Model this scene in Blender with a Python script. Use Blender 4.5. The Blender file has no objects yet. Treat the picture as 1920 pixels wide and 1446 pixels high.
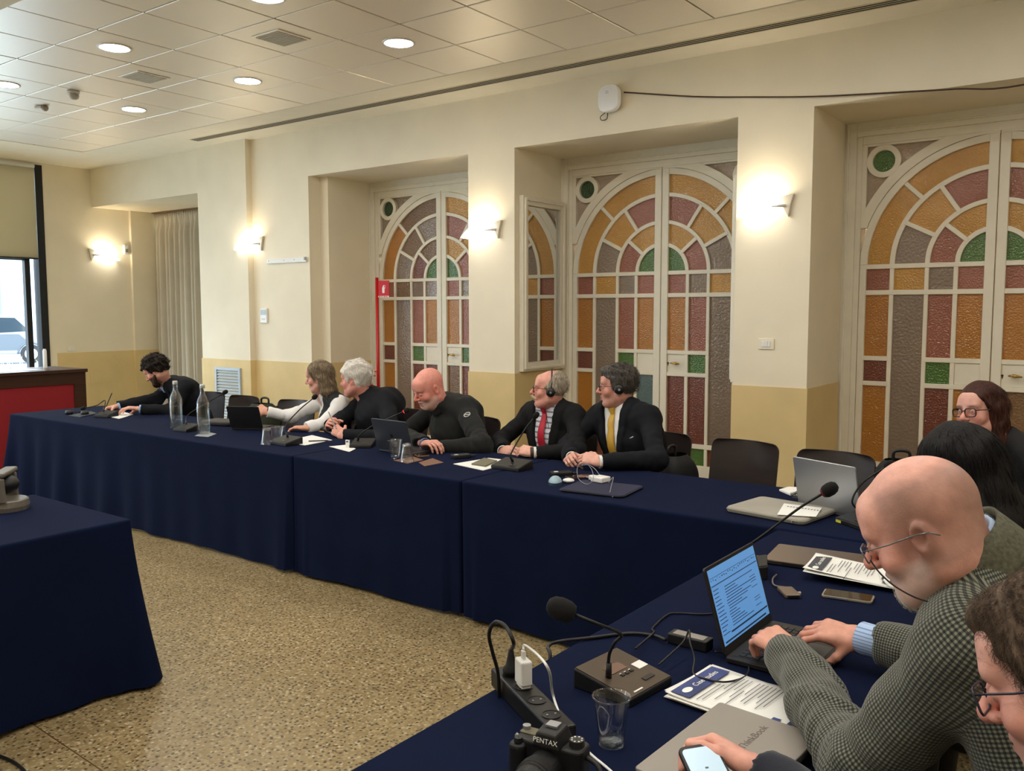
import bpy, bmesh, math, random
import numpy as np
from mathutils import Matrix, Vector
PI = math.pi
random.seed(7); rng = np.random.default_rng(11)
S = bpy.context.scene
COL = S.collection

# ------------------------------------------------------------------ camera
CAM = np.array([0.0, 0.0, 1.65])
FPX, YAW, PIT, ROLL = 1649.3, math.radians(-36.6335), math.radians(4.8695), math.radians(-0.0657)
_fw = np.array([math.sin(YAW)*math.cos(PIT), math.cos(YAW)*math.cos(PIT), -math.sin(PIT)])
_rt = np.array([math.cos(YAW), -math.sin(YAW), 0.0])
_up = np.cross(_rt, _fw)
_c, _s = math.cos(ROLL), math.sin(ROLL)
CR, CU, CF = _c*_rt + _s*_up, -_s*_rt + _c*_up, _fw
cd = bpy.data.cameras.new('camera'); cam = bpy.data.objects.new('camera', cd); COL.objects.link(cam)
cd.sensor_width = 36.0; cd.lens = 36.0*FPX/1920.0; cd.clip_start = 0.05; cd.clip_end = 200
cam.matrix_world = Matrix(((CR[0], CU[0], -CF[0], CAM[0]), (CR[1], CU[1], -CF[1], CAM[1]), (CR[2], CU[2], -CF[2], CAM[2]), (0, 0, 0, 1)))
S.camera = cam
def ray(x, y): return CR*((x-960)/FPX) - CU*((y-723)/FPX) + CF
def atz(x, y, z): d = ray(x, y); return CAM + d*((z-CAM[2])/d[2])       # where the sight line meets a level plane
def aty(x, y, Y): d = ray(x, y); return CAM + d*(Y/d[1])                # ... a plane parallel to the door wall
def atd(x, y, d): return CAM + ray(x, y)*d

# ------------------------------------------------------------------ world, exposure, daylight
W = bpy.data.worlds.new('overcast_sky'); S.world = W; W.use_nodes = True
W.node_tree.nodes['Background'].inputs[0].default_value = (0.78, 0.90, 1.0, 1)
W.node_tree.nodes['Background'].inputs[1].default_value = 6.5
S.view_settings.view_transform = 'Standard'; S.view_settings.look = 'None'
S.view_settings.exposure = 0.66; S.view_settings.gamma = 1.0; S.view_settings.use_curve_mapping = False
S.cycles.max_bounces = 7; S.cycles.diffuse_bounces = 4; S.cycles.glossy_bounces = 4; S.cycles.transmission_bounces = 8; S.cycles.transparent_max_bounces = 12
S.cycles.caustics_reflective = False; S.cycles.caustics_refractive = False
pl = bpy.data.lights.new('window_portal', 'AREA'); pl.shape = 'RECTANGLE'; pl.size = 2.3; pl.size_y = 9.5; pl.cycles.is_portal = True
po = bpy.data.objects.new('window_portal', pl); COL.objects.link(po); po.location = (-12.4, 1.15, 1.2); po.rotation_euler = (0, -PI/2, 0)
LAMP_E, SCONCE_E = 62.0, 6.0

# ------------------------------------------------------------------ materials
def lin(c):
    if isinstance(c, str): c = tuple(int(c[i:i+2], 16) for i in (0, 2, 4))
    r = []
    for v in c[:3]:
        v = v/255.0; r.append(v/12.92 if v <= 0.04045 else ((v+0.055)/1.055)**2.4)
    return (r[0], r[1], r[2], 1.0)
def nd(nt, t, **kw):
    n = nt.nodes.new(t)
    for k, v in kw.items(): setattr(n, k, v)
    return n
MATS = {}
def mat(name, c, rough=0.6, metal=0.0, var=0.0, vscale=6.0, bump=0.0, bscale=60.0, bdist=0.01, sheen=0.0, spec=0.5, emit=0.0, trans=0.0, ior=1.45, alpha=1.0, coat=0.0, stretch=None):
    if name in MATS: return MATS[name]
    m = bpy.data.materials.new(name); m.use_nodes = True; nt = m.node_tree; b = nt.nodes['Principled BSDF']
    col = lin(c); b.inputs['Base Color'].default_value = col
    b.inputs['Roughness'].default_value = rough; b.inputs['Metallic'].default_value = metal
    b.inputs['Specular IOR Level'].default_value = spec; b.inputs['IOR'].default_value = ior
    b.inputs['Sheen Weight'].default_value = sheen; b.inputs['Transmission Weight'].default_value = trans
    b.inputs['Alpha'].default_value = alpha; b.inputs['Coat Weight'].default_value = coat
    if emit: b.inputs['Emission Color'].default_value = col; b.inputs['Emission Strength'].default_value = emit
    tc = nd(nt, 'ShaderNodeTexCoord'); src = tc.outputs['Object']
    if stretch:
        mp = nd(nt, 'ShaderNodeMapping'); mp.inputs['Scale'].default_value = stretch; nt.links.new(src, mp.inputs[0]); src = mp.outputs[0]
    if var:
        n = nd(nt, 'ShaderNodeTexNoise'); n.inputs['Scale'].default_value = vscale; n.inputs['Detail'].default_value = 5
        nt.links.new(src, n.inputs['Vector'])
        r = nd(nt, 'ShaderNodeMapRange'); r.inputs['From Min'].default_value = 0.3; r.inputs['From Max'].default_value = 0.7
        r.inputs['To Min'].default_value = 1-var; r.inputs['To Max'].default_value = 1+var
        nt.links.new(n.outputs['Fac'], r.inputs['Value'])
        mx = nd(nt, 'ShaderNodeMix', data_type='RGBA', blend_type='MULTIPLY'); mx.inputs['Factor'].default_value = 1
        mx.inputs[6].default_value = col; nt.links.new(r.outputs[0], mx.inputs[7]); nt.links.new(mx.outputs[2], b.inputs['Base Color'])
    if bump:
        n = nd(nt, 'ShaderNodeTexNoise'); n.inputs['Scale'].default_value = bscale; n.inputs['Detail'].default_value = 4
        nt.links.new(src, n.inputs['Vector']); bp = nd(nt, 'ShaderNodeBump'); bp.inputs['Strength'].default_value = bump; bp.inputs['Distance'].default_value = bdist
        nt.links.new(n.outputs['Fac'], bp.inputs['Height']); nt.links.new(bp.outputs[0], b.inputs['Normal'])
    MATS[name] = m; return m

def glass_mat(name, c, rough=0.14, bscale=75, bstr=0.55, trans=0.18, spec=0.7):
    """hammered coloured door glass"""
    if name in MATS: return MATS[name]
    m = bpy.data.materials.new(name); m.use_nodes = True; nt = m.node_tree; b = nt.nodes['Principled BSDF']
    b.inputs['Base Color'].default_value = lin(c); b.inputs['Roughness'].default_value = rough
    b.inputs['Transmission Weight'].default_value = trans; b.inputs['Specular IOR Level'].default_value = spec
    tc = nd(nt, 'ShaderNodeTexCoord'); n = nd(nt, 'ShaderNodeTexNoise'); n.inputs['Scale'].default_value = bscale; n.inputs['Detail'].default_value = 2
    nt.links.new(tc.outputs['Object'], n.inputs['Vector'])
    bp = nd(nt, 'ShaderNodeBump'); bp.inputs['Strength'].default_value = bstr; bp.inputs['Distance'].default_value = 0.012
    nt.links.new(n.outputs['Fac'], bp.inputs['Height']); nt.links.new(bp.outputs[0], b.inputs['Normal'])
    n2 = nd(nt, 'ShaderNodeTexNoise'); n2.inputs['Scale'].default_value = 3; nt.links.new(tc.outputs['Object'], n2.inputs['Vector'])
    mx = nd(nt, 'ShaderNodeMix', data_type='RGBA', blend_type='MULTIPLY'); mx.inputs['Factor'].default_value = 0.35
    mx.inputs[6].default_value = lin(c); nt.links.new(n2.outputs['Fac'], mx.inputs[7]); nt.links.new(mx.outputs[2], b.inputs['Base Color'])
    MATS[name] = m; return m

def thin_glass(name, tint=(1, 1, 1), lo=.05, hi=.75, rough=.03):
    """thin clear wall: see-through, brighter reflections towards the rim"""
    m = bpy.data.materials.new(name); m.use_nodes = True; nt = m.node_tree; nt.nodes.remove(nt.nodes['Principled BSDF']); L = nt.links.new
    t = nd(nt, 'ShaderNodeBsdfTransparent'); t.inputs[0].default_value = (*tint, 1); g = nd(nt, 'ShaderNodeBsdfGlossy'); g.inputs['Roughness'].default_value = rough
    lw = nd(nt, 'ShaderNodeLayerWeight'); lw.inputs[0].default_value = .35; r = nd(nt, 'ShaderNodeMapRange'); r.inputs['To Min'].default_value = lo; r.inputs['To Max'].default_value = hi; L(lw.outputs['Facing'], r.inputs['Value'])
    x = nd(nt, 'ShaderNodeMixShader'); L(r.outputs[0], x.inputs[0]); L(t.outputs[0], x.inputs[1]); L(g.outputs[0], x.inputs[2]); L(x.outputs[0], nt.nodes['Material Output'].inputs[0]); return m
# ------------------------------------------------------------------ mesh builder
def frame(zdir, hint=(0, 0, 1)):
    z = np.array(zdir, float); z /= np.linalg.norm(z); h = np.array(hint, float)
    if abs(z@h)/np.linalg.norm(h) > 0.97: h = np.array([1.0, 0, 0]) if abs(z[0]) < .9 else np.array([0, 1.0, 0])
    x = np.cross(h, z); x /= np.linalg.norm(x); return x, np.cross(z, x), z
class MB:
    def __init__(s): s.v = []; s.f = []; s.mi = []; s.cur = 0
    def add(s, vs, fs):
        o = len(s.v); s.v += [tuple(float(q) for q in v) for v in vs]; s.f += [tuple(o+i for i in f) for f in fs]; s.mi += [s.cur]*len(fs); return s
    def box(s, x0, x1, y0, y1, z0, z1):
        vs = [(x, y, z) for x in (x0, x1) for y in (y0, y1) for z in (z0, z1)]
        return s.add(vs, [(0, 1, 3, 2), (4, 6, 7, 5), (0, 4, 5, 1), (2, 3, 7, 6), (0, 2, 6, 4), (1, 5, 7, 3)])
    def obox(s, c, size, ax=None):
        """box about c with half sizes along given axes"""
        c = np.array(c, float); ax = ax if ax is not None else np.eye(3)
        vs = [c + ax[0]*size[0]*a/2 + ax[1]*size[1]*b/2 + ax[2]*size[2]*d/2 for a in (-1, 1) for b in (-1, 1) for d in (-1, 1)]
        return s.add(vs, [(0, 1, 3, 2), (4, 6, 7, 5), (0, 4, 5, 1), (2, 3, 7, 6), (0, 2, 6, 4), (1, 5, 7, 3)])
    def bar(s, a, b, w, h, hint=(0, 0, 1)):
        a, b = np.array(a, float), np.array(b, float); x, y, z = frame(b-a, hint)
        return s.obox((a+b)/2, (w, h, np.linalg.norm(b-a)), (x, y, z))
    def cyl(s, a, b, r0, r1=None, n=16, cap=True):
        r1 = r0 if r1 is None else r1; a, b = np.array(a, float), np.array(b, float); x, y, z = frame(b-a)
        vs = []
        for q, r in ((a, r0), (b, r1)): vs += [q + r*(math.cos(2*PI*i/n)*x + math.sin(2*PI*i/n)*y) for i in range(n)]
        fs = [(i, (i+1) % n, n+(i+1) % n, n+i) for i in range(n)]
        if cap: fs += [tuple(range(n-1, -1, -1)), tuple(range(n, 2*n))]
        return s.add(vs, fs)
    def tube(s, pts, r, n=8, cap=True):
        P = [np.array(p, float) for p in pts]; m = len(P); rs = r if hasattr(r, '__len__') else [r]*m
        T = [P[min(i+1, m-1)]-P[max(i-1, 0)] for i in range(m)]
        x, y, z = frame(T[0]); vs = []
        for i in range(m):
            z = T[i]/max(np.linalg.norm(T[i]), 1e-9); x = x - z*(x@z); nx = np.linalg.norm(x)
            x = x/nx if nx > 1e-6 else frame(z)[0]; y = np.cross(z, x)
            vs += [P[i] + rs[i]*(math.cos(2*PI*k/n)*x + math.sin(2*PI*k/n)*y) for k in range(n)]
        fs = [(i*n+k, i*n+(k+1) % n, (i+1)*n+(k+1) % n, (i+1)*n+k) for i in range(m-1) for k in range(n)]
        if cap: fs += [tuple(range(n-1, -1, -1)), tuple(range((m-1)*n, m*n))]
        return s.add(vs, fs)
    def lathe(s, prof, c=(0, 0, 0), n=24, ax=None, a0=0.0, a1=2*PI):
        c = np.array(c, float); ax = ax if ax is not None else np.eye(3); full = abs(a1-a0-2*PI) < 1e-6; m = n if full else n+1
        vs = [c + ax[0]*r*math.cos(a0+(a1-a0)*k/n) + ax[1]*r*math.sin(a0+(a1-a0)*k/n) + ax[2]*z for r, z in prof for k in range(m)]
        fs = [(i*m+k, i*m+(k+1) % m, (i+1)*m+(k+1) % m, (i+1)*m+k) for i in range(len(prof)-1) for k in range(n)]
        return s.add(vs, fs)
    def prism(s, poly, h, o=(0, 0, 0), ax=None):
        """polygon in ax[0],ax[1], extruded h along ax[2] from o"""
        o = np.array(o, float); ax = ax if ax is not None else np.eye(3); n = len(poly)
        vs = [o + ax[0]*p[0] + ax[1]*p[1] + ax[2]*z for z in (0, h) for p in poly]
        fs = [tuple(range(n-1, -1, -1)), tuple(range(n, 2*n))] + [(i, (i+1) % n, n+(i+1) % n, n+i) for i in range(n)]
        return s.add(vs, fs)
    def grid(s, fn, nu, nv):
        vs = [fn(i/nu, j/nv) for i in range(nu+1) for j in range(nv+1)]
        return s.add(vs, [(i*(nv+1)+j, (i+1)*(nv+1)+j, (i+1)*(nv+1)+j+1, i*(nv+1)+j+1) for i in range(nu) for j in range(nv)])
    def sphere(s, c, r, nu=16, nv=10, ax=None):
        r = r if hasattr(r, '__len__') else (r, r, r); ax = ax if ax is not None else np.eye(3); c = np.array(c, float)
        vs = [c + ax[0]*r[0]*math.sin(PI*j/nv)*math.cos(2*PI*i/nu) + ax[1]*r[1]*math.sin(PI*j/nv)*math.sin(2*PI*i/nu) + ax[2]*r[2]*math.cos(PI*j/nv) for j in range(nv+1) for i in range(nu)]
        return s.add(vs, [(j*nu+i, j*nu+(i+1) % nu, (j+1)*nu+(i+1) % nu, (j+1)*nu+i)[::-1] for j in range(nv) for i in range(nu)])
    def build(s, name, m, parent=None, smooth=False, bevel=0.0, solid=0.0, seg=2, fix=False, sub=0):
        me = bpy.data.meshes.new(name); me.from_pydata(s.v, [], s.f); me.validate()
        for q in (m if isinstance(m, (list, tuple)) else [m]): me.materials.append(q)
        if len(me.polygons) == len(s.mi): me.polygons.foreach_set('material_index', s.mi)
        if fix:
            bm = bmesh.new(); bm.from_mesh(me); bmesh.ops.remove_doubles(bm, verts=bm.verts, dist=1e-5); bmesh.ops.recalc_face_normals(bm, faces=bm.faces); bm.to_mesh(me); bm.free()
        if smooth: me.polygons.foreach_set('use_smooth', [True]*len(me.polygons))
        me.update()
        o = bpy.data.objects.new(name, me); COL.objects.link(o)
        if parent: o.parent = parent
        if solid: md = o.modifiers.new('solid', 'SOLIDIFY'); md.thickness = solid; md.offset = 0
        if sub: md = o.modifiers.new('sub', 'SUBSURF'); md.levels = sub; md.render_levels = sub
        if bevel: md = o.modifiers.new('bevel', 'BEVEL'); md.width = bevel; md.segments = seg; md.limit_method = 'ANGLE'; md.angle_limit = 0.6
        return o
def auto_smooth(o, ang=0.7):
    me = o.data; me.polygons.foreach_set('use_smooth', [True]*len(me.polygons))
    bm = bmesh.new(); bm.from_mesh(me)
    for e in bm.edges:
        if len(e.link_faces) == 2 and e.calc_face_angle(0) > ang: e.smooth = False
    bm.to_mesh(me); bm.free(); return o
def tag(o, label=None, cat=None, group=None, kind=None):
    if label: o['label'] = label
    if cat: o['category'] = cat
    if group: o['group'] = group
    if kind: o['kind'] = kind
    return o
def empty(name, loc=(0, 0, 0), rz=0.0, label=None, cat=None, group=None, kind=None):
    o = bpy.data.objects.new(name, None); COL.objects.link(o); o.location = tuple(float(q) for q in loc); o.rotation_euler = (0, 0, rz)
    o.empty_display_size = 0.05
    return tag(o, label, cat, group, kind)
def children(o): return [c for c in bpy.data.objects if c.parent == o]
def copy_tree(o, parent=None):
    c = o.copy(); COL.objects.link(c); c.parent = parent
    for ch in children(o): copy_tree(ch, c)
    return c
def spline(pts, n=8):
    """Catmull-Rom through the points"""
    P = [np.array(p, float) for p in pts]; P = [2*P[0]-P[1]] + P + [2*P[-1]-P[-2]]; out = []
    for i in range(1, len(P)-2):
        for k in range(n):
            t = k/n; a, b, c, d = P[i-1:i+3]
            out.append(0.5*((2*b) + (c-a)*t + (2*a-5*b+4*c-d)*t*t + (3*b-a-3*c+d)*t**3))
    return out + [P[-2]]
def rrect(w, h, r, n=4):
    out = []
    for cx, cy, a in ((w/2-r, h/2-r, 0), (-w/2+r, h/2-r, 90), (-w/2+r, -h/2+r, 180), (w/2-r, -h/2+r, 270)):
        out += [(cx+r*math.cos(math.radians(a+90*k/n)), cy+r*math.sin(math.radians(a+90*k/n))) for k in range(n+1)]
    return out
# ================================================================== the room
ZC, YW, YD, XE = 3.629, 6.55, 7.40, -12.25          # ceiling, door wall, door plane, window wall
GX, GY = -6.1851, 3.3959                            # ceiling grid origin
M_wall = mat('cream_wall_paint', (237, 227, 203), 0.75, var=0.035, vscale=2.5, bump=0.08, bscale=140, bdist=0.004)
M_wains = mat('ochre_wall_paint', (220, 196, 142), 0.7, var=0.06, vscale=3.0, bump=0.08, bscale=140, bdist=0.004)
M_plaster = mat('ceiling_plaster', (242, 234, 214), 0.8, var=0.02)
M_white = mat('white_joinery_paint', (232, 226, 208), 0.45, var=0.03, vscale=8)
M_black = mat('black_plastic', (22, 22, 24), 0.45)
M_dark = mat('dark_gap', (18, 16, 14), 0.9)
M_wplastic = mat('white_plastic', (235, 235, 232), 0.35)

# floor: terrazzo
def terrazzo():
    m = bpy.data.materials.new('terrazzo'); m.use_nodes = True; nt = m.node_tree; b = nt.nodes['Principled BSDF']; L = nt.links.new
    tc = nd(nt, 'ShaderNodeTexCoord'); src = tc.outputs['Object']
    wn = nd(nt, 'ShaderNodeTexNoise'); wn.inputs['Scale'].default_value = 40; L(src, wn.inputs['Vector'])
    off = nd(nt, 'ShaderNodeVectorMath', operation='SCALE'); off.inputs['Scale'].default_value = 0.012; L(wn.outputs['Color'], off.inputs[0])
    ad = nd(nt, 'ShaderNodeVectorMath', operation='ADD'); L(src, ad.inputs[0]); L(off.outputs[0], ad.inputs[1]); src2 = ad.outputs[0]
    def chips(scale, thr, seedoff):
        mp = nd(nt, 'ShaderNodeMapping'); mp.inputs['Location'].default_value = (seedoff, seedoff*.7, 0); L(src2, mp.inputs[0])
        v = nd(nt, 'ShaderNodeTexVoronoi', voronoi_dimensions='2D'); v.inputs['Scale'].default_value = scale; L(mp.outputs[0], v.inputs['Vector'])
        return v
    v1 = chips(78, 0, 0.0)
    sx = nd(nt, 'ShaderNodeSeparateColor'); L(v1.outputs['Color'], sx.inputs[0])
    cr = nd(nt, 'ShaderNodeValToRGB'); cr.color_ramp.interpolation = 'CONSTANT'
    e = cr.color_ramp.elements
    stops = [(0.0, (146, 129, 93)), (0.26, (158, 141, 105)), (0.45, (136, 118, 82)), (0.6, (166, 150, 115)), (0.72, (130, 113, 78)), (0.82, (150, 129, 88)), (0.9, (182, 168, 135)), (0.955, (98, 81, 56))]
    e[0].position, e[0].color = stops[0][0], lin(stops[0][1]); e[1].position, e[1].color = stops[1][0], lin(stops[1][1])
    for p, c in stops[2:]: q = e.new(p); q.color = lin(c)
    L(sx.outputs[0], cr.inputs[0])
    # cement between the chips
    mr = nd(nt, 'ShaderNodeMapRange'); mr.inputs['From Min'].default_value = 0.42; mr.inputs['From Max'].default_value = 0.62; L(v1.outputs['Distance'], mr.inputs['Value'])
    mx = nd(nt, 'ShaderNodeMix', data_type='RGBA'); L(mr.outputs[0], mx.inputs['Factor']); L(cr.outputs[0], mx.inputs[6]); mx.inputs[7].default_value = lin((144, 125, 89))
    # dark chips
    v2 = chips(40, 0, 3.3); s2 = nd(nt, 'ShaderNodeSeparateColor'); L(v2.outputs['Color'], s2.inputs[0])
    g = nd(nt, 'ShaderNodeMath', operation='GREATER_THAN'); g.inputs[1].default_value = 0.45; L(s2.outputs[1], g.inputs[0])
    l = nd(nt, 'ShaderNodeMath', operation='LESS_THAN'); l.inputs[1].default_value = 0.22; L(v2.outputs['Distance'], l.inputs[0])
    mu = nd(nt, 'ShaderNodeMath', operation='MULTIPLY'); L(g.outputs[0], mu.inputs[0]); L(l.outputs[0], mu.inputs[1])
    mu2 = nd(nt, 'ShaderNodeMath', operation='MULTIPLY'); L(mu.outputs[0], mu2.inputs[0]); mu2.inputs[1].default_value = 0.85
    mx2 = nd(nt, 'ShaderNodeMix', data_type='RGBA'); L(mu2.outputs[0], mx2.inputs['Factor']); L(mx.outputs[2], mx2.inputs[6]); mx2.inputs[7].default_value = lin((52, 44, 34))
    n3 = nd(nt, 'ShaderNodeTexNoise'); n3.inputs['Scale'].default_value = 1.2; n3.inputs['Detail'].default_value = 4; L(src, n3.inputs['Vector'])
    m3 = nd(nt, 'ShaderNodeMapRange'); m3.inputs['From Min'].default_value = .3; m3.inputs['From Max'].default_value = .7; m3.inputs['To Min'].default_value = 0.86; m3.inputs['To Max'].default_value = 1.1; L(n3.outputs['Fac'], m3.inputs['Value'])
    mx3 = nd(nt, 'ShaderNodeMix', data_type='RGBA', blend_type='MULTIPLY'); mx3.inputs['Factor'].default_value = 1; L(mx2.outputs[2], mx3.inputs[6]); L(m3.outputs[0], mx3.inputs[7])
    L(mx3.outputs[2], b.inputs['Base Color']); b.inputs['Roughness'].default_value = 0.32; b.inputs['Specular IOR Level'].default_value = 0.4
    return m
fl = MB().box(-12.6, 3.6, -4.2, 9.6, -0.12, 0.0).build('floor', terrazzo()); tag(fl, kind='structure')
# thin expansion strip in the terrazzo
a, b_ = atz(88, 1376, 0), atz(192, 1446, 0); dv = (b_-a)/np.linalg.norm(b_-a)
MB().bar(a-dv*2.2+np.array([0, 0, .0004]), b_+dv*1.5+np.array([0, 0, .0004]), 0.005, 0.0008).build('expansion_strip', mat('strip_brown', (96, 72, 44), .5), fl)

# door wall: piers, lintel
D_X = [-6.450, -3.770, -1.042, 1.66]                # door centres
piers = [(-8.65, -7.66, YW), (-5.385, -4.840, YW), (-2.712, -2.135, YW), (0.04, 0.58, YW), (2.74, 3.6, YW)]
wb = MB()
wb.box(-9.6, -8.65, YW-0.08, 7.55, 0, ZC+.02)
for x0, x1, y in piers: wb.box(x0, x1, y, 7.55, 0, 3.125)
wb.box(-7.66, -7.525, YW+0.16, 7.55, 0, 3.125)      # stepped jamb of the first opening
wb.box(-8.65, 3.6, YW, 7.55, 3.125, ZC+.02)         # lintel band
wb.box(XE, -9.6, YW, 7.55, 3.105, ZC+.02)           # lintel over the curtain alcove
wb.box(XE-.3, -9.5, 7.62, 7.9, 0, 3.2)              # back of the alcove
wall_back = wb.build('wall_back', M_wall); tag(wall_back, kind='structure')
wz, t = 1.068, 0.008
wm = MB()
wm.box(-9.6-t, -8.65+t, YW-0.08-t, 7.5, 0.0, wz)
for x0, x1, y in piers: wm.box(x0-(0 if x0 == -8.65 else t), x1+t, y-t, 7.33, 0, wz)
wm.box(-7.66, -7.525+t, YW+0.16-t, 7.33, 0, wz)
wm.build('wainscot', M_wains, wall_back)

# window wall (left end)
WY0, WY1, WZ0, WZ1 = -3.6, 5.88, 0.0, 3.60  # glazing extended out of view to let in more daylight
wl = MB()
wl.box(XE-.3, XE, WY1, 7.1, 0, ZC+.02); wl.box(XE-.3, XE+.05, 7.1, 7.62, 0, 3.12)
wl.box(XE-.3, XE, -4.2, WY0, 0, ZC+.02); wl.box(XE-.3, XE, WY0, WY1, WZ1, ZC+.02)
wall_left = wl.build('wall_left', M_wall); tag(wall_left, kind='structure')
w2 = MB(); w2.box(XE-.1, XE+t, WY1+.1, 7.1, 0, wz+.005); w2.box(XE-.1, XE+.05+t, 7.1-t, 7.6, 0, wz+.006); w2.box(XE-.1, XE+t, -4.2, WY0-.1, 0, wz)
w2.build('wainscot', M_wains, wall_left)
MB().box(XE+t, XE+t+.003, 6.42, 6.82, 0.62, 0.82).build('access_panel', M_wains, wall_left, bevel=.001)
MB().box(3.5, 3.8, -4.2, 7.55, 0, ZC+.02).build('wall_right', M_wall)['kind'] = 'structure'
MB().box(XE-.3, 3.8, -4.5, -4.2, 0, ZC+.02).build('wall_front', M_wall)['kind'] = 'structure'

# ceiling: plaster margin, metal panels
ce = MB(); X0, X1, Y0, Y1 = GX-8*.6, GX+16*.6, GY-.6, GY+4*.6
ce.box(XE-.3, 3.8, -4.5, Y0, ZC, ZC+.1); ce.box(XE-.3, 3.8, Y1, 7.6, ZC, ZC+.1); ce.box(XE-.3, X0, Y0, Y1, ZC, ZC+.1); ce.box(X1, 3.8, Y0, Y1, ZC, ZC+.1)
ce.cur = 1; ce.box(X0, X1, Y0, Y1, ZC+.03, ZC+.1)
ceiling = ce.build('ceiling', [M_plaster, mat('ceiling_void', (90, 84, 72), .9)]); tag(ceiling, kind='structure')
M_tile = mat('metal_ceiling_panel', (246, 240, 228), 0.42, metal=0.5, bump=0.12, bscale=700, bdist=0.001, spec=0.6)
tb = MB(); tb.prism([(-.2945, -.2945), (.2945, -.2945), (.2945, .2945), (-.2945, .2945)], .014)
tile0 = None
for i in range(-8, 15):
    for j in range(-1, 4):
        if tile0 is None: o = tile0 = tb.build('ceiling_panel', M_tile, ceiling, bevel=.003, seg=1)
        else: o = tile0.copy(); COL.objects.link(o)
        o.location = (GX+.6*(i+.5), GY+.6*(j+.5), ZC+.004+.0012*random.random()); o.rotation_euler = (random.uniform(-.002, .002), random.uniform(-.002, .002), 0)

# round downlights
M_glow = bpy.data.materials.new('lamp_diffuser'); M_glow.use_nodes = True
_b = M_glow.node_tree.nodes['Principled BSDF']; _b.inputs['Base Color'].default_value = (1, 1, 1, 1); _b.inputs['Emission Color'].default_value = (1.0, 0.95, 0.88, 1); _b.inputs['Emission Strength'].default_value = LAMP_E
lamp0 = None
names = {(-4, 0): 'at the far left by the window end', (-1, 0): 'left of the square air grille row, nearer row', (2, 0): 'cut by the top edge of the photo', (-4, 2): 'farthest, above the bearded writing man', (-1, 2): 'second nearest the slot diffuser from the window end', (2, 2): 'by the slot diffuser in the middle of the ceiling', (5, 2): 'at the right end of the row by the slot diffuser'}
for j in (2, 0, -2, -4, -6, -8):
    for i in (-7, -4, -1, 2, 5, 8, 11):
        if i == -7 and j >= 0: continue
        x, y = GX+.6*(i+.5), GY+.6*(j+.5)
        if lamp0 is None:
            lamp0 = empty('downlight')
            MB().lathe([(.104, .004), (.104, -.004), (.122, -.006), (.124, 0.004)], n=32).build('trim_ring', M_wplastic, lamp0, smooth=True)
            MB().lathe([(.0001, -.003), (.104, -.003)], n=32).build('diffuser', M_glow, lamp0)
            o = lamp0
        else: o = copy_tree(lamp0)
        o.location = (x, y, ZC+.002)
        k = names.get((i, j))
        tag(o, 'round flush ceiling light, ' + k if k else 'round flush ceiling light over the near half of the room', 'ceiling light', 'round lights set in the ceiling')
# square air grilles in two panels
M_grille = mat('grey_grille', (196, 190, 176), 0.6)
for n, (i, j) in enumerate(((1, 1), (-2, 1))):
    o = empty('air_grille', (GX+.6*(i+.5), GY+.6*(j+.5), ZC+.003), 0, 'square grey air grille in the ceiling, ' + ('nearer one, right of the other' if n == 0 else 'farther one, by the smoke detector'), 'air grille', 'square air grilles in the ceiling')
    MB().box(-.15, .15, -.15, .15, -.006, 0).build('frame', M_tile, o, bevel=.002)
    for k in range(11):
        MB().bar((-.128, -.12+.024*k, -.008), (.128, -.12+.024*k, -.008), .016, .004).build('blade', M_grille, o)
# slot diffuser along the wall
sd = empty('slot_diffuser', (-4.2, 6.17, ZC), 0, 'long three-slot air diffuser running along the ceiling edge', 'air diffuser')
MB().box(-5.0, 7.0, -.065, .065, -.004, .0).build('frame', mat('diffuser_frame', (214, 200, 168), .5), sd)
for k in (-1, 0, 1):
    MB().box(-4.98, 6.98, k*.036-.011, k*.036+.011, -.0065, -.003).build('slot', M_dark, sd)
    MB().box(-4.98, 6.98, k*.036-.002, k*.036+.002, -.010, -.004).build('vane', mat('vane', (206, 196, 172), .5), sd)
# smoke detector, motion sensor
c = atz(137, 172, ZC); o = empty('smoke_detector', c, 0, 'white round smoke detector under a ceiling panel', 'smoke detector')
MB().lathe([(.001, 0), (.055, 0), (.055, -.018), (.001, -.018)], n=24).build('base', M_wplastic, o, smooth=False)
MB().lathe([(.045, -.018), (.05, -.035), (.045, -.055), (.03, -.066), (.001, -.068)], n=24).build('head', mat('detector_grey', (190, 186, 176), .4), o, smooth=True)
c = atz(76, 199, ZC); o = empty('motion_sensor', c, 0.4, 'small white motion sensor on the ceiling beside the smoke detector', 'sensor')
MB().box(-.05, .03, -.03, .03, -.03, 0).build('housing', M_wplastic, o, bevel=.008)
MB().sphere((.05, 0, -.02), .032, 14, 8).build('lens', mat('sensor_lens', (150, 140, 128), .3), o, smooth=True)

def blind_mat():
    m = mat('blind_fabric', (216, 207, 180), .9, bump=.1, bscale=400); nt = m.node_tree; b = nt.nodes['Principled BSDF']; t = nd(nt, 'ShaderNodeBsdfTranslucent'); t.inputs[0].default_value = lin((220, 208, 176)); x = nd(nt, 'ShaderNodeMixShader'); x.inputs[0].default_value = .22
    nt.links.new(b.outputs[0], x.inputs[1]); nt.links.new(t.outputs[0], x.inputs[2]); nt.links.new(x.outputs[0], nt.nodes['Material Output'].inputs[0]); return m
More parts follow.
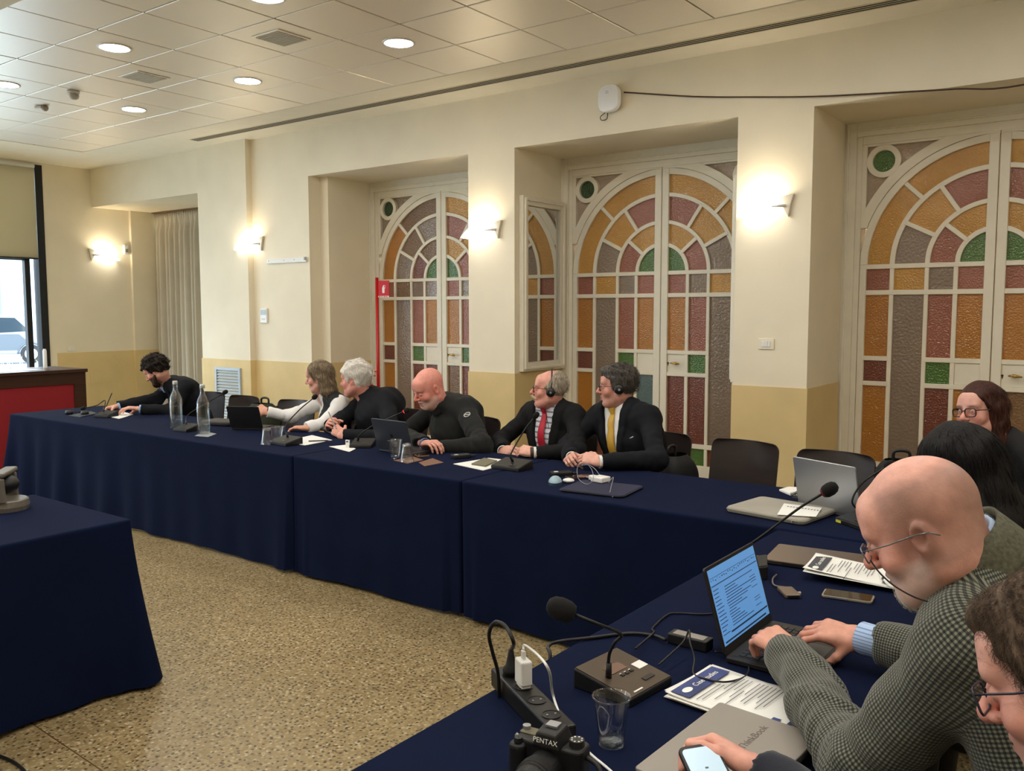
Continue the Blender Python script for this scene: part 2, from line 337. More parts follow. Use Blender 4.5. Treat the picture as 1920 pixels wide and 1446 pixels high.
# ------------------------------------------------------------------ window with black frame, blind, street
M_frame = mat('black_window_frame', (14, 15, 17), 0.5)
wn = empty('window_1', (XE-.12, WY1, 0), 0, kind='structure')
def wbox(n, y0, y1, z0, z1, x0=-.06, x1=.06, m=None): return MB().box(x0, x1, y0, y1, z0, z1).build(n, m or M_frame, wn, bevel=.004)
L_ = WY0-WY1
wbox('frame_post', -.10, 0, 0, WZ1, -.02, .135); wbox('frame_post', L_, L_+.1, 0, WZ1); wbox('frame_head', L_, 0, WZ1-.06, WZ1); wbox('frame_sill', L_, 0, 0, .06)
wbox('sash_stile', -.235, -.165, .06, 2.42, -.05, .03); wbox('sash_stile', L_/2-.03, L_/2+.03, .06, WZ1); wbox('sash_rail', L_, -.165, 2.33, 2.40, -.05, .03)
M_pane = mat('clear_window_glass', (250, 252, 255), 0.0, trans=1.0, ior=1.02, spec=.1)
bl = empty('roller_blind', (XE+.02, WY1-.11, 0), 0, 'cream roller blind pulled down over the top of the window', 'blind')
MB().grid(lambda u, v: (.004*math.sin(v*14), -9.2*u, 2.36+1.2*v), 2, 12).build('fabric', blind_mat(), bl, smooth=True, solid=.004)
MB().cyl((0, 0, 3.575), (0, -9.2, 3.575), .028).build('roller', M_wplastic, bl, smooth=True)
MB().box(-.01, .012, -9.2, 0, 2.342, 2.362).build('bottom_rail', M_frame, bl, bevel=.004)

# street outside
gr = MB().box(-70, XE-.3, -40, 40, -.3, -.02).build('ground', mat('street_asphalt', (180, 190, 196), .9, var=.15, vscale=3)); tag(gr, kind='structure')
fa = MB().box(-46, -45, -20, 45, 0, 8).build('wall_street', mat('pale_facade', (104, 122, 132), .9, var=.05)); tag(fa, kind='structure')
M_carw = mat('white_car_paint', (124, 130, 138), .25, coat=.5)
# ------------------------------------------------------------------ curtain alcove
def curtain_pt(u, v):
    x = -12.17+2.62*u; z = 0.03+3.06*v
    fold = (math.sin(u*2*PI*22+.9*math.sin(u*11)+.4*math.sin(3*v))+.35*math.sin(u*2*PI*9+1))*(.055 if v < .90 else .02+.035*max(0, (.955-v))/.055)
    if v > .955: fold = .012*math.sin(u*2*PI*46)
    return (x+.02*math.sin(u*2*PI*13*2)*(1-v)*.5, 7.46+fold*(.75+.35*(1-v)), z)
cu = empty('curtain', (0, 0, 0), 0, 'floor-length grey-beige pleated curtain in the alcove beside the window wall', 'curtain')
MB().grid(curtain_pt, 420, 40).build('drape', mat('curtain_cloth', (196, 188, 170), .85, sheen=.3, var=.04), cu, smooth=True, solid=.003)
MB().box(-12.18, -9.56, 7.42, 7.49, 3.09, 3.104).build('track', mat('track_brown', (120, 96, 66), .5), cu)
# ================================================================== stained glass doors
G = {'amber': glass_mat('amber_glass', (222, 166, 72)), 'orange': glass_mat('orange_glass', (206, 138, 56)), 'red': glass_mat('rose_red_glass', (176, 108, 86)), 'dred': glass_mat('dark_red_glass', (136, 74, 56)),
     'mauve': glass_mat('mauve_brown_glass', (156, 136, 118), bscale=45), 'brown': glass_mat('brown_glass', (142, 106, 68)), 'green': glass_mat('green_glass', (86, 130, 54)), 'clear': glass_mat('pinkish_clear_glass', (208, 186, 164)),
     'teal': glass_mat('teal_glass', (98, 124, 122)), 'dgreen': glass_mat('dark_green_glass', (46, 82, 44))}
M_brass = mat('brass', (196, 160, 84), 0.25, metal=1.0)
ZS, KE = 1.998, 0.968                                 # spring line, vertical squash of the arch
def arc(r, a): return (-r*math.cos(a), ZS + .012 + KE*r*math.sin(a))
AX = np.array([[1, 0, 0], [0, 0, 1], [0, -1, 0]], float)   # polygon plane x,z; extrusion towards the room
def ring_bar(mb, r0, r1, a0, a1, y0, th, n=28, sg=1):
    """curved bar between two radii"""
    vs = []; 
    for k in range(n+1):
        a = a0+(a1-a0)*k/n
        for r in (r0, r1):
            x, z = arc(r, a)
            for y in (y0, y0-th): vs.append((sg*x, y, z))
    fs = []
    for k in range(n):
        b = 4*k
        fs += [(b, b+4, b+6, b+2), (b+1, b+3, b+7, b+5), (b, b+1, b+5, b+4), (b+2, b+6, b+7, b+3)]
    fs += [(0, 2, 3, 1), (4*n, 4*n+1, 4*n+3, 4*n+2)]
    mb.add(vs, fs)
def sector(r0, r1, a0, a1, xmax=-.068, n=12):
    """pane outline between radii and angles, clipped at the meeting stile"""
    out = []
    def lim(r): return math.acos(min(1, max(-1, -xmax/r))) if r > -xmax else PI/2
    o1 = min(a1, lim(r1)); o0 = min(a1, lim(max(r0, .0701)))
    out += [arc(r1, a0+(o1-a0)*k/n) for k in range(n+1)]
    if r0 > .08: out += [arc(r0, o0-(o0-a0)*k/n) for k in range(n+1)]
    else: out += [(xmax, ZS+.012)]
    return out
COLS = [(-.912, -.735), (-.703, -.480), (-.450, -.278), (-.246, -.070)]
ROWS = {'A': (1.808, 1.976), 'B': (1.284, 1.770), 'C': (1.082, 1.248), 'D': (.432, 1.046), 'E': (.236, .390)}
R4 = math.radians
def make_door(n, xc, scheme):
    root = empty('door_%d' % n, (xc, YD, 0), 0, kind='structure')
    # casing
    cb = MB()
    for s in (-1, 1):
        cb.box(min(s*1.10, s*1.005), max(s*1.10, s*1.005), -.06, .12, 0, 3.14)
        cb.box(min(s*1.006, s*.965), max(s*1.006, s*.965), -.035, .12, 0, 3.03)
        cb.box(min(s*1.075, s*1.06), max(s*1.075, s*1.06), -.075, -.05, 0, 3.12)
    cb.box(-1.005, 1.005, -.058, .12, 3.016, 3.139); cb.box(-.965, .965, -.034, .12, 2.953, 3.017); cb.box(-1.06, 1.06, -.073, -.05, 3.055, 3.068)
    cb.build('casing', M_white, root, bevel=.004)
    for s, side in ((-1, 0), (1, 1)):
        # fixed spandrel: frame with circle, corner panes
        sp = MB(); ring_bar(sp, .965, 1.04, R4(18), R4(89.5), .0, .031, sg=-s)
        sp.box(min(s*.966, s*.93), max(s*.966, s*.93), -.028, .03, 2.3, 2.953); sp.box(min(s*.002, s*.93), max(s*.002, s*.93), -.027, .03, 2.935, 2.954)
        cx, cz = s*.805, 2.815
        m = 36; vs = []
        for k in range(m):
            a = 2*PI*k/m
            for r in (.084, .128):
                for y in (.02, -.032): vs.append((cx+r*math.cos(a), y, cz+r*math.sin(a)))
        fs = []
        for k in range(m):
            b, c = 4*k, 4*((k+1) % m)
            fs += [(b, c, c+2, b+2), (b+1, b+3, c+3, c+1), (b, b+1, c+1, c), (b+2, c+2, c+3, b+3)]
        sp.add(vs, fs)
        spo = sp.build('spandrel', M_white, root, fix=True, bevel=.003)
        MB().prism([(cx+.09*math.cos(2*PI*k/32), cz+.09*math.sin(2*PI*k/32)) for k in range(32)], .006, (0, .004, 0), AX).build('pane', G[scheme[side]['circ']], spo)
        poly = [(s*.94, 2.40), (s*.94, 2.945), (s*.30, 2.945)] + [(-s*arc(1.03, R4(a))[0]*-1 if False else s*-arc(1.03, R4(a))[0], arc(1.03, R4(a))[1]) for a in range(72, 22, -4)]
        MB().prism(poly, .006, (0, .014, 0), AX).build('pane', G[scheme[side]['span']], spo)
        # leaf
        lf = MB(); y0, th = .02, .05
        xs = lambda x0, x1: (min(-s*x0, -s*x1), max(-s*x0, -s*x1))
        lf.box(*xs(-.962, -.912), y0-th, y0, 0, ZS+.01)                                   # hanging stile
        lf.box(*xs(-.070, -.004), y0-th, y0, 0, ZS+.012+KE*.958)                          # meeting stile
        for a, b in ((-.735, -.703), (-.480, -.450), (-.278, -.246)): lf.box(*xs(a, b), y0-th+.008, y0-.008, .2, ZS+.012)
        for z0, z1 in ((1.976, 2.012), (1.770, 1.808)): lf.box(*xs(-.94, -.03), y0-th+.006, y0-.006, z0, z1)
        for z0, z1 in ((1.248, 1.284), (1.046, 1.082)):
            lf.box(*xs(-.94, -.72), y0-th+.006, y0-.006, z0, z1); lf.box(*xs(-.465, -.03), y0-th+.006, y0-.006, z0, z1)
        lf.box(*xs(-.94, -.03), y0-th+.006, y0-.006, .390, .432); lf.box(*xs(-.94, -.03), y0-th+.004, y0-.004, 0.01, .236)
        for r0, r1 in ((.906, .962), (.700, .738), (.446, .482), (.236, .272)):
            ring_bar(lf, r0, r1, 0, math.acos(.02/r1), y0, th-(.003 if r0 > .9 else .009), sg=-s)
        for r0, r1, angs in ((.72, .93, (45,)), (.46, .72, (27.5, 57)), (.25, .46, (41,))):
            for a in angs:
                p, q = arc(r0, R4(a)), arc(r1, R4(a)); lf.bar((-s*p[0], y0-th/2, p[1]), (-s*q[0], y0-th/2, q[1]), th-.016, .036, hint=(0, 1, 0))
        sc = scheme[side]
        z0, z1 = ROWS['C']; lf.box(*xs(-.246, -.07), y0-.032, y0-.012, z0, z1)              # solid lock panel
        leaf = lf.build('leaf', M_white, root, bevel=.003, seg=1)
        def pane(poly, key): MB().prism([(-s*p[0], p[1]) for p in poly], .006, (0, y0-.016, 0), AX).build('pane', G[key], leaf, fix=True)
        for key, r0, r1, a0, a1 in (('r1a', .733, .911, 0, 44.2), ('r1b', .733, .911, 45.8, 90), ('r2a', .478, .705, 0, 26.5), ('r2b', .478, .705, 28.5, 55.8), ('r2c', .478, .705, 58.2, 90), ('r3a', .268, .451, 0, 39.5), ('r3b', .268, .451, 42.5, 90), ('r4', 0, .24, 0, 90)):
            pane(sector(r0, r1, R4(a0), R4(a1)), sc[key])
        for ci, (x0, x1) in enumerate(COLS):
            for rk, (z0, z1) in ROWS.items():
                if ci == 1 and rk in 'BC': continue
                if ci == 1 and rk == 'D': z1 = ROWS['B'][1]
                if ci == 3 and rk == 'C': continue
                e = .005; pane([(x0-e, z0-e), (x1+e, z0-e), (x1+e, z1+e), (x0-e, z1+e)], sc['%s%d' % (rk, ci+1)])
        if s == 1:
            hx, hz = .158, 1.165
            h = MB(); h.lathe([(.001, -.012), (.014, -.010), (.016, 0)], (hx, -.018, hz), 14, np.array([[1, 0, 0], [0, 0, 1], [0, -1, 0]], float)); h.cyl((hx, -.02, hz), (hx, -.06, hz), .007, n=10)
            h.tube([(hx-.035, -.062, hz+.002), (hx, -.066, hz+.004), (hx+.03, -.064, hz), (hx+.055, -.06, hz-.004)], [.006, .011, .010, .006], 10)
            h.build('handle', M_brass, leaf, smooth=True)
            MB().cyl((.078, -.008, hz), (.078, -.016, hz), .009, n=10).box(.074, .082, -.014, -.008, hz-.022, hz).build('keyhole', mat('keyhole_dark', (60, 44, 22), .4), leaf)
    return root
base = dict(circ='dgreen', span='clear', r1a='amber', r1b='amber', r2a='mauve', r2b='amber', r2c='red', r3a='red', r3b='amber', r4='green', A1='red', A2='amber', A3='mauve', A4='red', B1='orange', D2='mauve', B3='red', B4='orange', C1='dred', C3='green', D1='orange', D3='dred', D4='brown', E1='brown', E2='dred', E3='green', E4='brown')
dk = dict(base, span='mauve', r1a='orange', r1b='brown', r2a='mauve', r2b='brown', r2c='mauve', r3a='dred', r3b='brown', A2='brown', A4='mauve', D4='dred', D1='orange')
make_door(1, D_X[0], (dk, dict(base, r2c='red')))
make_door(2, D_X[1], (dict(base, D4='teal'), dict(base, A4='red', D4='dred', D3='dred')))
make_door(3, D_X[2], (dict(base, circ='green', D4='orange'), dict(base, circ='green')))
make_door(4, D_X[3], (base, base))

# corridor behind the doors
co = MB(); co.box(-8.6, 3.6, 9.3, 9.5, 0, 3.4); co.box(-8.6, 3.6, 7.55, 9.5, 3.4, 3.5); co.box(-8.7, -8.6, 7.55, 9.5, 0, 3.5); co.box(3.5, 3.6, 7.55, 9.5, 0, 3.5)
tag(co.build('wall_corridor', mat('corridor_paint', (214, 192, 158), .8)), kind='structure')
for x in (-6.2, -2.6, 1.2):  # unseen lamps added to brighten the corridor behind the door glass
    o = empty('added_corridor_lamp', (x, 8.5, 3.39), 0, 'unseen round lamp added to light the corridor behind the glass doors', 'ceiling light', 'lamps added behind the doors')
    MB().lathe([(.0001, -.03), (.14, -.03), (.15, 0)], n=20).build('diffuser', M_glow, o)
o = empty('corridor_bench', (-3.2, 8.9, 0), 0, 'red upholstered bench glimpsed through the middle glass door', 'bench')
MB().box(-.75, .75, -.22, .22, .42, .62).build('seat', mat('red_upholstery', (190, 26, 22), .7), o, bevel=.03); MB().box(-.75, .75, .17, .25, .62, .9).build('backrest', MATS['red_upholstery'], o, bevel=.03)
for sx in (-.68, .68):
    for sy in (-.17, .17): MB().cyl((sx, sy, 0), (sx, sy, .43), .02, n=10).build('leg', M_black, o)

# mirrors on the reveals of the middle opening
M_mirror = mat('mirror_silver', (225, 225, 220), 0.02, metal=1.0)
for sgn, xr, lab in ((1, -4.838, 'white framed wall mirror on the left reveal beside the middle door'), (-1, -2.714, 'white framed mirror seen edge-on against the right reveal of the middle door')):
    o = empty('wall_mirror', (xr+sgn*.0, 7.0, 1.88), 0, lab, 'mirror', 'framed mirrors on the door reveals')
    y0, y1, z0, z1 = -.385, .325, -.80, .825
    fb = MB()
    for (a, b, c, d) in ((y0, y0+.085, z0, z1), (y1-.085, y1, z0, z1), (y0+.085, y1-.085, z0, z0+.085), (y0+.085, y1-.085, z1-.085, z1)): fb.box(min(0, sgn*.05), max(0, sgn*.05), a, b, c, d)
    for (a, b, c, d) in ((y0+.02, y0+.045, z0+.02, z1-.02), (y1-.045, y1-.02, z0+.02, z1-.02), (y0+.045, y1-.045, z0+.02, z0+.045), (y0+.045, y1-.045, z1-.045, z1-.02)): fb.box(min(sgn*.04, sgn*.068), max(sgn*.04, sgn*.068), a, b, c, d)
    fb.build('frame', M_white, o, bevel=.006)
    MB().box(min(sgn*.01, sgn*.02), max(sgn*.01, sgn*.02), y0+.08, y1-.08, z0+.08, z1-.08).build('mirror_glass', M_mirror, o)

# ================================================================== wall fittings
M_shade = bpy.data.materials.new('frosted_lamp_glass'); M_shade.use_nodes = True
_b = M_shade.node_tree.nodes['Principled BSDF']; _b.inputs['Base Color'].default_value = (1, .97, .9, 1); _b.inputs['Roughness'].default_value = .4; _b.inputs['Emission Color'].default_value = (1.0, .92, .80, 1); _b.inputs['Emission Strength'].default_value = SCONCE_E
M_bulb = mat('halogen_bulb', (255, 236, 200), .3, emit=130.0)
def sconce(loc, rz, label):
    """wing-shaped glass shade on a small wall bracket; local -x = tip, +y = wall"""
    o = empty('wall_sconce', loc, rz, label, 'wall lamp', 'wing-shaped wall lamps')
    MB().prism([(.075, .07), (.175, .085), (.15, .0), (.135, -.085), (.10, -.03), (.085, .0)], .03, (0, 0, 0), AX).build('bracket', mat('bracket_grey', (206, 198, 180), .4), o, bevel=.006)
    MB().cyl((.11, -.03, .0), (.03, -.10, .0), .012, n=12).build('arm', M_wplastic, o, smooth=True)
    top = spline([(-.225, -.062), (-.14, -.005), (-.05, .048), (.04, .060), (.062, .058)], 6); bot = spline([(-.225, -.066), (-.14, -.058), (-.06, -.062), (-.015, -.088), (.03, -.045), (.062, .05)], 5)
    def ip(P, x): return float(np.interp(x, [q[0] for q in P], [q[1] for q in P]))
    def sh(u, v):
        x = -.225+.287*u; zt, zb = ip(top, x), ip(bot, x); z = zb+(zt-zb)*v; w = zt-zb; return (x, -.012-.15*math.sin(v*PI/2)**.7*(1-.5*(u-.6)**2), z)
    MB().grid(sh, 24, 10).build('shade', M_shade, o, smooth=True, solid=.006)
    MB().sphere((-.03, -.085, .012), (.045, .014, .014), 12, 8).build('bulb', M_bulb, o, smooth=True)
    return o
for px, py, lab in ((473, 457, 'lit wing-shaped wall lamp left of the white hanging rail'), (906, 431, 'lit wing-shaped wall lamp on the pillar between the left and middle doors'), (1433, 387, 'lit wing-shaped wall lamp on the pillar above the light switch')):
    c = aty(px, py, YW); sconce((c[0]+.06, YW, c[2]-.01), 0, lab)
for x in (-9.0, -6.3, -3.6, -.9, 1.8): sconce((x, -4.2, 2.44), PI, 'unseen wing-shaped wall lamp added behind the camera for uplight')  # added lamps, out of view, lifting the light on the ceiling
for y in (-2.4, .3, 3.0, 5.4): sconce((3.5, y, 2.44), -PI/2, 'unseen wing-shaped wall lamp added on the side wall for uplight')  # more added lamps throwing light up from the unseen side wall
sconce((XE, 6.64, 2.44), PI/2, 'lit wing-shaped wall lamp on the window wall by the curtain').scale = (-1, 1, 1)

c = aty(1148, 187, YW); o = empty('wifi_router', (c[0], YW, c[2]), 0, 'white rounded access point high on the wall over the middle door', 'router')
MB().prism(rrect(.20, .22, .075, 8), .05, (0, -.02, 0), AX).build('shell', mat('glossy_white', (240, 240, 240), .15, coat=.3), o, bevel=.012, seg=3)
MB().box(-.03, .03, -.02, 0, -.05, .05).build('mount', M_black, o)
MB().tube(spline([(-.075, -.03, .06), (-.11, -.035, .0), (-.10, -.03, -.06), (-.05, -.02, -.10)]), .004, 6).tube(spline([(-.05, -.02, -.10), (-.10, -.02, -.13), (-.09, -.02, -.16), (-.04, -.02, -.155), (-.03, -.02, -.1)]), .0035, 6).build('lead', M_black, o, smooth=True)
for k, w in enumerate((.026, .034)): MB().box(-w/2-.01, w/2-.01, -.0735, -.0725, .055-.014*k, .058-.014*k).build('printed_line', mat('grey_print', (130, 130, 135), .6), o)
pts = [aty(1170, 173, YW-.01), aty(1300, 181, YW-.015), aty(1420, 182, YW-.015), aty(1530, 181, YW-.015), aty(1650, 175, YW-.02), aty(1790, 167, YW-.02), aty(1925, 158, YW-.02), np.array([.3, YW-.012, 3.19]), np.array([1.7, YW-.012, 3.24]), np.array([3.48, YW-.012, 3.30])]
tag(MB().tube(spline(pts, 6), .006, 6).build('network_cable', mat('brown_cable', (70, 52, 34), .6), smooth=True), 'thin dark cable running along the wall from the white access point', 'cable')
c = aty(1437, 645, YW); o = empty('light_switch', (c[0], YW, c[2]), 0, 'white three-button light switch under the lamp on the pillar', 'light switch')
MB().box(-.062, .062, -.010, 0, -.042, .042).build('plate', mat('switch_cream', (236, 228, 205), .4), o, bevel=.004)
for k in range(3): MB().box(-.034+.023*k, -.012+.023*k, -.015, -.009, -.022, .022).build('button', M_wplastic, o, bevel=.002)
c = aty(497, 592, YW); o = empty('thermostat', (c[0], YW, c[2]), 0, 'small white thermostat with grey screen near the wall corner strip', 'thermostat')
MB().box(-.06, .06, -.025, 0, -.085, .085).build('body', M_wplastic, o, bevel=.006); MB().box(-.045, .045, -.028, -.024, .01, .07).build('screen', mat('lcd_grey', (150, 160, 160), .2), o)
MB().box(-.03, .03, -.028, -.024, -.05, -.03).build('button', mat('detector_grey2', (205, 205, 205), .4), o)
a, b_ = aty(503, 489, YW), aty(577, 486, YW); o = empty('hanging_rail', ((a[0]+b_[0])/2, YW, 2.222), 0, 'narrow white rail screwed to the wall right of the lamp', 'rail')
w = (b_[0]-a[0])/2; MB().box(-w, w, -.022, 0, -.03, .022).build('strip', M_wplastic, o, bevel=.003); MB().box(w-.03, w, -.03, -.02, -.01, .024).build('end_clip', mat('clip_grey', (150, 150, 145), .4), o)
for k in (-.9, -.1, .4, .9): MB().cyl((w*k, -.024, 0), (w*k, -.021, 0), .006, n=8).build('screw', mat('clip_grey', (150, 150, 145), .4), o)
# louvred grille in the wainscot
o = empty('wall_louvre', (-9.07, YW-.09, .52), 0, 'grey-blue louvred grille low on the wall behind the bearded man', 'vent grille')
fb = MB()
for (x0, x1, z0, z1) in ((-.25, -.215, -.47, .45), (.215, .25, -.47, .45), (-.215, .215, -.47, -.435), (-.215, .215, .415, .45)): fb.box(x0, x1, -.02, .01, z0, z1)
M_lou = mat('blue_grey_enamel', (176, 190, 200), .4); fb.build('frame', M_lou, o, bevel=.003); MB().box(-.22, .22, .004, .01, -.44, .42).build('back', mat('louvre_shadow', (70, 74, 78), .8), o)
for k in range(24): MB().obox((0, -.008, -.42+.0355*k), (.43, .004, .027), np.array([[1, 0, 0], [0, math.cos(.6), -math.sin(.6)], [0, math.sin(.6), math.cos(.6)]])).build('slat', M_lou, o)
# small box and outlet on the window wall
o = empty('alarm_sensor', (XE, 7.02, 2.54), 0, 'small white sensor box on the window wall near the curtain', 'sensor'); MB().box(0, .05, -.035, .035, -.07, .07).build('housing', M_wplastic, o, bevel=.01); MB().box(.046, .054, -.02, .02, -.04, .01).build('lens', mat('sensor_lens', (150, 140, 128), .3), o)
o = empty('wall_outlet', (XE, 6.17, 1.135), 0, 'cream outlet plate above the dado by the window', 'outlet'); MB().box(0, .012, -.06, .06, -.04, .04).build('plate', MATS['switch_cream'], o, bevel=.003)
for k in (-1, 0, 1): MB().box(.01, .016, .024*k-.01, .024*k+.01, -.02, .02).build('socket', M_wplastic, o)
# fire extinguisher on a signed stand
M_red = mat('fire_red', (196, 26, 30), .35)
c = aty(708, 620, 7.05); o = empty('fire_extinguisher_stand', (c[0], 7.05, 0), .25, 'red fire extinguisher stand with a pole sign by the left door', 'stand')
MB().cyl((0, 0, .0), (0, 0, 2.02), .018, n=12).build('pole', M_red, o, smooth=True); MB().lathe([(.001, .02), (.15, .02), (.17, 0)], n=24).build('base', M_red, o)
sg = MB().box(.015, .155, -.004, .004, 1.80, 1.985).build('sign', mat('sign_red', (206, 22, 44), .4), o); M_sw = mat('sign_white', (244, 240, 240), .4)
MB().prism(rrect(.03, .07, .012), .002, (.085, -.0045, 1.88), AX).build('pictogram', M_sw, sg); MB().box(.078, .092, -.0065, -.0045, 1.915, 1.928).box(.082, .108, -.0065, -.0045, 1.928, 1.934).box(.104, .109, -.0065, -.0045, 1.895, 1.93).build('pictogram', M_sw, sg)
MB().box(.015, .155, -.006, -.0045, 1.80, 1.815).build('text_strip', M_sw, sg)
for k, w in enumerate((.02, .014, .024, .018)): MB().box(.028+.03*k, .028+.03*k+w, -.0075, -.0062, 1.804, 1.811).build('text_mark', mat('sign_red', (206, 22, 44), .4), sg)
o = empty('fire_extinguisher', (c[0]-.02, 6.90, .12), .25, 'red fire extinguisher with black hose behind the white-haired man', 'fire extinguisher')
MB().lathe([(.001, 0), (.085, 0), (.09, .03), (.09, .62), (.07, .70), (.03, .73), (.03, .77), (.001, .77)], n=24).build('cylinder', M_red, o, smooth=True)
MB().box(-.015, .10, -.012, .012, .80, .815).box(-.015, .12, -.012, .012, .85, .862).box(-.02, .02, -.02, .02, .76, .86).build('valve_lever', M_red, o, bevel=.004)
MB().cyl((-.02, -.03, .82), (-.02, -.05, .82), .025, n=14).build('gauge', mat('gauge_steel', (190, 190, 185), .3, metal=.8), o)
MB().tube(spline([(-.02, 0, .83), (-.08, -.01, .93), (-.16, -.02, .92), (-.18, -.02, .7), (-.12, -.02, .4)]), .014, 8).build('hose', M_black, o, smooth=True)
# ================================================================== tables and cloths
M_cloth = mat('navy_tablecloth', (13, 22, 48), 0.95, sheen=0.0, spec=.1, var=0.08, vscale=5, bump=0.15, bscale=900, bdist=0.001)
M_steel = mat('chair_steel', (170, 172, 176), .3, metal=1.0); M_top = mat('table_laminate', (190, 170, 140), .5)
TZ = 0.75
def table(x0, x1, y0, y1, lab):
    o = empty('conference_table', ((x0+x1)/2, (y0+y1)/2, 0), 0, lab, 'table', 'tables under navy cloths')
    a, b = (x1-x0)/2-.012, (y1-y0)/2-.012
    MB().box(-a, a, -b, b, TZ-.035, TZ-.006).build('tabletop', M_top, o, bevel=.004)
    for sx in (-1, 1):
        for sy in (-1, 1): MB().cyl((sx*(a-.12), sy*(b-.1), 0), (sx*(a-.12), sy*(b-.1), TZ-.03), .018, n=12).build('leg', M_steel, o, smooth=True)
def cloth(x0, x1, y0, y1, lab, amp, hem=.02, seed=0, corner=.10, flat=()):
    """draped cloth: rounded plan, skirt with folds. amp(x,y,side) fold size"""
    r = .02; rn = random.Random(seed); ph = [rn.uniform(0, 6.28) for _ in range(6)]
    per = []; L = x1-x0; Wd = y1-y0; st = .022
    def side(p, q, nrm, nm):
        n = max(2, int(math.dist(p, q)/st)); 
        for k in range(n): per.append(((p[0]+(q[0]-p[0])*k/n, p[1]+(q[1]-p[1])*k/n), nrm, nm))
    def cor(cx, cy, a0):
        for k in range(7):
            a = a0+PI/2*k/7; per.append(((cx+r*math.cos(a), cy+r*math.sin(a)), (math.cos(a), math.sin(a)), 'c'))
    side((x0+r, y0), (x1-r, y0), (0, -1), 'f'); cor(x1-r, y0+r, -PI/2); side((x1, y0+r), (x1, y1-r), (1, 0), 'r'); cor(x1-r, y1-r, 0)
    side((x1-r, y1), (x0+r, y1), (0, 1), 'b'); cor(x0+r, y1-r, PI/2); side((x0, y1-r), (x0, y0+r), (-1, 0), 'l'); cor(x0+r, y0+r, PI)
    vlev = [0, .004, .012, .024, .045, .08, .14, .22, .32, .43, .54, .65, .76, .87, .95, 1.0]
    m = len(per); rows = []; s = 0; prev = None; arcl = []
    for (p, n, nm) in per:
        if prev: s += math.dist(p, prev)
        prev = p; arcl.append(s)
    R = .010
    verts = []
    for v in vlev:
        for k, (p, n, nm) in enumerate(per):
            z = TZ-(TZ-(.60 if nm in flat else hem))*v
            q = arcl[k]; a = amp(p[0], p[1], nm)
            dc = min(math.dist(p, c) for c in ((x0, y0), (x1, y0), (x1, y1), (x0, y1)))
            w = .5+.5*math.sin(q*2*PI/.31+ph[0]+1.3*math.sin(q*2.1+ph[1])); w2 = .5+.5*math.sin(q*2*PI/.83+ph[2])
            off = a*(v**1.15)*(.65*w+.35*w2) + .006*v*math.sin(q*9+ph[3])
            cf = 0 if a <= .0001 else corner*(v**1.4)*math.exp(-(dc/.13)**2)*(1+.3*math.sin(q*40))
            d = off+cf; e = R-math.sqrt(max(0, R*R-(R-min(R, (TZ-z)))**2)) if TZ-z < R else 0
            verts.append((p[0]+n[0]*(d-e), p[1]+n[1]*(d-e), z+.004*v*math.sin(q*7+ph[4])*(1 if v == 1 else 0)))
    mb = MB(); fs = [tuple(range(m))] + [(j*m+k, j*m+(k+1) % m, (j+1)*m+(k+1) % m, (j+1)*m+k)[::-1] for j in range(len(vlev)-1) for k in range(m)]
    mb.add(verts, fs); o = mb.build('tablecloth', M_cloth, smooth=False)
    me = o.data
    for pl_ in me.polygons[1:] if hasattr(me.polygons, '__getitem__') else []: pl_.use_smooth = True
    return tag(o, lab, 'tablecloth', 'navy tablecloths')
YF, YB = 3.53, 4.385; XS1, XS2, XL, XR = -4.33, -2.967, -8.14, -.45
def af(x, y, s):
    if s in 'rc' and x > XL+.3: return 0.0
    if s == 'b': return .0
    return .075*max(0, min(1, (-5.6-x)/1.6)) + .016 if s != 'r' else 0
for x0, x1, lab, sd in ((XL, XS1, 'navy cloth over the far end of the long table, hanging in deep folds', 4), (XS1, XS2, 'navy cloth on the middle of the long table, in front of the bald man', 5), (XS2, XR, 'navy cloth on the corner end of the long table, below the tie-wearing men', 6)):
    cloth(x0+.002, x1-.002, YF, YB, lab, af if x0 == XL else (lambda x, y, s: .012 if s == 'f' and x0+.1 < x < x1-.1 else 0.0), seed=sd, corner=.06, flat='b')
    table(x0, x1, YF, YB, 'table under the ' + ('far-end' if x0 == XL else 'middle' if x0 == XS1 else 'corner-end') + ' navy cloth of the long row')
cloth(-1.25, -.45, .25, YF-.02, 'navy cloth on the nearest table, running up to the tweed-jacket man', lambda x, y, s: .02 if s in 'lf' else 0, seed=9, corner=.03, flat='r')
table(-1.25, -.45, .25, YF-.02, 'table under the nearest navy cloth, right side')
cloth(-4.45, -3.565, .2, 2.03, 'navy cloth on the separate table at the left edge, corner flaring out', lambda x, y, s: .035, seed=12, corner=.075)
table(-4.45, -3.565, .2, 2.03, 'separate small table at the left edge under its navy cloth')

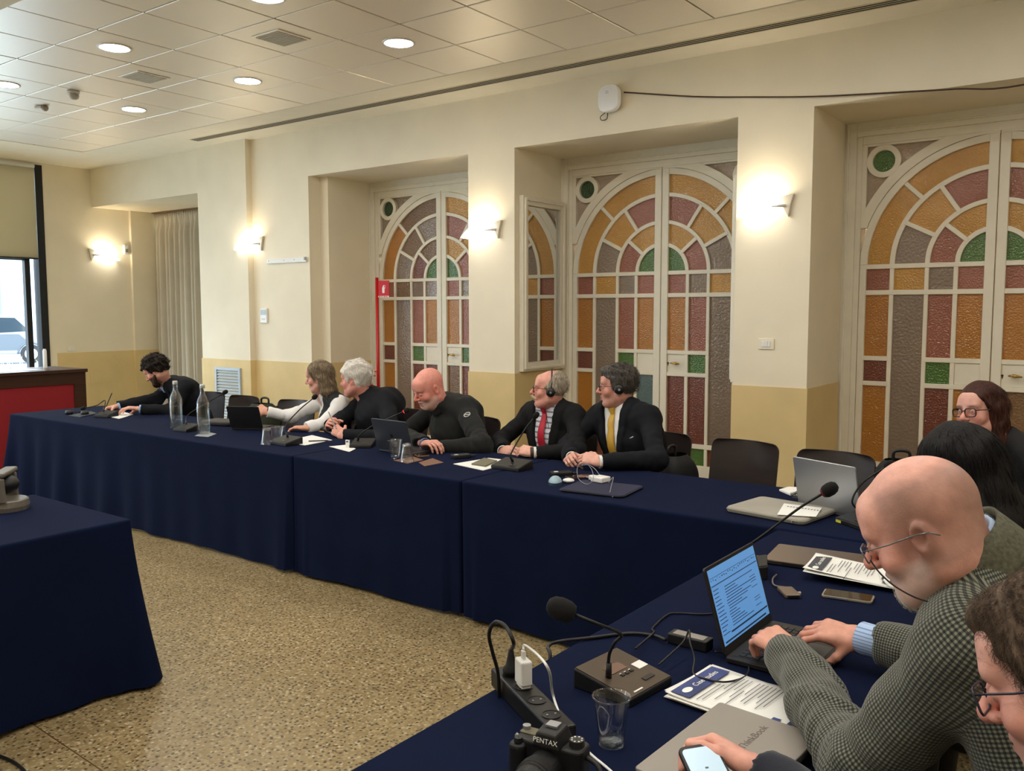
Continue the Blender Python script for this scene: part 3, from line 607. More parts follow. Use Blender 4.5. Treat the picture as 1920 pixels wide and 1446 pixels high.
# ================================================================== chairs
M_chair = mat('dark_moulded_ply', (46, 38, 36), .42, var=.15, vscale=4, stretch=(1, 1, 8))
def make_chair():
    o = empty('conference_chair')
    def back(u, v):
        x = (u-.5)*.43; z = .50+.385*v; y = .20+.05*v+.05*(2*u-1)**2*-1+.05*0
        return (x, y, z)
    pts = rrect(.43, .385, .05, 5); b = MB(); n = len(pts); fr = []; bk = []
    # curved shell: fan of strips
    N = 14
    for side_, off in ((0, -.006), (1, .006)):
        pass
    def hw(z):  # half width with rounded top corners
        t = max(0, (z-(.885-.05))/.05); return .215-.05*(1-math.sqrt(max(0, 1-t*t)))
    zs = [.47+.415*k/18 for k in range(13)] + [.835+.05*math.sin(PI/2*k/6) for k in range(0, 7)]
    vs = []
    for off in (-.007, .007):
        for z in zs:
            for k in range(N+1):
                u = -1+2*k/N; vs.append((hw(z)*u, .215+.06*(z-.47)/.4-.045*u*u+off, z))
    m = N+1; q = len(zs); fs = []
    for j in range(q-1):
        for k in range(N):
            a = j*m+k; fs.append((a, a+1, a+m+1, a+m)); fs.append((q*m+a, q*m+a+m, q*m+a+m+1, q*m+a+1))
    for j in range(q-1): a = j*m; fs.append((a, a+m, q*m+a+m, q*m+a)); a = j*m+N; fs.append((a, q*m+a, q*m+a+m, a+m))
    for k in range(N): a = (q-1)*m+k; fs.append((a, a+1, q*m+a+1, q*m+a)); a = k; fs.append((a, q*m+a, q*m+a+1, a+1))
    auto_smooth(b.add(vs, fs).build('backrest', M_chair, o))
    MB().prism(rrect(.43, .42, .06), .014, (0, 0, .445)).build('seat', M_chair, o, bevel=.005)
    for sx in (-1, 1):
        MB().tube(spline([(sx*.19, -.17, 0), (sx*.18, -.15, .30), (sx*.17, -.12, .43), (sx*.17, .0, .438)]), .011, 8).build('leg', M_steel, o, smooth=True)
        MB().tube(spline([(sx*.20, .26, 0), (sx*.185, .22, .30), (sx*.17, .20, .44), (sx*.15, .225, .56), (sx*.15, .235, .62)]), .011, 8).build('leg', M_steel, o, smooth=True)
    MB().cyl((-.175, .14, .436), (.175, .14, .436), .01, n=8).build('crossbar', M_steel, o, smooth=True)
    return o
ch0 = make_chair(); first = True
CHAIRS = [(-7.22, 4.72, .35, 'dark chair under the bearded man writing at the far end'), (-6.655, 4.67, 0, 'empty dark chair in front of the louvred wall grille'), (-5.95, 4.70, .1, 'dark chair behind the green backpack, next to the woman in white'),
          (-5.22, 4.72, 0, 'dark chair under the woman in the white shirt'), (-4.72, 4.76, 0, 'dark chair under the white-haired man'), (-3.985, 4.70, -.05, 'dark chair under the bald man, its back showing at his elbow'),
          (-3.22, 4.78, 0, 'dark chair under the man in the red tie'), (-2.53, 4.74, 0, 'dark chair under the man in the yellow tie, edge showing'), (-1.985, 4.70, -.12, 'empty brown chair with a black bag hung on its side'), (-1.43, 4.60, -.10, 'empty dark chair behind the silver laptop'),
          (-.06, 2.62, -PI/2, 'chair under the black-haired woman'), (.02, 1.75, -PI/2, 'chair under the man in the tweed jacket'), (.12, 1.08, -PI/2, 'chair under the man holding the phone'), (-.50, 4.74, -.15, 'chair under the smiling woman with glasses')]
for x, y, rz, lab in CHAIRS:
    o = ch0 if first else copy_tree(ch0); first = False
    o.location = (x, y, 0); o.rotation_euler = (0, 0, rz); tag(o, lab, 'chair', 'dark conference chairs')

# ================================================================== desk with red front by the window
ds = empty('reception_desk', (-9.5, 4.0, 0), 0, 'dark wood desk with a red front panel by the window', 'desk')
M_wood = mat('dark_walnut', (54, 28, 20), .35, var=.25, vscale=5, stretch=(1, 1, 8))
ya, yb = -1.3, .935
MB().box(-.72, .03, ya-.01, yb+.012, .985, 1.022).build('desktop', M_wood, ds, bevel=.004)
MB().box(-.03, 0, ya, yb, .86, .985).build('top_rail', M_wood, ds, bevel=.002); MB().box(-.03, 0, yb-.13, yb, 0, .86).build('post', M_wood, ds, bevel=.002); MB().box(-.03, 0, ya, ya+.13, 0, .86).build('post', M_wood, ds, bevel=.002)
MB().box(-.03, -.012, ya+.13, yb-.13, .02, .86).build('front_panel', mat('red_felt', (132, 14, 26), .75), ds)
for y in (ya, yb-.03): MB().box(-.70, -.03, y, y+.03, 0, .985).build('side_panel', M_wood, ds)
o = empty('white_canister', (-9.95, 4.72, 1.022), 0, 'slim white canister standing on the red-fronted desk', 'canister'); MB().lathe([(.001, 0), (.020, 0), (.021, .01), (.021, .19), (.018, .2), (.001, .2)], n=18).build('body', M_wplastic, o, smooth=False); MB().lathe([(.001, .2), (.015, .2), (.015, .212), (.001, .212)], n=16).build('cap', M_wplastic, o)
o = empty('reflection_sheet', (-9.75, 4.15, 1.0225), .2, 'white sheet painted as the window reflection on the red-fronted desk', 'paper'); MB().box(-.15, .15, -.25, .4, 0, .003).build('sheet', M_wplastic, o)  # white sheet stands in for the window's reflection on the desktop
o = empty('desk_chair', (-10.75, 4.45, 0), -PI/2, 'black chair whose back peeks over the red-fronted desk', 'chair')
for ch in children(ch0):
    c2 = ch.copy(); COL.objects.link(c2); c2.parent = o
o.scale = (1, 1, 1.14)
o = empty('white_bag', (-8.62, 3.35, 0), .3, 'white plastic bag on the floor at the far table end', 'bag')
def bagpt(u, v):
    a = 2*PI*u; r = (.15+.03*math.sin(3*a+1)+.015*math.sin(9*a+5*v))*(1-.25*v**2); return (r*math.cos(a), r*.7*math.sin(a), .62*v+.02*math.sin(5*a)*v)
MB().grid(bagpt, 40, 12).build('bag_body', mat('bag_plastic', (222, 228, 236), .4), o, smooth=True)
for sx in (-1, 1): MB().tube(spline([(-.06, sx*.06, .60), (-.04, sx*.065, .70), (.04, sx*.065, .70), (.06, sx*.06, .60)]), .006, 6).build('handle', MATS['bag_plastic'], o, smooth=True)

# ================================================================== parked car outside
def car():
    o = empty('parked_car', (*atd(-6, 632, 28.0)[:2], 0), math.radians(66), 'small white car parked in the street outside the window', 'car')
    prof = [(-1.30, .32), (-1.33, .62), (-1.22, .85), (-.95, .95), (-.45, 1.46), (-.1, 1.54), (.55, 1.53), (1.02, 1.36), (1.24, .95), (1.30, .6), (1.28, .32), (.98, .30), (-.95, .30)]
    ax = np.array([[1, 0, 0], [0, 0, 1], [0, -1, 0]], float)
    MB().prism(prof, 1.5, (0, .75, 0), ax).build('body', M_carw, o, bevel=.07, seg=3)
    M_cg = mat('car_glass', (40, 52, 60), .08, coat=.5); M_ty = mat('tyre_rubber', (30, 30, 32), .8); M_tr = mat('dark_car_trim', (70, 78, 86), .5)
    for s in (-1, 1):
        y = s*.755
        MB().prism([(-.78, .98), (-.38, 1.40), (.05, 1.45), (.05, .98)], .012*s, (0, y, 0), ax*np.array([[1], [1], [1]])).build('side_window', M_cg, o)
        MB().prism([(.10, .98), (.10, 1.45), (.52, 1.44), (.92, 1.02)], .012*s, (0, y, 0), ax).build('side_window', M_cg, o)
        MB().prism([(-.70, .42), (-.78, .93), (.62, .93), (.86, .70), (.62, .42)], .010*s, (0, y, 0), ax).build('door', M_tr, o)
        for x in (-.93, .93):
            w = MB().lathe([(.001, -.09), (.2, -.09), (.28, -.085), (.30, -.06), (.30, .06), (.28, .085), (.2, .09), (.001, .09)], (x, s*.70, .30), 28, np.array([[1, 0, 0], [0, 0, 1], [0, 1, 0]], float)).build('wheel', M_ty, o, smooth=False)
            MB().lathe([(.001, .0), (.17, .02), (.185, 0)], (x, s*.795, .30), 20, np.array([[1, 0, 0], [0, 0, 1], [0, s, 0]], float)).build('hubcap', mat('hubcap_silver', (200, 204, 208), .3, metal=.6), w)
            vs = MB()
            vs.tube([(x+.36*math.cos(a), s*.752, .30+.36*math.sin(a)) for a in [PI*k/12 for k in range(13)]], .03, 6).build('wheel_arch', M_tr, o, smooth=True)
    MB().box(-1.34, -1.28, -.6, .6, .7, .8).build('headlight_strip', M_cg, o); MB().box(1.22, 1.3, -.62, -.45, .7, .95).build('tail_light', mat('tail_red', (150, 20, 20), .3), o); MB().box(1.22, 1.3, .45, .62, .7, .95).build('tail_light', MATS['tail_red'], o)
    MB().prism([(-.92, .97), (-.45, 1.43), (-.40, 1.43), (-.87, .97)], 1.3, (0, .65, 0), ax).build('windscreen', M_cg, o)
    return o
car()
kb = MB()
for k in range(260):
    x, y = -26.5+random.uniform(-.5, .5), random.uniform(8, 20); h = random.uniform(.15, .42); a = random.uniform(0, 6.28)
    kb.add([(x-.02*math.cos(a), y-.02*math.sin(a), 0), (x+.02*math.cos(a), y+.02*math.sin(a), 0), (x+random.uniform(-.15, .15), y+random.uniform(-.15, .15), h)], [(0, 1, 2)])
tag(kb.build('roadside_grass', mat('dry_grass', (168, 172, 140), .9)), 'dry tufts of grass along the kerb outside the window', 'grass', kind='stuff')
o = empty('street_pillar', (*atd(42, 600, 36)[:2], 0), .3, 'pale street pillar seen through the window beyond the car', 'pillar'); MB().box(-.5, .5, -.5, .5, 0, 6).build('shaft', mat('pillar_stone', (170, 192, 205), .9), o); MB().box(-.6, .6, -.6, .6, 0, .5).build('plinth', MATS['pillar_stone'], o); MB().box(-.6, .6, -.6, .6, 5.6, 6).build('capital', MATS['pillar_stone'], o)
# ================================================================== things on the tables
M_mic = mat('mic_black', (18, 18, 19), .5); M_foam = mat('mic_foam', (14, 13, 13), .95, bump=.5, bscale=600, bdist=.002); M_miclid = mat('mic_lid_bronze', (84, 72, 60), .35, metal=.35)
M_paper = mat('white_paper', (236, 236, 230), .8); M_ink = mat('grey_ink', (90, 92, 98), .8); M_blue = mat('brochure_blue', (52, 66, 120), .6, var=.3, vscale=14)
M_alu = mat('silver_aluminium', (168, 170, 174), .35, metal=.75); M_spacegrey = mat('space_grey_aluminium', (74, 77, 86), .38, metal=.6); M_lapblk = mat('laptop_black', (26, 25, 26), .5); M_bronze = mat('bronze_aluminium', (112, 96, 84), .38, metal=.55)
M_clear = thin_glass('clear_plastic', (.95, .96, .97), .05, .42, .08); M_water = thin_glass('water', (.93, .95, .96), .04, .3); M_glassb = thin_glass('bottle_glass', (.955, .97, .97), .04, .40, .05)
M_card = mat('brown_card', (124, 92, 72), .8)
def text(parent, body, size, loc, m, rot=None, ext=.0002, name='lettering', align='CENTER'):
    cu_ = bpy.data.curves.new(name, 'FONT'); cu_.body = body; cu_.size = size; cu_.extrude = ext; cu_.align_x = align; cu_.align_y = 'CENTER'; o = bpy.data.objects.new(name, cu_); COL.objects.link(o); cu_.materials.append(m)
    dg = bpy.context.evaluated_depsgraph_get(); me = bpy.data.meshes.new_from_object(o.evaluated_get(dg)); bpy.data.objects.remove(o); o = bpy.data.objects.new(name, me); COL.objects.link(o)
    o.parent = parent; o.location = loc; o.rotation_euler = rot or (0, 0, 0); return o
def local(loc, rz, P):
    d = np.array(P, float)-np.array(loc, float); c, s = math.cos(-rz), math.sin(-rz); return np.array([c*d[0]-s*d[1], s*d[0]+c*d[1], d[2]])
def mic(loc, rz, neck, lab, lit=False, detail=False, size=(.145, .135), foam=.017, foot=None, ring=None):
    """wedge-shaped desk unit with gooseneck microphone; local -y is the low front edge"""
    o = empty('conference_microphone', (loc[0], loc[1], TZ), rz, lab, 'microphone', 'gooseneck desk microphones'); a, b = size[0]/2, size[1]/2
    body = MB().add([(-a, -b, 0), (a, -b, 0), (a, b, 0), (-a, b, 0), (-a, -b, .020), (a, -b, .020), (a, b, .048), (-a, b, .048)], [(3, 2, 1, 0), (4, 5, 6, 7), (0, 1, 5, 4), (1, 2, 6, 5), (2, 3, 7, 6), (3, 0, 4, 7)])
    bo = body.build('base', M_mic, o, bevel=.004)
    lid = MB().add([(-a+.004, -b+.003, .0205), (a-.004, -b+.003, .0205), (a-.004, b-.003, .0478), (-a+.004, b-.003, .0478), (-a+.004, -b+.003, .0225), (a-.004, -b+.003, .0225), (a-.004, b-.003, .0498), (-a+.004, b-.003, .0498)], [(3, 2, 1, 0), (4, 5, 6, 7), (0, 1, 5, 4), (1, 2, 6, 5), (2, 3, 7, 6), (3, 0, 4, 7)]).build('top_panel', M_miclid if detail else M_mic, o)
    zt = lambda y: .0225+(y+b)/(2*b)*.0273; tilt = math.atan2(.0273, 2*b)
    R = np.array([[1, 0, 0], [0, math.cos(tilt), math.sin(tilt)], [0, -math.sin(tilt), math.cos(tilt)]])
    def on(name, x, y, w, h, t, m): return MB().obox((x, y, zt(y)+t/2), (w, h, t), R).build(name, m, o)
    on('button', a*.35, -b*.62, .04, .012, .002, mat('mic_button', (40, 36, 34), .4))
    if detail:
        on('display', -.005, b*.25, .060, .030, .0012, mat('mic_display', (120, 96, 84), .2)); on('sticker', a*.72, -b*.05, .036, .026, .001, M_paper); on('caption', -a*.45, -b*.86, .034, .004, .001, M_paper)
        for k in range(3): on('key', -.016+.018*k, -.010, .011, .008, .0025, MATS['mic_button']); on('key_mark', -.016+.018*k, -.003, .007, .002, .001, M_paper)
    if foot is None: foot = (-a*.55, b*.45)
    P = [np.array([foot[0], foot[1], zt(foot[1])])]+[local((loc[0], loc[1], TZ), rz, q) for q in neck]
    MB().cyl(P[0]-np.array([0, 0, .004]), P[0]+(P[1]-P[0])*(.035/max(.036, np.linalg.norm(P[1]-P[0]))), .008, .0065, 12).build('socket', M_mic, o, smooth=True)
    path = spline(P, 8); e = nz_(path[-1]-path[-2]); MB().tube(path, .0042, 8).build('gooseneck', M_mic, o, smooth=True)
    x, y, z = frame(e); h = foam
    MB().lathe([(.001, h*2.55), (h*.5, h*2.45), (h*.85, h*2.05), (h, h*1.4), (h*.95, h*.6), (h*.7, h*.1), (h*.35, 0), (.004, 0)], path[-1], 20, np.stack([x, y, z])).build('foam_head', M_foam, o, smooth=True)
    if ring or lit:
        mr = mat('mic_ring_lit', (255, 30, 30), .4, emit=9.0) if lit else mat('mic_ring_red', (150, 40, 50), .4)
        MB().lathe([(h*.3, -.001), (h*.62, 0), (h*.80, .006), (h*.80, .009)], path[-1], 18, np.stack([x, y, z])).build('light_ring', mr, o, smooth=True)
    return o
def nz_(v): return v/np.linalg.norm(v)
Y_ = aty
c = atz(199, 782, TZ); mic(c, .35, [c+np.array([-.10, .05, .13]), Y_(182, 760, 3.92), Y_(160, 765, 3.86)], 'black desk microphone bent down in front of the bearded writing man', foot=(-.05, .03), size=(.15, .13))
c = atz(350, 808, TZ); mic(c, .15, [Y_(351, 780, 3.88), Y_(372, 765, 3.95), Y_(418, 738, 4.06)], 'black desk microphone between the two glass bottles', foot=(-.04, .03))
c = atz(536, 833, TZ); mic(c, -.05, [Y_(535, 800, 3.86), Y_(560, 770, 3.95), Y_(586, 748, 4.05)], 'black desk microphone beside the white papers of the white-haired man', foot=(-.02, .03), size=(.19, .14))
c = atz(680, 838, TZ); mic(c, .55, [Y_(675, 815, 4.02), Y_(700, 798, 4.08), Y_(735, 782, 4.12), Y_(757, 772, 4.16)], 'desk microphone with a red glowing ring in front of the bald man', lit=True, foot=(-.04, .02))
c = atz(960, 879, TZ); mic(c, -.02, [Y_(957, 855, 3.98), Y_(968, 832, 4.02), Y_(986, 803, 4.06), Y_(1001, 784, 4.10)], 'black desk microphone in front of the man in the red tie', foot=(-.01, .02), size=(.20, .14))
c = atz(1618, 985, TZ); mic(c, -.6, [c+np.array([-.055, .03, .09]), c+np.array([-.02, .05, .17]), c+np.array([.06, .08, .24])], 'black desk microphone with a yellow label beside the silver laptop', foot=(-.05, .03), size=(.17, .15))
_o = bpy.data.objects['conference_microphone.005']; MB().box(-.075, -.045, -.078, -.075, .004, .014).build('yellow_label', mat('yellow_label', (214, 210, 70), .6), _o)
c = np.array([-1.12, 2.86, TZ]); mic(c, -1.2, [atd(1386, 1040, 2.98), atd(1440, 997, 2.93), atd(1500, 952, 2.87), atd(1542, 926, 2.83)], 'desk microphone with a maroon collar rising behind the open laptop', foot=(.04, .02), foam=.022, ring=True)
q = [atz(1088, 1262, .79), atz(1178, 1210, .79), atz(1243, 1258, .79), atz(1163, 1302, .79)]; c = sum(q)/4; d = q[2]-q[3]
mic(c, math.atan2(d[1], d[0])-PI/2+PI/2+.0, [atz(1142, 1230, .84), atz(1152, 1206, .875), atz(1164, 1189, .90), atz(1120, 1170, .935), atz(1078, 1153, .955)], 'near desk microphone with a bronze top panel and small display', detail=True, size=(.175, .165), foot=(-.052, .005), foam=.027)

def laptop(loc, rz, w, d, tilt, lab, m, h=None, screen=False, logo=None, keys=False):
    """open laptop; hinge on the local x axis, user side towards -y, lid leaning to +y"""
    o = empty('laptop', (loc[0], loc[1], TZ), rz, lab, 'laptop', 'laptops on the tables'); h = h or d*.97
    MB().prism(rrect(w, d, .012), .014, (0, -d/2, .002)).build('base', m, o, bevel=.003)
    MB().prism(rrect(w*.88, d*.46, .004), .001, (0, -d*.29, .0155)).build('keyboard_well', M_lapblk, o)
    if keys:
        kb = empty
        for r_ in range(5):
            for k in range(13): MB().box(-w*.42+k*w*.0645, -w*.42+k*w*.0645+w*.054, -d*.12-r_*.018-.014, -d*.12-r_*.018, .0165, .0185).build('key', mat('key_black', (34, 34, 36), .5), o)
    MB().prism(rrect(w*.36, d*.26, .004), .0008, (0, -d*.75, .0158)).build('touchpad', mat('touchpad_grey', (60, 60, 62), .4), o)
    ly, lz = math.sin(tilt), math.cos(tilt); ax = np.array([[1, 0, 0], [0, ly, lz], [0, -lz, ly]], float)   # lid plane x / up, outward normal towards user
    lid = MB().prism(rrect(w, h, .010), .007, (0, ly*h/2+.004, .014+lz*h/2), ax).build('lid', m, o, bevel=.002)
    fr = lambda u, v, t: np.array([0, .004, .014])+ax[0]*u+ax[1]*v+ax[2]*t
    if screen:
        MB().add([fr(-w*.47, h*.10, .0078), fr(w*.47, h*.10, .0078), fr(w*.47, h*.96, .0078), fr(-w*.47, h*.96, .0078)], [(0, 1, 2, 3)]).build('screen', mat('lit_screen', (88, 140, 196), .3, emit=.42), lid)
        bz = MB(); bz.add([fr(-w*.49, h*.02, .0074), fr(w*.49, h*.02, .0074), fr(w*.49, h*.985, .0074), fr(-w*.49, h*.985, .0074)], [(0, 1, 2, 3)]).build('bezel', M_lapblk, lid)
        tx = MB(); rr = random.Random(3)
        def ln(u0, u1, v, t=.0016): tx.add([fr(u0, v-t, .0080), fr(u1, v-t, .0080), fr(u1, v+t, .0080), fr(u0, v+t, .0080)], [(0, 1, 2, 3)])
        ln(-w*.46, w*.46, h*.77, .0012); ln(-w*.46, w*.46, h*.86, .0006); ln(-w*.30, w*.46, h*.20, .0022); ln(-w*.44, w*.40, h*.13, .0022)
        for k in range(22): u = -w*.45+k*w*.041; ln(u, u+w*rr.uniform(.008, .022), h*(.82+.025*rr.random()), .0016)
        for k in range(13): ln(-w*.45, -w*.45+w*rr.uniform(.06, .14), h*(.72-.042*k), .0010)
        for k in range(15):
            u = -w*.26+w*.02*rr.random(); L = rr.uniform(.1, .62); ln(u, u+w*L, h*(.70-.032*k), .0010)
            if rr.random() < .5: ln(w*.25, w*.25+w*.12, h*(.70-.032*k), .0008)
        tx.build('screen_text', mat('screen_ink', (44, 74, 112), .4), lid)
    if logo:
        MB().lathe([(.0001, 0), (.013, 0)], fr(0, h*.5, -.0006), 18, np.stack([-ax[0], ax[1], -ax[2]])).add([fr(.001, h*.5+.013, -.0006), fr(.008, h*.5+.019, -.0006), fr(.009, h*.5+.024, -.0006), fr(.003, h*.5+.020, -.0006)], [(3, 2, 1, 0)]).build('lid_logo', mat('dark_logo', (20, 20, 24), .3), lid)
    return o
# two-in-one of the woman in white, grey laptop of the bald man, silver one at the corner, tweed man's laptop
laptop((-5.565, 4.115), R4(180+27), .26, .19, R4(22), 'open black laptop with its back to the room, held by the woman in white', M_lapblk)
laptop((-3.88, 3.985), R4(180-2), .315, .22, R4(17), 'open dark grey laptop with a round fruit mark in front of the bald man', M_spacegrey, logo=True)
laptop((-1.165, 3.925), R4(180-22), .335, .235, R4(12), 'open silver laptop at the table corner, no one behind it', M_alu)
laptop((-.868, 2.245), R4(90), .335, .235, R4(16), 'open black laptop with a blue document on screen, used by the tweed-jacket man', M_lapblk, screen=True, keys=True)

def closed_laptop(quad, lab, m, th=.016, name='closed_laptop', cat='laptop'):
    a, b, c_, d_ = [np.array(p, float)[:2] for p in quad]; ctr = (a+b+c_+d_)/4; u = ((c_-b)+(d_-a))/2; v = ((b-a)+(c_-d_))/2; rz = math.atan2(u[1], u[0]); w, h = np.linalg.norm(u), np.linalg.norm(v)
    o = empty(name, (ctr[0], ctr[1], TZ+.002), rz, lab, cat); return o, w, h
o, w, h = closed_laptop([atz(1438, 1068, TZ), atz(1500, 1025, TZ), atz(1612, 1045, TZ), atz(1585, 1082, TZ)], 'closed bronze-brown laptop under the corner of white papers', M_bronze)
MB().prism(rrect(.33, .24, .01), .008, (0, 0, 0)).build('base', M_lapblk, o, bevel=.002); MB().prism(rrect(.33, .24, .01), .007, (0, 0, .009)).build('lid', M_bronze, o, bevel=.002); MB().box(-.1, .1, -.121, -.118, .004, .012).build('hinge', M_lapblk, o)
MB().tube(spline([(-.168, -.06, .008), (-.20, -.075, .008), (-.19, -.11, .004)]), .004, 6).build('port_plug', M_alu, o, smooth=True)
# hub with lead
c = atz(1479, 1115, TZ); o = empty('usb_hub', (c[0], c[1], TZ+.001), R4(-52), 'small bronze adapter hub with a short lead by the phone', 'adapter')
MB().prism(rrect(.088, .05, .006), .012, (0, 0, 0)).build('case', M_bronze, o, bevel=.003); MB().box(.044, .046, -.018, .018, .002, .010).build('port', M_black, o); MB().cyl((.01, .026, .006), (.01, .034, .006), .006, n=10).build('port_button', M_alu, o)
p_ = [local((c[0], c[1], TZ), R4(-52), q) for q in (atz(1456, 1078, TZ+.01), atz(1449, 1086, TZ+.006), atz(1452, 1098, TZ+.006))]; MB().tube(spline(p_+[(-.044, .01, .007)]), .0028, 6).build('lead', mat('grey_lead', (110, 100, 96), .5), o, smooth=True)
def phone(ctr, rz, w, h, lab, m=None, z=TZ, name='phone'):
    o = empty(name, (ctr[0], ctr[1], z+.001), rz, lab, 'phone'); MB().prism(rrect(w, h, .011), .008, (0, 0, 0)).build('case', m or M_black, o, bevel=.002); MB().prism(rrect(w*.93, h*.93, .009), .0006, (0, 0, .0081)).build('screen', mat('dark_phone_glass', (44, 36, 32), .06, coat=.5), o); return o
o = phone(atz(1590, 1121, TZ), R4(8), .150, .074, 'smartphone in a clear case lying by the white papers near the tweed sleeve', mat('clear_case', (150, 140, 124), .25)); MB().box(-.05, .0, -.040, -.037, .002, .007).build('side_button', M_alu, o)

def lines(parent, specs, m, z=.0008, name='printed_text'):
    b = MB()
    for x0, x1, y, t in specs: b.add([(x0, y-t, z), (x1, y-t, z), (x1, y+t, z), (x0, y+t, z)], [(0, 1, 2, 3)])
    return b.build(name, m, parent)
def sheet(w, h, curl=.004, seed=0, n=12):
    r_ = random.Random(seed); p = [r_.uniform(0, 6) for _ in range(3)]
    return MB().grid(lambda u, v: ((u-.5)*w, (v-.5)*h, curl*(.5+.5*math.sin(u*4+p[0]))*(abs(v-.5)*2)**2+curl*.6*(abs(u-.5)*2)**3), n, n)
def paras(w, h, x0, x1, y0, n, gap, seed):
    r_ = random.Random(seed); return [(x0, x0+(x1-x0)*r_.uniform(.45, 1), y0-k*gap, .0013) for k in range(n)]
# printed agenda in front of the tweed man (text reads from the right)
def agenda(ctr, rz, lab, banner, n, z=TZ, w=.297, h=.21):
    o = empty('printed_papers', (ctr[0], ctr[1], z+.001), rz, lab, 'papers')
    r_ = random.Random(len(lab))
    for k in range(n):
        s_ = sheet(w, h, .006 if k == n-1 else .002, k).build('sheet', M_paper, o, smooth=True, solid=.0006); s_.location = (r_.uniform(-.012, .012)*(k < n-1), r_.uniform(-.012, .012)*(k < n-1), .0024*k+.001); s_.rotation_euler = (0, 0, r_.uniform(-.05, .05)*(k < n-1))
    zt = .0024*(n-1)+.0068
    b = MB().add([(-w*.47, -h*.46, zt), (-w*.30, -h*.46, zt), (-w*.30, h*.46, zt), (-w*.47, h*.46, zt)], [(0, 1, 2, 3)]).build('banner', banner, o)
    MB().lathe([(.0001, 0), (.018, 0)], (-w*.385, -h*.30, zt+.0004), 18, np.diag([.55, 1, 1])).build('banner_emblem', M_paper, o); text(o, 'Case studies', .021, (-w*.385, h*.10, zt+.0006), M_paper, (0, 0, PI/2))
    L = MB(); rr = random.Random(9)
    for k in range(14):
        x = -w*.25+k*w*.034; y1 = h*(.40 if k not in (0, 1, 6) else .1); y0 = y1-h*rr.uniform(.35, .75); L.add([(x-.0011, y0, zt-.001), (x+.0011, y0, zt-.001), (x+.0011, y1, zt-.001), (x-.0011, y1, zt-.001)], [(0, 3, 2, 1)][:1])
    for k in range(5): x = w*.33+k*.006; L.add([(x-.0008, h*.02, zt+.0012), (x+.0008, h*.02, zt+.0012), (x+.0008, h*.02+.035, zt+.0012), (x-.0008, h*.02+.035, zt+.0012)], [(0, 3, 2, 1)])
    L.build('printed_text', M_ink, o, fix=False); MB().box(w*.33, w*.39, -h*.42, -h*.30, zt+.0008, zt+.0014).build('seal', banner, o); MB().box(w*.455, w*.475, -h*.46, h*.46, zt+.003, zt+.0036).build('edge_bar', banner, o)
    return o
agenda((-.805, 3.015), R4(6), 'printed agenda with a grey banner beside the bronze laptop', mat('banner_grey', (70, 72, 78), .7), 2, z=TZ+.019).rotation_euler = (0, R4(3.4), R4(6))
c = atz(1655, 1102, TZ); o = empty('pen', (c[0]+.005, c[1], TZ+.021), R4(-62), 'white pen lying across the printed agenda', 'pen'); MB().cyl((-.07, 0, .005), (.05, 0, .005), .0045, n=10).build('barrel', M_wplastic, o, smooth=True); MB().cyl((-.02, 0, .005), (.0, 0, .005), .0048, n=10).build('grip', M_black, o); MB().cyl((.05, 0, .005), (.068, 0, .005), .0045, .001, n=10).build('tip', M_wplastic, o)
agenda((-.735, 1.885), R4(-5), 'stack of blue-bannered brochures in front of the open laptop', M_blue, 6)
# grey closed laptop with lettering in the foreground
o = empty('closed_laptop', (-.655, 1.605, TZ+.012), R4(-6), 'closed grey laptop with faint lettering, half on the brochures, under the phone', 'laptop'); o.rotation_euler = (R4(3.6), 0, R4(-6)); MB().prism(rrect(.23, .33, .008), .009, (0, 0, 0)).build('base', mat('grey_lap_base', (90, 88, 86), .4), o, bevel=.002); MB().prism(rrect(.23, .33, .008), .007, (0, 0, .0095)).build('lid', mat('mineral_grey', (150, 144, 136), .42, metal=.3), o, bevel=.002); text(o, 'ThinkBook', .024, (.012, .075, .0168), mat('grey_print2', (104, 92, 88), .5), (0, 0, PI/2))

# chargers, power strip and cables on the near table
c = atz(1294, 1211, TZ); d = atz(1338, 1222, TZ)-atz(1250, 1200, TZ); rzb = math.atan2(d[1], d[0]); o = empty('laptop_charger', (c[0], c[1], TZ+.001), rzb, 'black laptop charger brick with a silver label behind the open laptop', 'charger')
MB().prism(rrect(.115, .046, .005), .028, (0, 0, 0)).build('brick', M_black, o, bevel=.003); MB().box(-.045, .045, -.016, .016, .0282, .0290).build('label', mat('charger_label', (150, 146, 140), .4), o)
W_ = lambda q, z: atz(q[0], q[1], z)
def cable(name, pts, r, m, lab, n=8): return tag(MB().tube(spline(pts, 8), r, n).build(name, m, smooth=True), lab, 'cable', 'cables on the tables')
M_cab = mat('black_cable', (20, 20, 22), .5)
cable('power_cable', [W_((1248, 1200), TZ+.014), W_((1225, 1192), TZ+.008), W_((1180, 1188), TZ+.006), W_((1110, 1196), TZ+.006), W_((1050, 1203), TZ+.006), W_((1028, 1213), TZ+.004), np.array([-1.262, 1.86, TZ-.03]), np.array([-1.285, 1.80, TZ-.25])], .005, M_cab, 'thick black cable running from the charger brick over the table edge')
cable('charger_cable', [W_((1340, 1222), TZ+.014), W_((1375, 1228), TZ+.005), W_((1402, 1245), TZ+.004), W_((1398, 1268), TZ+.012), W_((1360, 1279), TZ+.022), W_((1318, 1272), TZ+.022), W_((1300, 1262), TZ+.016), W_((1302, 1235), TZ+.03), W_((1294, 1205), TZ+.06), W_((1292, 1182), TZ+.075), W_((1280, 1205), TZ+.05), W_((1235, 1247), TZ+.03)], .0025, M_cab, 'thin black cable looping from the charger brick onto the brochures')
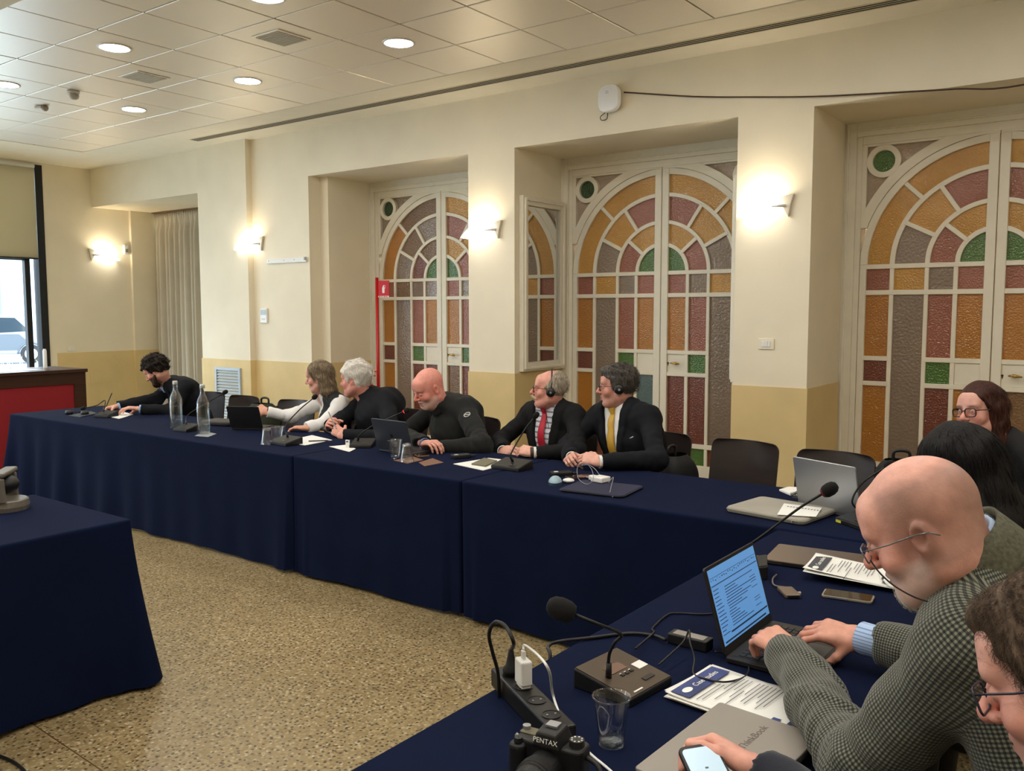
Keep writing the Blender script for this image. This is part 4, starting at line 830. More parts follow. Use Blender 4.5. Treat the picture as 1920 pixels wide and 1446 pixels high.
cable('laptop_cable', [W_((1355, 1148), TZ+.008), W_((1320, 1152), TZ+.004), W_((1270, 1150), TZ+.004), W_((1250, 1154), TZ+.004), W_((1224, 1178), TZ+.004), W_((1226, 1186), TZ+.014), W_((1205, 1205), TZ+.008), W_((1192, 1216), TZ+.02)], .0028, M_cab, 'thin black cable from the back of the open laptop to the near microphone')
cable('screen_cable', [W_((1402, 1022), TZ+.004), W_((1390, 1035), TZ+.004), W_((1378, 1052), TZ+.004), W_((1368, 1066), TZ+.004)], .0028, M_cab, 'short black cable behind the lid of the open laptop')
q0, q1 = W_((953, 1260), .795), W_((1042, 1349), .795); d = q1-q0; L_s = .34; rzs = math.atan2(d[1], d[0]); c = (q0+q1)/2
o = empty('power_strip', (c[0], c[1], TZ+.001), rzs, 'black multi-socket power strip at the edge of the near table', 'power strip')
MB().box(-L_s/2, L_s/2, -.030, .030, 0, .044).build('housing', mat('strip_black', (24, 23, 22), .4), o, bevel=.004)
for k in range(4):
    x = -L_s/2+.055+k*.075; sk = MB().lathe([(.021, .0445), (.0215, .046), (.019, .046), (.0185, .0448), (.001, .0445)], (x, 0, 0), 20).build('socket', M_black, o, smooth=False)
    for sy in (-1, 1): MB().cyl((x, sy*.0095, .0446), (x, sy*.0095, .0465), .0025, n=8).build('contact', M_alu, sk)
xs = -L_s/2+.02
def sl_(x, y, z): cc, ss = math.cos(rzs), math.sin(rzs); return np.array([c[0]+cc*x-ss*y, c[1]+ss*x+cc*y, TZ+z])
pg = empty('mains_plug', sl_(-L_s/2+.055, 0, .047), rzs, 'black plug in the power strip with its cord arching over the table edge', 'plug'); MB().lathe([(.001, 0), (.019, 0), (.020, .012), (.012, .024), (.008, .045), (.006, .06), (.001, .06)], n=18).build('plug_body', M_black, pg, smooth=True)
t0 = sl_(-L_s/2+.055, 0, .105); loc_ = lambda P: local(sl_(-L_s/2+.055, 0, .047), rzs, P)
MB().tube(spline([loc_(t0), loc_(atd(963, 1205, 1.93)), loc_(atd(948, 1175, 1.95)), loc_(atd(928, 1167, 1.98)), loc_(atd(917, 1190, 2.0)), loc_(atd(924, 1225, 2.02)), loc_(atd(934, 1265, 2.04)), loc_(atd(936, 1330, 2.06))], 8), .0045, 8).build('cord', M_cab, pg, smooth=True)
wb_ = sl_(-L_s/2+.13, 0, .047); wg = empty('usb_charger', wb_, rzs, 'white phone charger plugged into the power strip', 'charger')
MB().box(-.021, .021, -.014, .014, .006, .064).build('charger_body', M_wplastic, wg, bevel=.005, seg=3); MB().box(-.017, .017, -.011, .011, 0, .008).build('charger_plug', M_wplastic, wg, bevel=.002); MB().box(-.007, .007, -.004, .004, .064, .084).build('usb_plug', M_wplastic, wg, bevel=.002)
tp = wb_+np.array([0, 0, .085]); lw = lambda P: local(wb_, rzs, P)
tag(MB().tube(spline([tp, tp+np.array([.004, .0, .012]), atd(1012, 1232, 1.80), atd(1030, 1260, 1.77), atz(1036, 1300, TZ+.06), atz(1050, 1340, TZ+.04), atz(1075, 1378, TZ+.008), atz(1105, 1412, TZ+.005), atz(1145, 1446, TZ+.005), atz(1200, 1500, TZ+.005)], 8), .0028, 8).build('charging_cable', M_wplastic, smooth=True), 'white charging cable trailing from the white charger past the camera', 'cable', 'cables on the tables')

# plastic cups
def cup(loc, lab, inv=False, H=.105, r0=.026, r1=.038, water=True, z=TZ, rz=0):
    o = empty('plastic_cup', (loc[0], loc[1], z+.001), rz, lab, 'cup', 'clear plastic cups'); t = .0008
    f = (lambda zz: H-zz) if inv else (lambda zz: zz)
    pr = [(.0005, .003), (r0-.002, .003), (r0-.001, .0), (r0, .0), (r0+.002, .02), (r0+(r1-r0)*.72, H*.72), (r0+(r1-r0)*.76, H*.73), (r1-.001, H-.006), (r1+.0025, H-.004), (r1+.003, H), (r1-.001, H), (r1-.002, H-.006), (r0+(r1-r0)*.76-t, H*.72), (r0+.002-t, .02), (r0-t-.001, .004), (.0005, .004)]
    MB().lathe([(a, f(b)) for a, b in pr], n=32).build('wall', M_clear, o, smooth=True, fix=True)
    if water and not inv: MB().lathe([(.0005, .0045), (r0-.0015, .0045), (r0-.0006, .014), (.0005, .014)], n=24).build('water', M_water, o, smooth=True)
    return o
c = atz(1146, 1397, TZ); cup(c, 'clear plastic cup with a little water on the near table')
c = atz(741, 860, TZ); cup(c, 'upright clear plastic cup by the bald man\'s laptop', water=False, H=.115, r0=.028, r1=.045)
c = atz(763, 866, TZ); cup(c, 'upturned clear plastic cup on a brown napkin', inv=True, H=.105, r0=.027, r1=.042, z=TZ+.003)
c = atz(501, 833, TZ); cup(c, 'clear plastic cup at the near side of the black microphone, upturned', inv=True, H=.11, r0=.028, r1=.042)
c = atz(521, 824, TZ); cup(c, 'clear plastic cup half hidden behind another cup', water=False, H=.09, r0=.03, r1=.045)
# napkin, card, phones, receivers, papers along the long table
def flat(name, quad, lab, cat, m, th=.0015, z=TZ):
    P = [np.array(atz(a, b, z))[:2] for a, b in quad]; ctr = sum(P)/len(P); o = empty(name, (ctr[0], ctr[1], z+.001), 0, lab, cat)
    b = MB(); pol = [tuple(p-ctr) for p in P]; ar = sum(pol[i][0]*pol[(i+1) % len(pol)][1]-pol[(i+1) % len(pol)][0]*pol[i][1] for i in range(len(pol)))
    b.prism(pol if ar > 0 else pol[::-1], th); b.build('sheet', m, o); return o
flat('napkin', [(738, 864), (775, 857), (794, 863), (764, 870)], 'brown paper napkin under the upturned cup', 'napkin', M_card)
flat('card', [(785, 868), (811, 860), (832, 868), (796, 875)], 'brown card lying on its own by the bald man', 'card', M_card)
phone(atz(788, 854, TZ), R4(60), .075, .15, 'gold-edged phone beside the upturned cup', mat('gold_case', (150, 112, 60), .3, metal=.5))
def receiver(px, py, rz, lab):
    c = atz(px, py, TZ); o = empty('headphone_receiver', (c[0], c[1], TZ+.001), rz, lab, 'receiver', 'black headphone receivers'); MB().prism(rrect(.065, .12, .012), .022, (0, 0, 0)).build('case', M_black, o, bevel=.004); MB().prism(rrect(.022, .022, .003), .002, (0, -.03, .022)).build('display', mat('receiver_lcd', (220, 226, 230), .3), o); MB().cyl((.02, .06, .012), (.02, .09, .012), .006, n=10).build('plug', M_black, o); return o
receiver(864, 859, R4(-25), 'black headphone receiver near the man in the red tie'); receiver(1052, 892, R4(-35), 'black headphone receiver with a white display by the blue mouse')
flat('papers', [(850, 871), (916, 860), (971, 866), (906, 883)], 'white papers under the grey-green notebook', 'papers', M_paper, .003)
flat('notebook', [(884, 872), (908, 861), (932, 866), (910, 876)], 'small grey-green notebook on white papers', 'notebook', mat('olive_cover', (112, 108, 88), .7), .008, TZ+.004)
flat('papers', [(530, 829), (585, 817), (623, 826), (572, 836)], 'white papers before the white-haired man', 'papers', M_paper, .003)
c = atz(598, 829, TZ); o = empty('pen', (c[0], c[1], TZ+.004), .9, 'dark pen on the papers before the white-haired man', 'pen'); MB().cyl((-.07, 0, .005), (.06, 0, .005), .004, n=8).build('barrel', M_black, o); MB().cyl((.06, 0, .005), (.075, 0, .005), .004, .001, n=8).build('tip', M_alu, o)
flat('papers', [(617, 838), (648, 835), (667, 842), (655, 848)], 'white card under the red-lit microphone', 'papers', M_paper, .002)
c = atz(652, 840, TZ); o = empty('white_clip', (c[0], c[1], TZ+.003), .3, 'small white plastic clip beside the red-lit microphone', 'clip'); MB().prism(rrect(.03, .012, .005), .05, (0, 0, 0)).build('clip_body', M_wplastic, o, bevel=.003); MB().cyl((0, -.006, .04), (0, -.009, .04), .006, n=10).build('clip_hole', M_ink, o)
flat('notepad', [(202, 782), (230, 773), (250, 778), (224, 786)], 'white notepad under the bearded man\'s hands', 'notepad', M_paper, .004)
c = atz(146, 777, TZ); o = empty('headset', (c[0], c[1], TZ+.002), .4, 'dark headset lying at the far end of the table', 'headset'); MB().tube([(.08*math.cos(a), .07*math.sin(a), .012) for a in [PI*k/14 for k in range(15)]], .005, 8).build('band', M_black, o, smooth=True)
for sx in (-1, 1): MB().lathe([(.001, 0), (.03, 0), (.034, .012), (.028, .03), (.001, .032)], (sx*.08, -.01, 0), 18).build('ear_pad', M_black, o, smooth=True)
flat('tablet_cover', [(128, 780), (170, 772), (182, 776), (150, 783)], 'thin dark cover beneath the headset at the far end', 'cover', mat('dark_cover', (36, 46, 56), .5), .004)
c = atz(418, 796, TZ); o = empty('document_pouch', (c[0], c[1], TZ+.001), .25, 'flat dark brown pouch between the bottles and the black laptop', 'pouch'); MB().prism(rrect(.30, .20, .03), .035, (0, 0, 0)).build('pouch_body', mat('pouch_leather', (40, 32, 30), .5), o, bevel=.012, seg=3); MB().box(-.14, .14, -.101, -.097, .014, .019).build('zip', M_black, o)
def bottle(px, py, lab, lvl):
    c = atz(px, py, TZ); o = empty('glass_bottle', (c[0], c[1], TZ+.001), 0, lab, 'bottle', 'glass water bottles'); k = 1.12
    pr = [(.0005, .006), (.034, .003), (.040, .0), (.042, .008), (.0425, .20), (.041, .225), (.030, .262), (.0175, .290), (.0155, .31), (.0165, .335), (.018, .337), (.018, .352), (.014, .352), (.013, .335), (.0125, .31), (.0145, .29), (.027, .262), (.0385, .225), (.0395, .2), (.0395, .012), (.0005, .010)]
    MB().lathe([(a*k, b) for a, b in pr], n=32).build('glass_wall', M_glassb, o, smooth=True, fix=True)
    MB().lathe([(.0005, .011), (.0392*k, .0125), (.0392*k, lvl), (.0005, lvl)], n=28).build('water', M_water, o, smooth=False)
    MB().lathe([(.0005, .365), (.0155*k, .365), (.0165*k, .36), (.0165*k, .338), (.0155*k, .337)], n=20).build('cap', mat('bottle_cap', (205, 208, 206), .3, metal=.4), o, smooth=True); return o
flat('coaster', [(365, 818), (383, 810), (406, 814), (390, 820)], 'pale coaster under the front bottle', 'coaster', mat('coaster_grey', (150, 154, 158), .7), .002)
bottle(331, 803, 'glass water bottle standing further back, left of the microphone', .17); bottle(382, 814, 'glass water bottle standing on the pale coaster', .07)
# corner of the table: sleeves, mouse, charger
def sleeve(name, quad, lab, m, th, zip_m, r=.03):
    P = [np.array(atz(a, b, TZ))[:2] for a, b in quad]; ctr = sum(P)/4; u = ((P[2]-P[1])+(P[3]-P[0]))/2; v = ((P[1]-P[0])+(P[2]-P[3]))/2; w, h = np.linalg.norm(u), np.linalg.norm(v); o = empty(name, (ctr[0], ctr[1], TZ+.001), math.atan2(u[1], u[0]), lab, 'laptop sleeve')
    ol = rrect(w, h, r, 6)
    MB().prism(ol, th, (0, 0, 0)).build('sleeve_body', m, o, bevel=th*.42, seg=3); MB().tube([(a*1.002, b*1.002, th*.55) for a, b in ol]+[(ol[0][0], ol[0][1], th*.55)], .0025, 5).build('zip', zip_m, o); MB().box(w/2-.05, w/2-.045, -h/2-.012, -h/2+.002, th*.3, th*.6).build('zip_pull', M_alu, o); return o, w, h
sleeve('laptop_sleeve', [(1053, 921), (1086, 905), (1207, 914), (1168, 938)], 'navy zipped laptop sleeve with a white charger on it', mat('navy_neoprene', (34, 36, 62), .85), .014, M_black)
o, w, h = sleeve('laptop_sleeve', [(1367, 962), (1418, 938), (1553, 962), (1525, 990)], 'light grey felt laptop sleeve with a white note on top', mat('grey_felt', (158, 154, 142), .95, var=.06), .026, mat('sleeve_zip', (120, 116, 106), .6))
nt_ = flat('note_card', [(1457, 966), (1470, 945), (1541, 953), (1530, 970)], 'white printed note lying on the grey felt sleeve', 'note', M_paper, .0015, TZ+.030)
lines(nt_, [(-.07+.013*k, -.063+.013*k, .045+.0*k, .008) for k in range(12)], M_ink, .002)
c = atz(1041, 907, TZ); o = empty('computer_mouse', (c[0], c[1], TZ+.001), R4(-60), 'light blue computer mouse beside the navy sleeve', 'mouse'); MB().sphere((0, 0, .004), (.062, .036, .036), 20, 12).build('shell', mat('mouse_blue', (150, 176, 190), .35), o, smooth=True); MB().cyl((.022, -.004, .031), (.022, .004, .031), .006, n=10).build('wheel', M_ink, o); MB().lathe([(.001, 0), (1, 0), (1.02, .008), (1, .012)], n=28, ax=np.diag([.062, .036, 1])).build('base', mat('mouse_base', (40, 60, 80), .5), o, bevel=.002)
c = atz(1066, 905, TZ); o = empty('earbud_case', (c[0], c[1], TZ+.001), .3, 'small white earbud case behind the blue mouse', 'case'); MB().sphere((0, 0, .010), (.032, .026, .0125), 18, 10).build('shell', M_wplastic, o, smooth=True); MB().lathe([(.0325, .0098), (.0325, .0104)], n=20).build('lid_seam', M_ink, o)
phone(atz(1087, 896, TZ), R4(-30), .074, .15, 'brown phone lying under the hands of the man in the yellow tie', mat('brown_case', (70, 44, 34), .4))
c = atz(1126, 909, TZ); o = empty('wall_charger', (c[0], c[1], TZ+.016), R4(-8), 'white square power adapter lying on the navy sleeve', 'charger'); MB().box(-.038, .038, -.038, .038, 0, .028).build('charger_body', M_wplastic, o, bevel=.006, seg=3); MB().box(-.068, -.036, -.018, .018, .003, .027).build('plug_block', M_wplastic, o, bevel=.004)
for sy in (-1, 1): MB().cyl((-.068, sy*.0095, .014), (-.088, sy*.0095, .014), .0024, n=8).build('pin', M_alu, o)
cable('adapter_cable', [atz(1141, 905, TZ+.03), atz(1150, 895, TZ+.045), atz(1146, 912, TZ+.03), atz(1144, 921, TZ+.018), atz(1143, 923, TZ+.018)], .0018, mat('grey_cable', (150, 150, 156), .5), 'short grey cable end hanging off the white adapter', 6)
cable('earphone_cable', [Y_(1088, 866, 4.16), Y_(1082, 880, 4.08), atz(1085, 898, TZ+.02), atz(1100, 908, TZ+.02), atz(1112, 900, TZ+.06), Y_(1110, 882, 4.05), Y_(1100, 870, 4.10), Y_(1090, 873, 4.12), Y_(1104, 872, 4.08), Y_(1116, 880, 4.02), Y_(1124, 890, 3.98), Y_(1133, 893, 3.93)], .0016, mat('grey_cable', (150, 150, 156), .5), 'thin grey cable looping from the hands of the man in the yellow tie', 6)
flat('card_packet', [(1461, 921), (1478, 916), (1506, 917), (1482, 930)], 'white cards at the back of the corner table', 'cards', M_paper, .008)
c = atz(1500, 933, TZ); o = empty('glass_coaster', (c[0], c[1], TZ+.001), 0, 'small round glass dish beside the silver laptop', 'dish'); MB().lathe([(.0005, .003), (.035, .003), (.045, .018), (.047, .018), (.040, .0), (.0005, 0)], n=26).build('dish', M_glassb, o, smooth=True, fix=True); MB().lathe([(.001, .004), (.022, .004), (.022, .008), (.001, .008)], n=18).build('mint', M_ink, o)
# SLR camera in the foreground
c = atz(1040, 1450, TZ); cr = np.array([CAM[0]-c[0], CAM[1]-c[1]]); rzc = R4(8)
o = empty('slr_camera', (-.897, 1.335, TZ+.001), rzc, 'black reflex camera lying on the near table by the power strip', 'camera'); M_cb = mat('camera_black', (20, 20, 21), .5, bump=.2, bscale=300, bdist=.001)
MB().prism(rrect(.140, .052, .014), .088, (0, 0, 0)).build('body', M_cb, o, bevel=.006, seg=3); MB().prism(rrect(.034, .034, .014), .082, (-.060, -.026, 0)).build('grip', M_cb, o, bevel=.008, seg=3)
pr_ = MB().add([(-.030, -.034, .084), (.030, -.034, .084), (.034, .024, .084), (-.034, .024, .084), (-.020, -.030, .112), (.020, -.030, .112), (.022, .020, .115), (-.022, .020, .115)], [(3, 2, 1, 0), (4, 5, 6, 7), (0, 1, 5, 4), (1, 2, 6, 5), (2, 3, 7, 6), (3, 0, 4, 7)]).build('viewfinder_hump', M_cb, o, bevel=.004)
text(pr_, 'PENTAX', .0135, (0, -.0335, .098), M_paper, (R4(82), 0, 0)); MB().box(-.012, .012, -.008, .014, .114, .118).build('hot_shoe', M_alu, pr_)
MB().lathe([(.001, .012), (.014, .012), (.015, 0)], (.050, .0, .088), 18).build('mode_dial', mat('dial_black', (34, 34, 34), .4), o, smooth=False)
for k in range(8): a = 2*PI*k/8; MB().box(.050+.010*math.cos(a)-.0015, .050+.010*math.cos(a)+.0015, .010*math.sin(a)-.0015, .010*math.sin(a)+.0015, .1001, .1006).build('dial_mark', M_paper, o)
MB().lathe([(.001, .009), (.008, .009), (.009, 0)], (-.058, -.03, .083), 14).build('shutter_button', M_black, o); MB().prism(rrect(.042, .026, .003), .002, (-.048, .008, .088)).build('top_display', mat('camera_lcd', (104, 100, 82), .25), o)
MB().cyl((-.062, .012, .088), (-.062, .012, .097), .008, n=14).build('dial', M_alu, o)
ln_ = MB().lathe([(.001, .085), (.026, .085), (.030, .088), (.034, .085), (.034, .062), (.037, .060), (.037, .030), (.035, .028), (.035, .0)], (0, -.024, .044), 32, np.array([[1, 0, 0], [0, 0, 1], [0, -1, 0]], float)).build('lens', M_cb, o, smooth=False); MB().lathe([(.001, .083), (.012, .084), (.025, .0855)], (0, -.024, .044), 24, np.array([[1, 0, 0], [0, 0, 1], [0, -1, 0]], float)).build('lens_glass', mat('lens_glass', (20, 22, 34), .03, coat=1), ln_, smooth=True)
MB().lathe([(.0376, .035), (.0384, .037), (.0384, .054), (.0376, .056)], (0, -.024, .044), 36, np.array([[1, 0, 0], [0, 0, 1], [0, -1, 0]], float)).build('focus_ring', mat('ring_rubber', (14, 14, 14), .8), ln_)
MB().tube(spline([(.070, .0, .07), (.10, -.01, .06), (.12, -.03, .02), (.16, -.05, .004), (.22, -.05, .004)]), .005, 6).build('strap', M_cb, o, smooth=True); MB().cyl((-.071, .0, .074), (-.080, .0, .080), .004, n=8).build('strap_lug', M_alu, o)
# phone held by the man at lower right
a_, b__ = atd(1283, 1402, 1.80), atd(1330, 1475, 1.71); 
o = empty('held_phone', atz(1318, 1432, .855), 0, 'black phone with a lit screen held over the grey laptop', 'phone')
pc = np.array(o.location); ex = nz_(atz(1352, 1446, .845)-atz(1283, 1446, .845)); fwd_ = nz_(np.array([-.62, .55, .30])); nrm = nz_(np.cross(ex, fwd_)); ex = np.cross(fwd_, nrm); axp = np.stack([ex, fwd_, nrm])
MB().prism(rrect(.072, .150, .012), .009, np.array([0, 0, 0])-fwd_*.04, axp).build('case', M_black, o, bevel=.002)
MB().prism(rrect(.062, .134, .008), .0008, nrm*.0092-fwd_*.04, axp).build('screen', mat('phone_screen', (176, 200, 214), .2, emit=.35), o)
tl = MB()
for k, (u0, u1, v) in enumerate(((-.004, .002, .022), (-.022, .012, -.002), (-.022, .0, -.012), (-.022, .02, -.03), (-.022, .008, -.04), (-.022, .02, -.07), (-.022, .016, -.08))):
    q = lambda u, v: nrm*.0104-fwd_*.04+ex*u+fwd_*v; tl.add([q(u0, v-.0018), q(u1, v-.0018), q(u1, v+.0018), q(u0, v+.0018)], [(0, 1, 2, 3)])
tl.build('screen_text', mat('phone_ink', (70, 84, 96), .4), o)
# rotating camera head on the separate table
c = atz(12, 955, TZ); o = empty('ptz_camera', (c[0], c[1], TZ), R4(-40), 'grey swivel conference camera on the separate table at the left edge', 'camera'); M_ptz = mat('ptz_grey', (112, 106, 97), .4, metal=.2)
MB().lathe([(.001, .05), (.085, .05), (.092, .045), (.096, .02), (.092, 0), (.001, 0)], n=36).build('base', M_ptz, o, smooth=False)
for sx in (-1, 1): MB().prism([(-.03, .045), (.03, .045), (.024, .155), (.0, .165), (-.024, .155)], .022, (sx*.072+.011, .0, 0), np.array([[0, 1, 0], [0, 0, 1], [1, 0, 0]], float)-0).build('yoke_arm', M_ptz, o, bevel=.006) if sx > 0 else MB().prism([(-.03, .045), (.03, .045), (.024, .155), (.0, .165), (-.024, .155)], .022, (-.094, .0, 0), np.array([[0, 1, 0], [0, 0, 1], [1, 0, 0]], float)).build('yoke_arm', M_ptz, o, bevel=.006)
MB().box(-.10, .105, -.028, .028, .160, .182).build('top_bridge', M_ptz, o, bevel=.008); MB().sphere((0, 0, .115), (.058, .058, .045), 20, 12).build('camera_head', M_black, o, smooth=True); MB().cyl((0, -.05, .115), (0, -.075, .115), .022, n=18).build('camera_lens', M_black, o, smooth=True)
o = empty('floor_cable', (0, 0, 0)); bpy.data.objects.remove(o); cable('floor_cable', [atz(-40, 1405, .006), atz(10, 1422, .006), atz(40, 1440, .006), atz(62, 1470, .006)], .006, M_cab, 'black cable on the floor at the lower left corner')
# bags by the chairs
def backpack(loc, rz, lab, m, s=1.0):
    o = empty('backpack', loc, rz, lab, 'bag', 'bags on and beside chairs'); o.scale = (s, s, s)
    f = [MB()]
    def sh(u, v):
        a = 2*PI*u; zz = .44*v; r_ = (1-abs(2*v-1)**4*.45); return ((.15*r_)*math.copysign(abs(math.cos(a))**.6, math.cos(a))+.008*math.sin(7*v+3*a), (.095*r_)*math.copysign(abs(math.sin(a))**.6, math.sin(a))+.006*math.sin(9*v+2*a), zz)
    b = MB().grid(sh, 40, 20); n = 21; b.add([(0, 0, 0), (0, 0, .44)], []); b.build('bag_body', m, o, smooth=True); MB().box(-.10, .10, -.125, -.085, .06, .24).build('front_pocket', m, o, bevel=.02, seg=3)
    MB().tube(spline([(-.04, .03, .42), (-.035, .03, .48), (.035, .03, .48), (.04, .03, .42)]), .009, 8).build('handle', M_black, o, smooth=True)
    for sx in (-1, 1): MB().tube(spline([(sx*.08, .08, .41), (sx*.09, .12, .32), (sx*.10, .11, .14), (sx*.11, .07, .05)]), .012, 6).build('strap', M_black, o, smooth=True)
    MB().tube([(-.09, -.128, .235), (0, -.130, .245), (.09, -.128, .235)], .003, 5).build('zip', M_alu, o); return o
backpack((-6.03, 4.62, .462), .2, 'dark green backpack on the chair beside the woman in white', mat('olive_canvas', (46, 50, 36), .9), .95)
backpack((-2.30, 4.72, .36), 1.45, 'black bag hanging beside the empty brown chair', mat('black_nylon', (24, 24, 26), .7), 1.0)
backpack((-1.12, 5.05, .40), .3, 'dark bag behind the silver laptop, right of the empty chair', mat('black_nylon', (24, 24, 26), .7), 1.0)
# ================================================================== people: smooth implicit bodies turned into meshes
def nz(v): v = np.array(v, float); return v/np.linalg.norm(v)
class Field:
    def __init__(s, lo, hi, h):
        s.h = h; s.lo = np.array(lo, float); n = np.maximum(4, np.ceil((np.array(hi)-s.lo)/h).astype(int)+1)
        s.F = np.full(n, .2, dtype=np.float32); s.ax = [s.lo[i]+h*np.arange(n[i]) for i in range(3)]
    def sl(s, lo, hi):
        a = np.floor((np.array(lo)-s.lo)/s.h).astype(int); b = np.ceil((np.array(hi)-s.lo)/s.h).astype(int)+1
        return [slice(max(0, a[i]), max(0, min(s.F.shape[i], b[i]))) for i in range(3)]
    def pts(s, sl): return s.ax[0][sl[0]][:, None, None], s.ax[1][sl[1]][None, :, None], s.ax[2][sl[2]][None, None, :]
    def op(s, pr, mode='u', k=.02, g=0.0):
        lo, hi = pr.bounds(g+k+2*s.h); sl = s.sl(lo, hi)
        if any(q.stop <= q.start for q in sl): return s
        d = (pr.ev(*s.pts(sl))-g).astype(np.float32); A = s.F[tuple(sl)]
        if mode == 'u':
            hh = np.maximum(k-np.abs(A-d), 0)/max(k, 1e-6); s.F[tuple(sl)] = np.minimum(A, d)-hh*hh*k*.25
        elif mode == 's':
            d = -d; hh = np.maximum(k-np.abs(A-d), 0)/max(k, 1e-6); s.F[tuple(sl)] = np.maximum(A, d)+hh*hh*k*.25
        return s
    def fn(s, f):
        X, Y, Z = s.pts([slice(0, q) for q in s.F.shape]); s.F = f(s.F, X, Y, Z).astype(np.float32); return s
    def mesh(s):
        F = s.F; sg = F < 0; nx, ny, nz_ = F.shape
        c = [(i, j, k) for i in (0, 1) for j in (0, 1) for k in (0, 1)]
        cut = lambda A, q: A[q[0]:nx-1+q[0], q[1]:ny-1+q[1], q[2]:nz_-1+q[2]]
        cnt = sum(cut(sg, q).astype(np.int8) for q in c); mask = (cnt > 0) & (cnt < 8)
        idx = np.full(mask.shape, -1, dtype=np.int64); I = np.argwhere(mask); idx[mask] = np.arange(len(I))
        acc = np.zeros((len(I), 3)); num = np.zeros(len(I))
        vals = {q: F[I[:, 0]+q[0], I[:, 1]+q[1], I[:, 2]+q[2]] for q in c}
        for a in range(3):
            for q in c:
                if q[a]: continue
                r = list(q); r[a] = 1; r = tuple(r); f0, f1 = vals[q], vals[r]; m = (f0 < 0) != (f1 < 0)
                t = np.where(m, f0/np.where(m, f0-f1, 1), 0); p = np.zeros((len(I), 3)); p[:] = q; p[:, a] = t
                acc += p*m[:, None]; num += m
        V = s.lo+(I+acc/np.maximum(num, 1)[:, None])*s.h
        faces = []
        for a in range(3):
            b, d = [(1, 2), (2, 0), (0, 1)][a]
            sl0 = [slice(1, n-1) for n in F.shape]; sl1 = list(sl0); sl0[a] = slice(0, F.shape[a]-1); sl1[a] = slice(1, F.shape[a])
            s0, s1 = sg[tuple(sl0)], sg[tuple(sl1)]; E = np.argwhere(s0 != s1)
            if not len(E): continue
            fl = s0[tuple(E.T)]; o = np.array([1, 1, 1]); o[a] = 0; E = E+o
            def cell(db, dd): q = E.copy(); q[:, b] += db; q[:, d] += dd; return idx[tuple(q.T)]
            Q = np.stack([cell(-1, -1), cell(0, -1), cell(0, 0), cell(-1, 0)], 1)
            Q[~fl] = Q[~fl][:, ::-1]; faces.append(Q)
        Fc = np.concatenate(faces); Fc = Fc[(Fc >= 0).all(1)]
        return V, Fc
class Cone:
    def __init__(s, a, b, ra, rb, fold=None): s.a, s.b, s.ra, s.rb, s.fold = np.array(a, float), np.array(b, float), ra, rb, fold
    def bounds(s, m): r = max(s.ra, s.rb)+m+(.01 if s.fold else 0); return np.minimum(s.a, s.b)-r, np.maximum(s.a, s.b)+r
    def ev(s, X, Y, Z):
        d = s.b-s.a; L2 = d@d; px, py, pz = X-s.a[0], Y-s.a[1], Z-s.a[2]
        t = np.clip((px*d[0]+py*d[1]+pz*d[2])/max(L2, 1e-9), 0, 1)
        r = np.sqrt((px-t*d[0])**2+(py-t*d[1])**2+(pz-t*d[2])**2)-(s.ra+(s.rb-s.ra)*t)
        if s.fold:
            A, lam, tc, tw, ph = s.fold; x, y, z = frame(d); L = math.sqrt(L2)
            u = (px*x[0]+py*x[1]+pz*x[2])/max(s.ra, .03); w = (px*y[0]+py*y[1]+pz*y[2])/max(s.ra, .03)
            r = r-A*np.exp(-((t-tc)/tw)**2)*np.cos(2*PI*t*L/lam+1.2*u+.8*np.sin(2*w+ph)+ph)*(.6+.4*np.sin(1.7*w+ph))
        return r
class ECone:
    """tapered tube with an oval section: side axis half-width w, other axis half-depth d"""
    def __init__(s, a, b, wa, da, wb, db, side): s.a, s.b, s.wa, s.da, s.wb, s.db = np.array(a, float), np.array(b, float), wa, da, wb, db; z = nz(s.b-s.a); x = np.array(side, float); x = nz(x-z*(x@z)); s.x, s.y, s.z = x, np.cross(z, x), z
    def bounds(s, m): r = max(s.wa, s.wb, s.da, s.db)+m; return np.minimum(s.a, s.b)-r, np.maximum(s.a, s.b)+r
    def ev(s, X, Y, Z):
        px, py, pz = X-s.a[0], Y-s.a[1], Z-s.a[2]; L = np.linalg.norm(s.b-s.a)
        u = px*s.x[0]+py*s.x[1]+pz*s.x[2]; v = px*s.y[0]+py*s.y[1]+pz*s.y[2]; w = px*s.z[0]+py*s.z[1]+pz*s.z[2]
        t = np.clip(w/L, 0, 1); e = w-t*L; rw = s.wa+(s.wb-s.wa)*t; rd = s.da+(s.db-s.da)*t; m = np.minimum(rw, rd)
        q = np.sqrt((u/rw)**2+(v/rd)**2+(e/m)**2); g = np.sqrt((u/rw**2)**2+(v/rd**2)**2+(e/m**2)**2)+1e-9
        return q*(q-1)/g
class Ell:
    def __init__(s, c, r, R=None): s.c, s.r, s.R = np.array(c, float), np.array(r, float), (np.eye(3) if R is None else R)
    def bounds(s, m): q = s.r.max()+m; return s.c-q, s.c+q
    def ev(s, X, Y, Z):
        p = [X-s.c[0], Y-s.c[1], Z-s.c[2]]; l = [sum(p[j]*s.R[i][j] for j in range(3)) for i in range(3)]
        q = np.sqrt(sum((l[i]/s.r[i])**2 for i in range(3))); g = np.sqrt(sum((l[i]/s.r[i]**2)**2 for i in range(3)))+1e-9
        return q*(q-1)/g
def wob(X, Y, Z, f, seed=0, n=5):
    """cheap smooth noise, about -1..1"""
    r = np.random.default_rng(seed); out = 0
    for _ in range(n):
        k = r.normal(size=3); k = k/np.linalg.norm(k)*f*r.uniform(.6, 1.5); out = out+np.sin(k[0]*X+k[1]*Y+k[2]*Z+r.uniform(0, 6.28))
    return out/(n**.5*1.2)
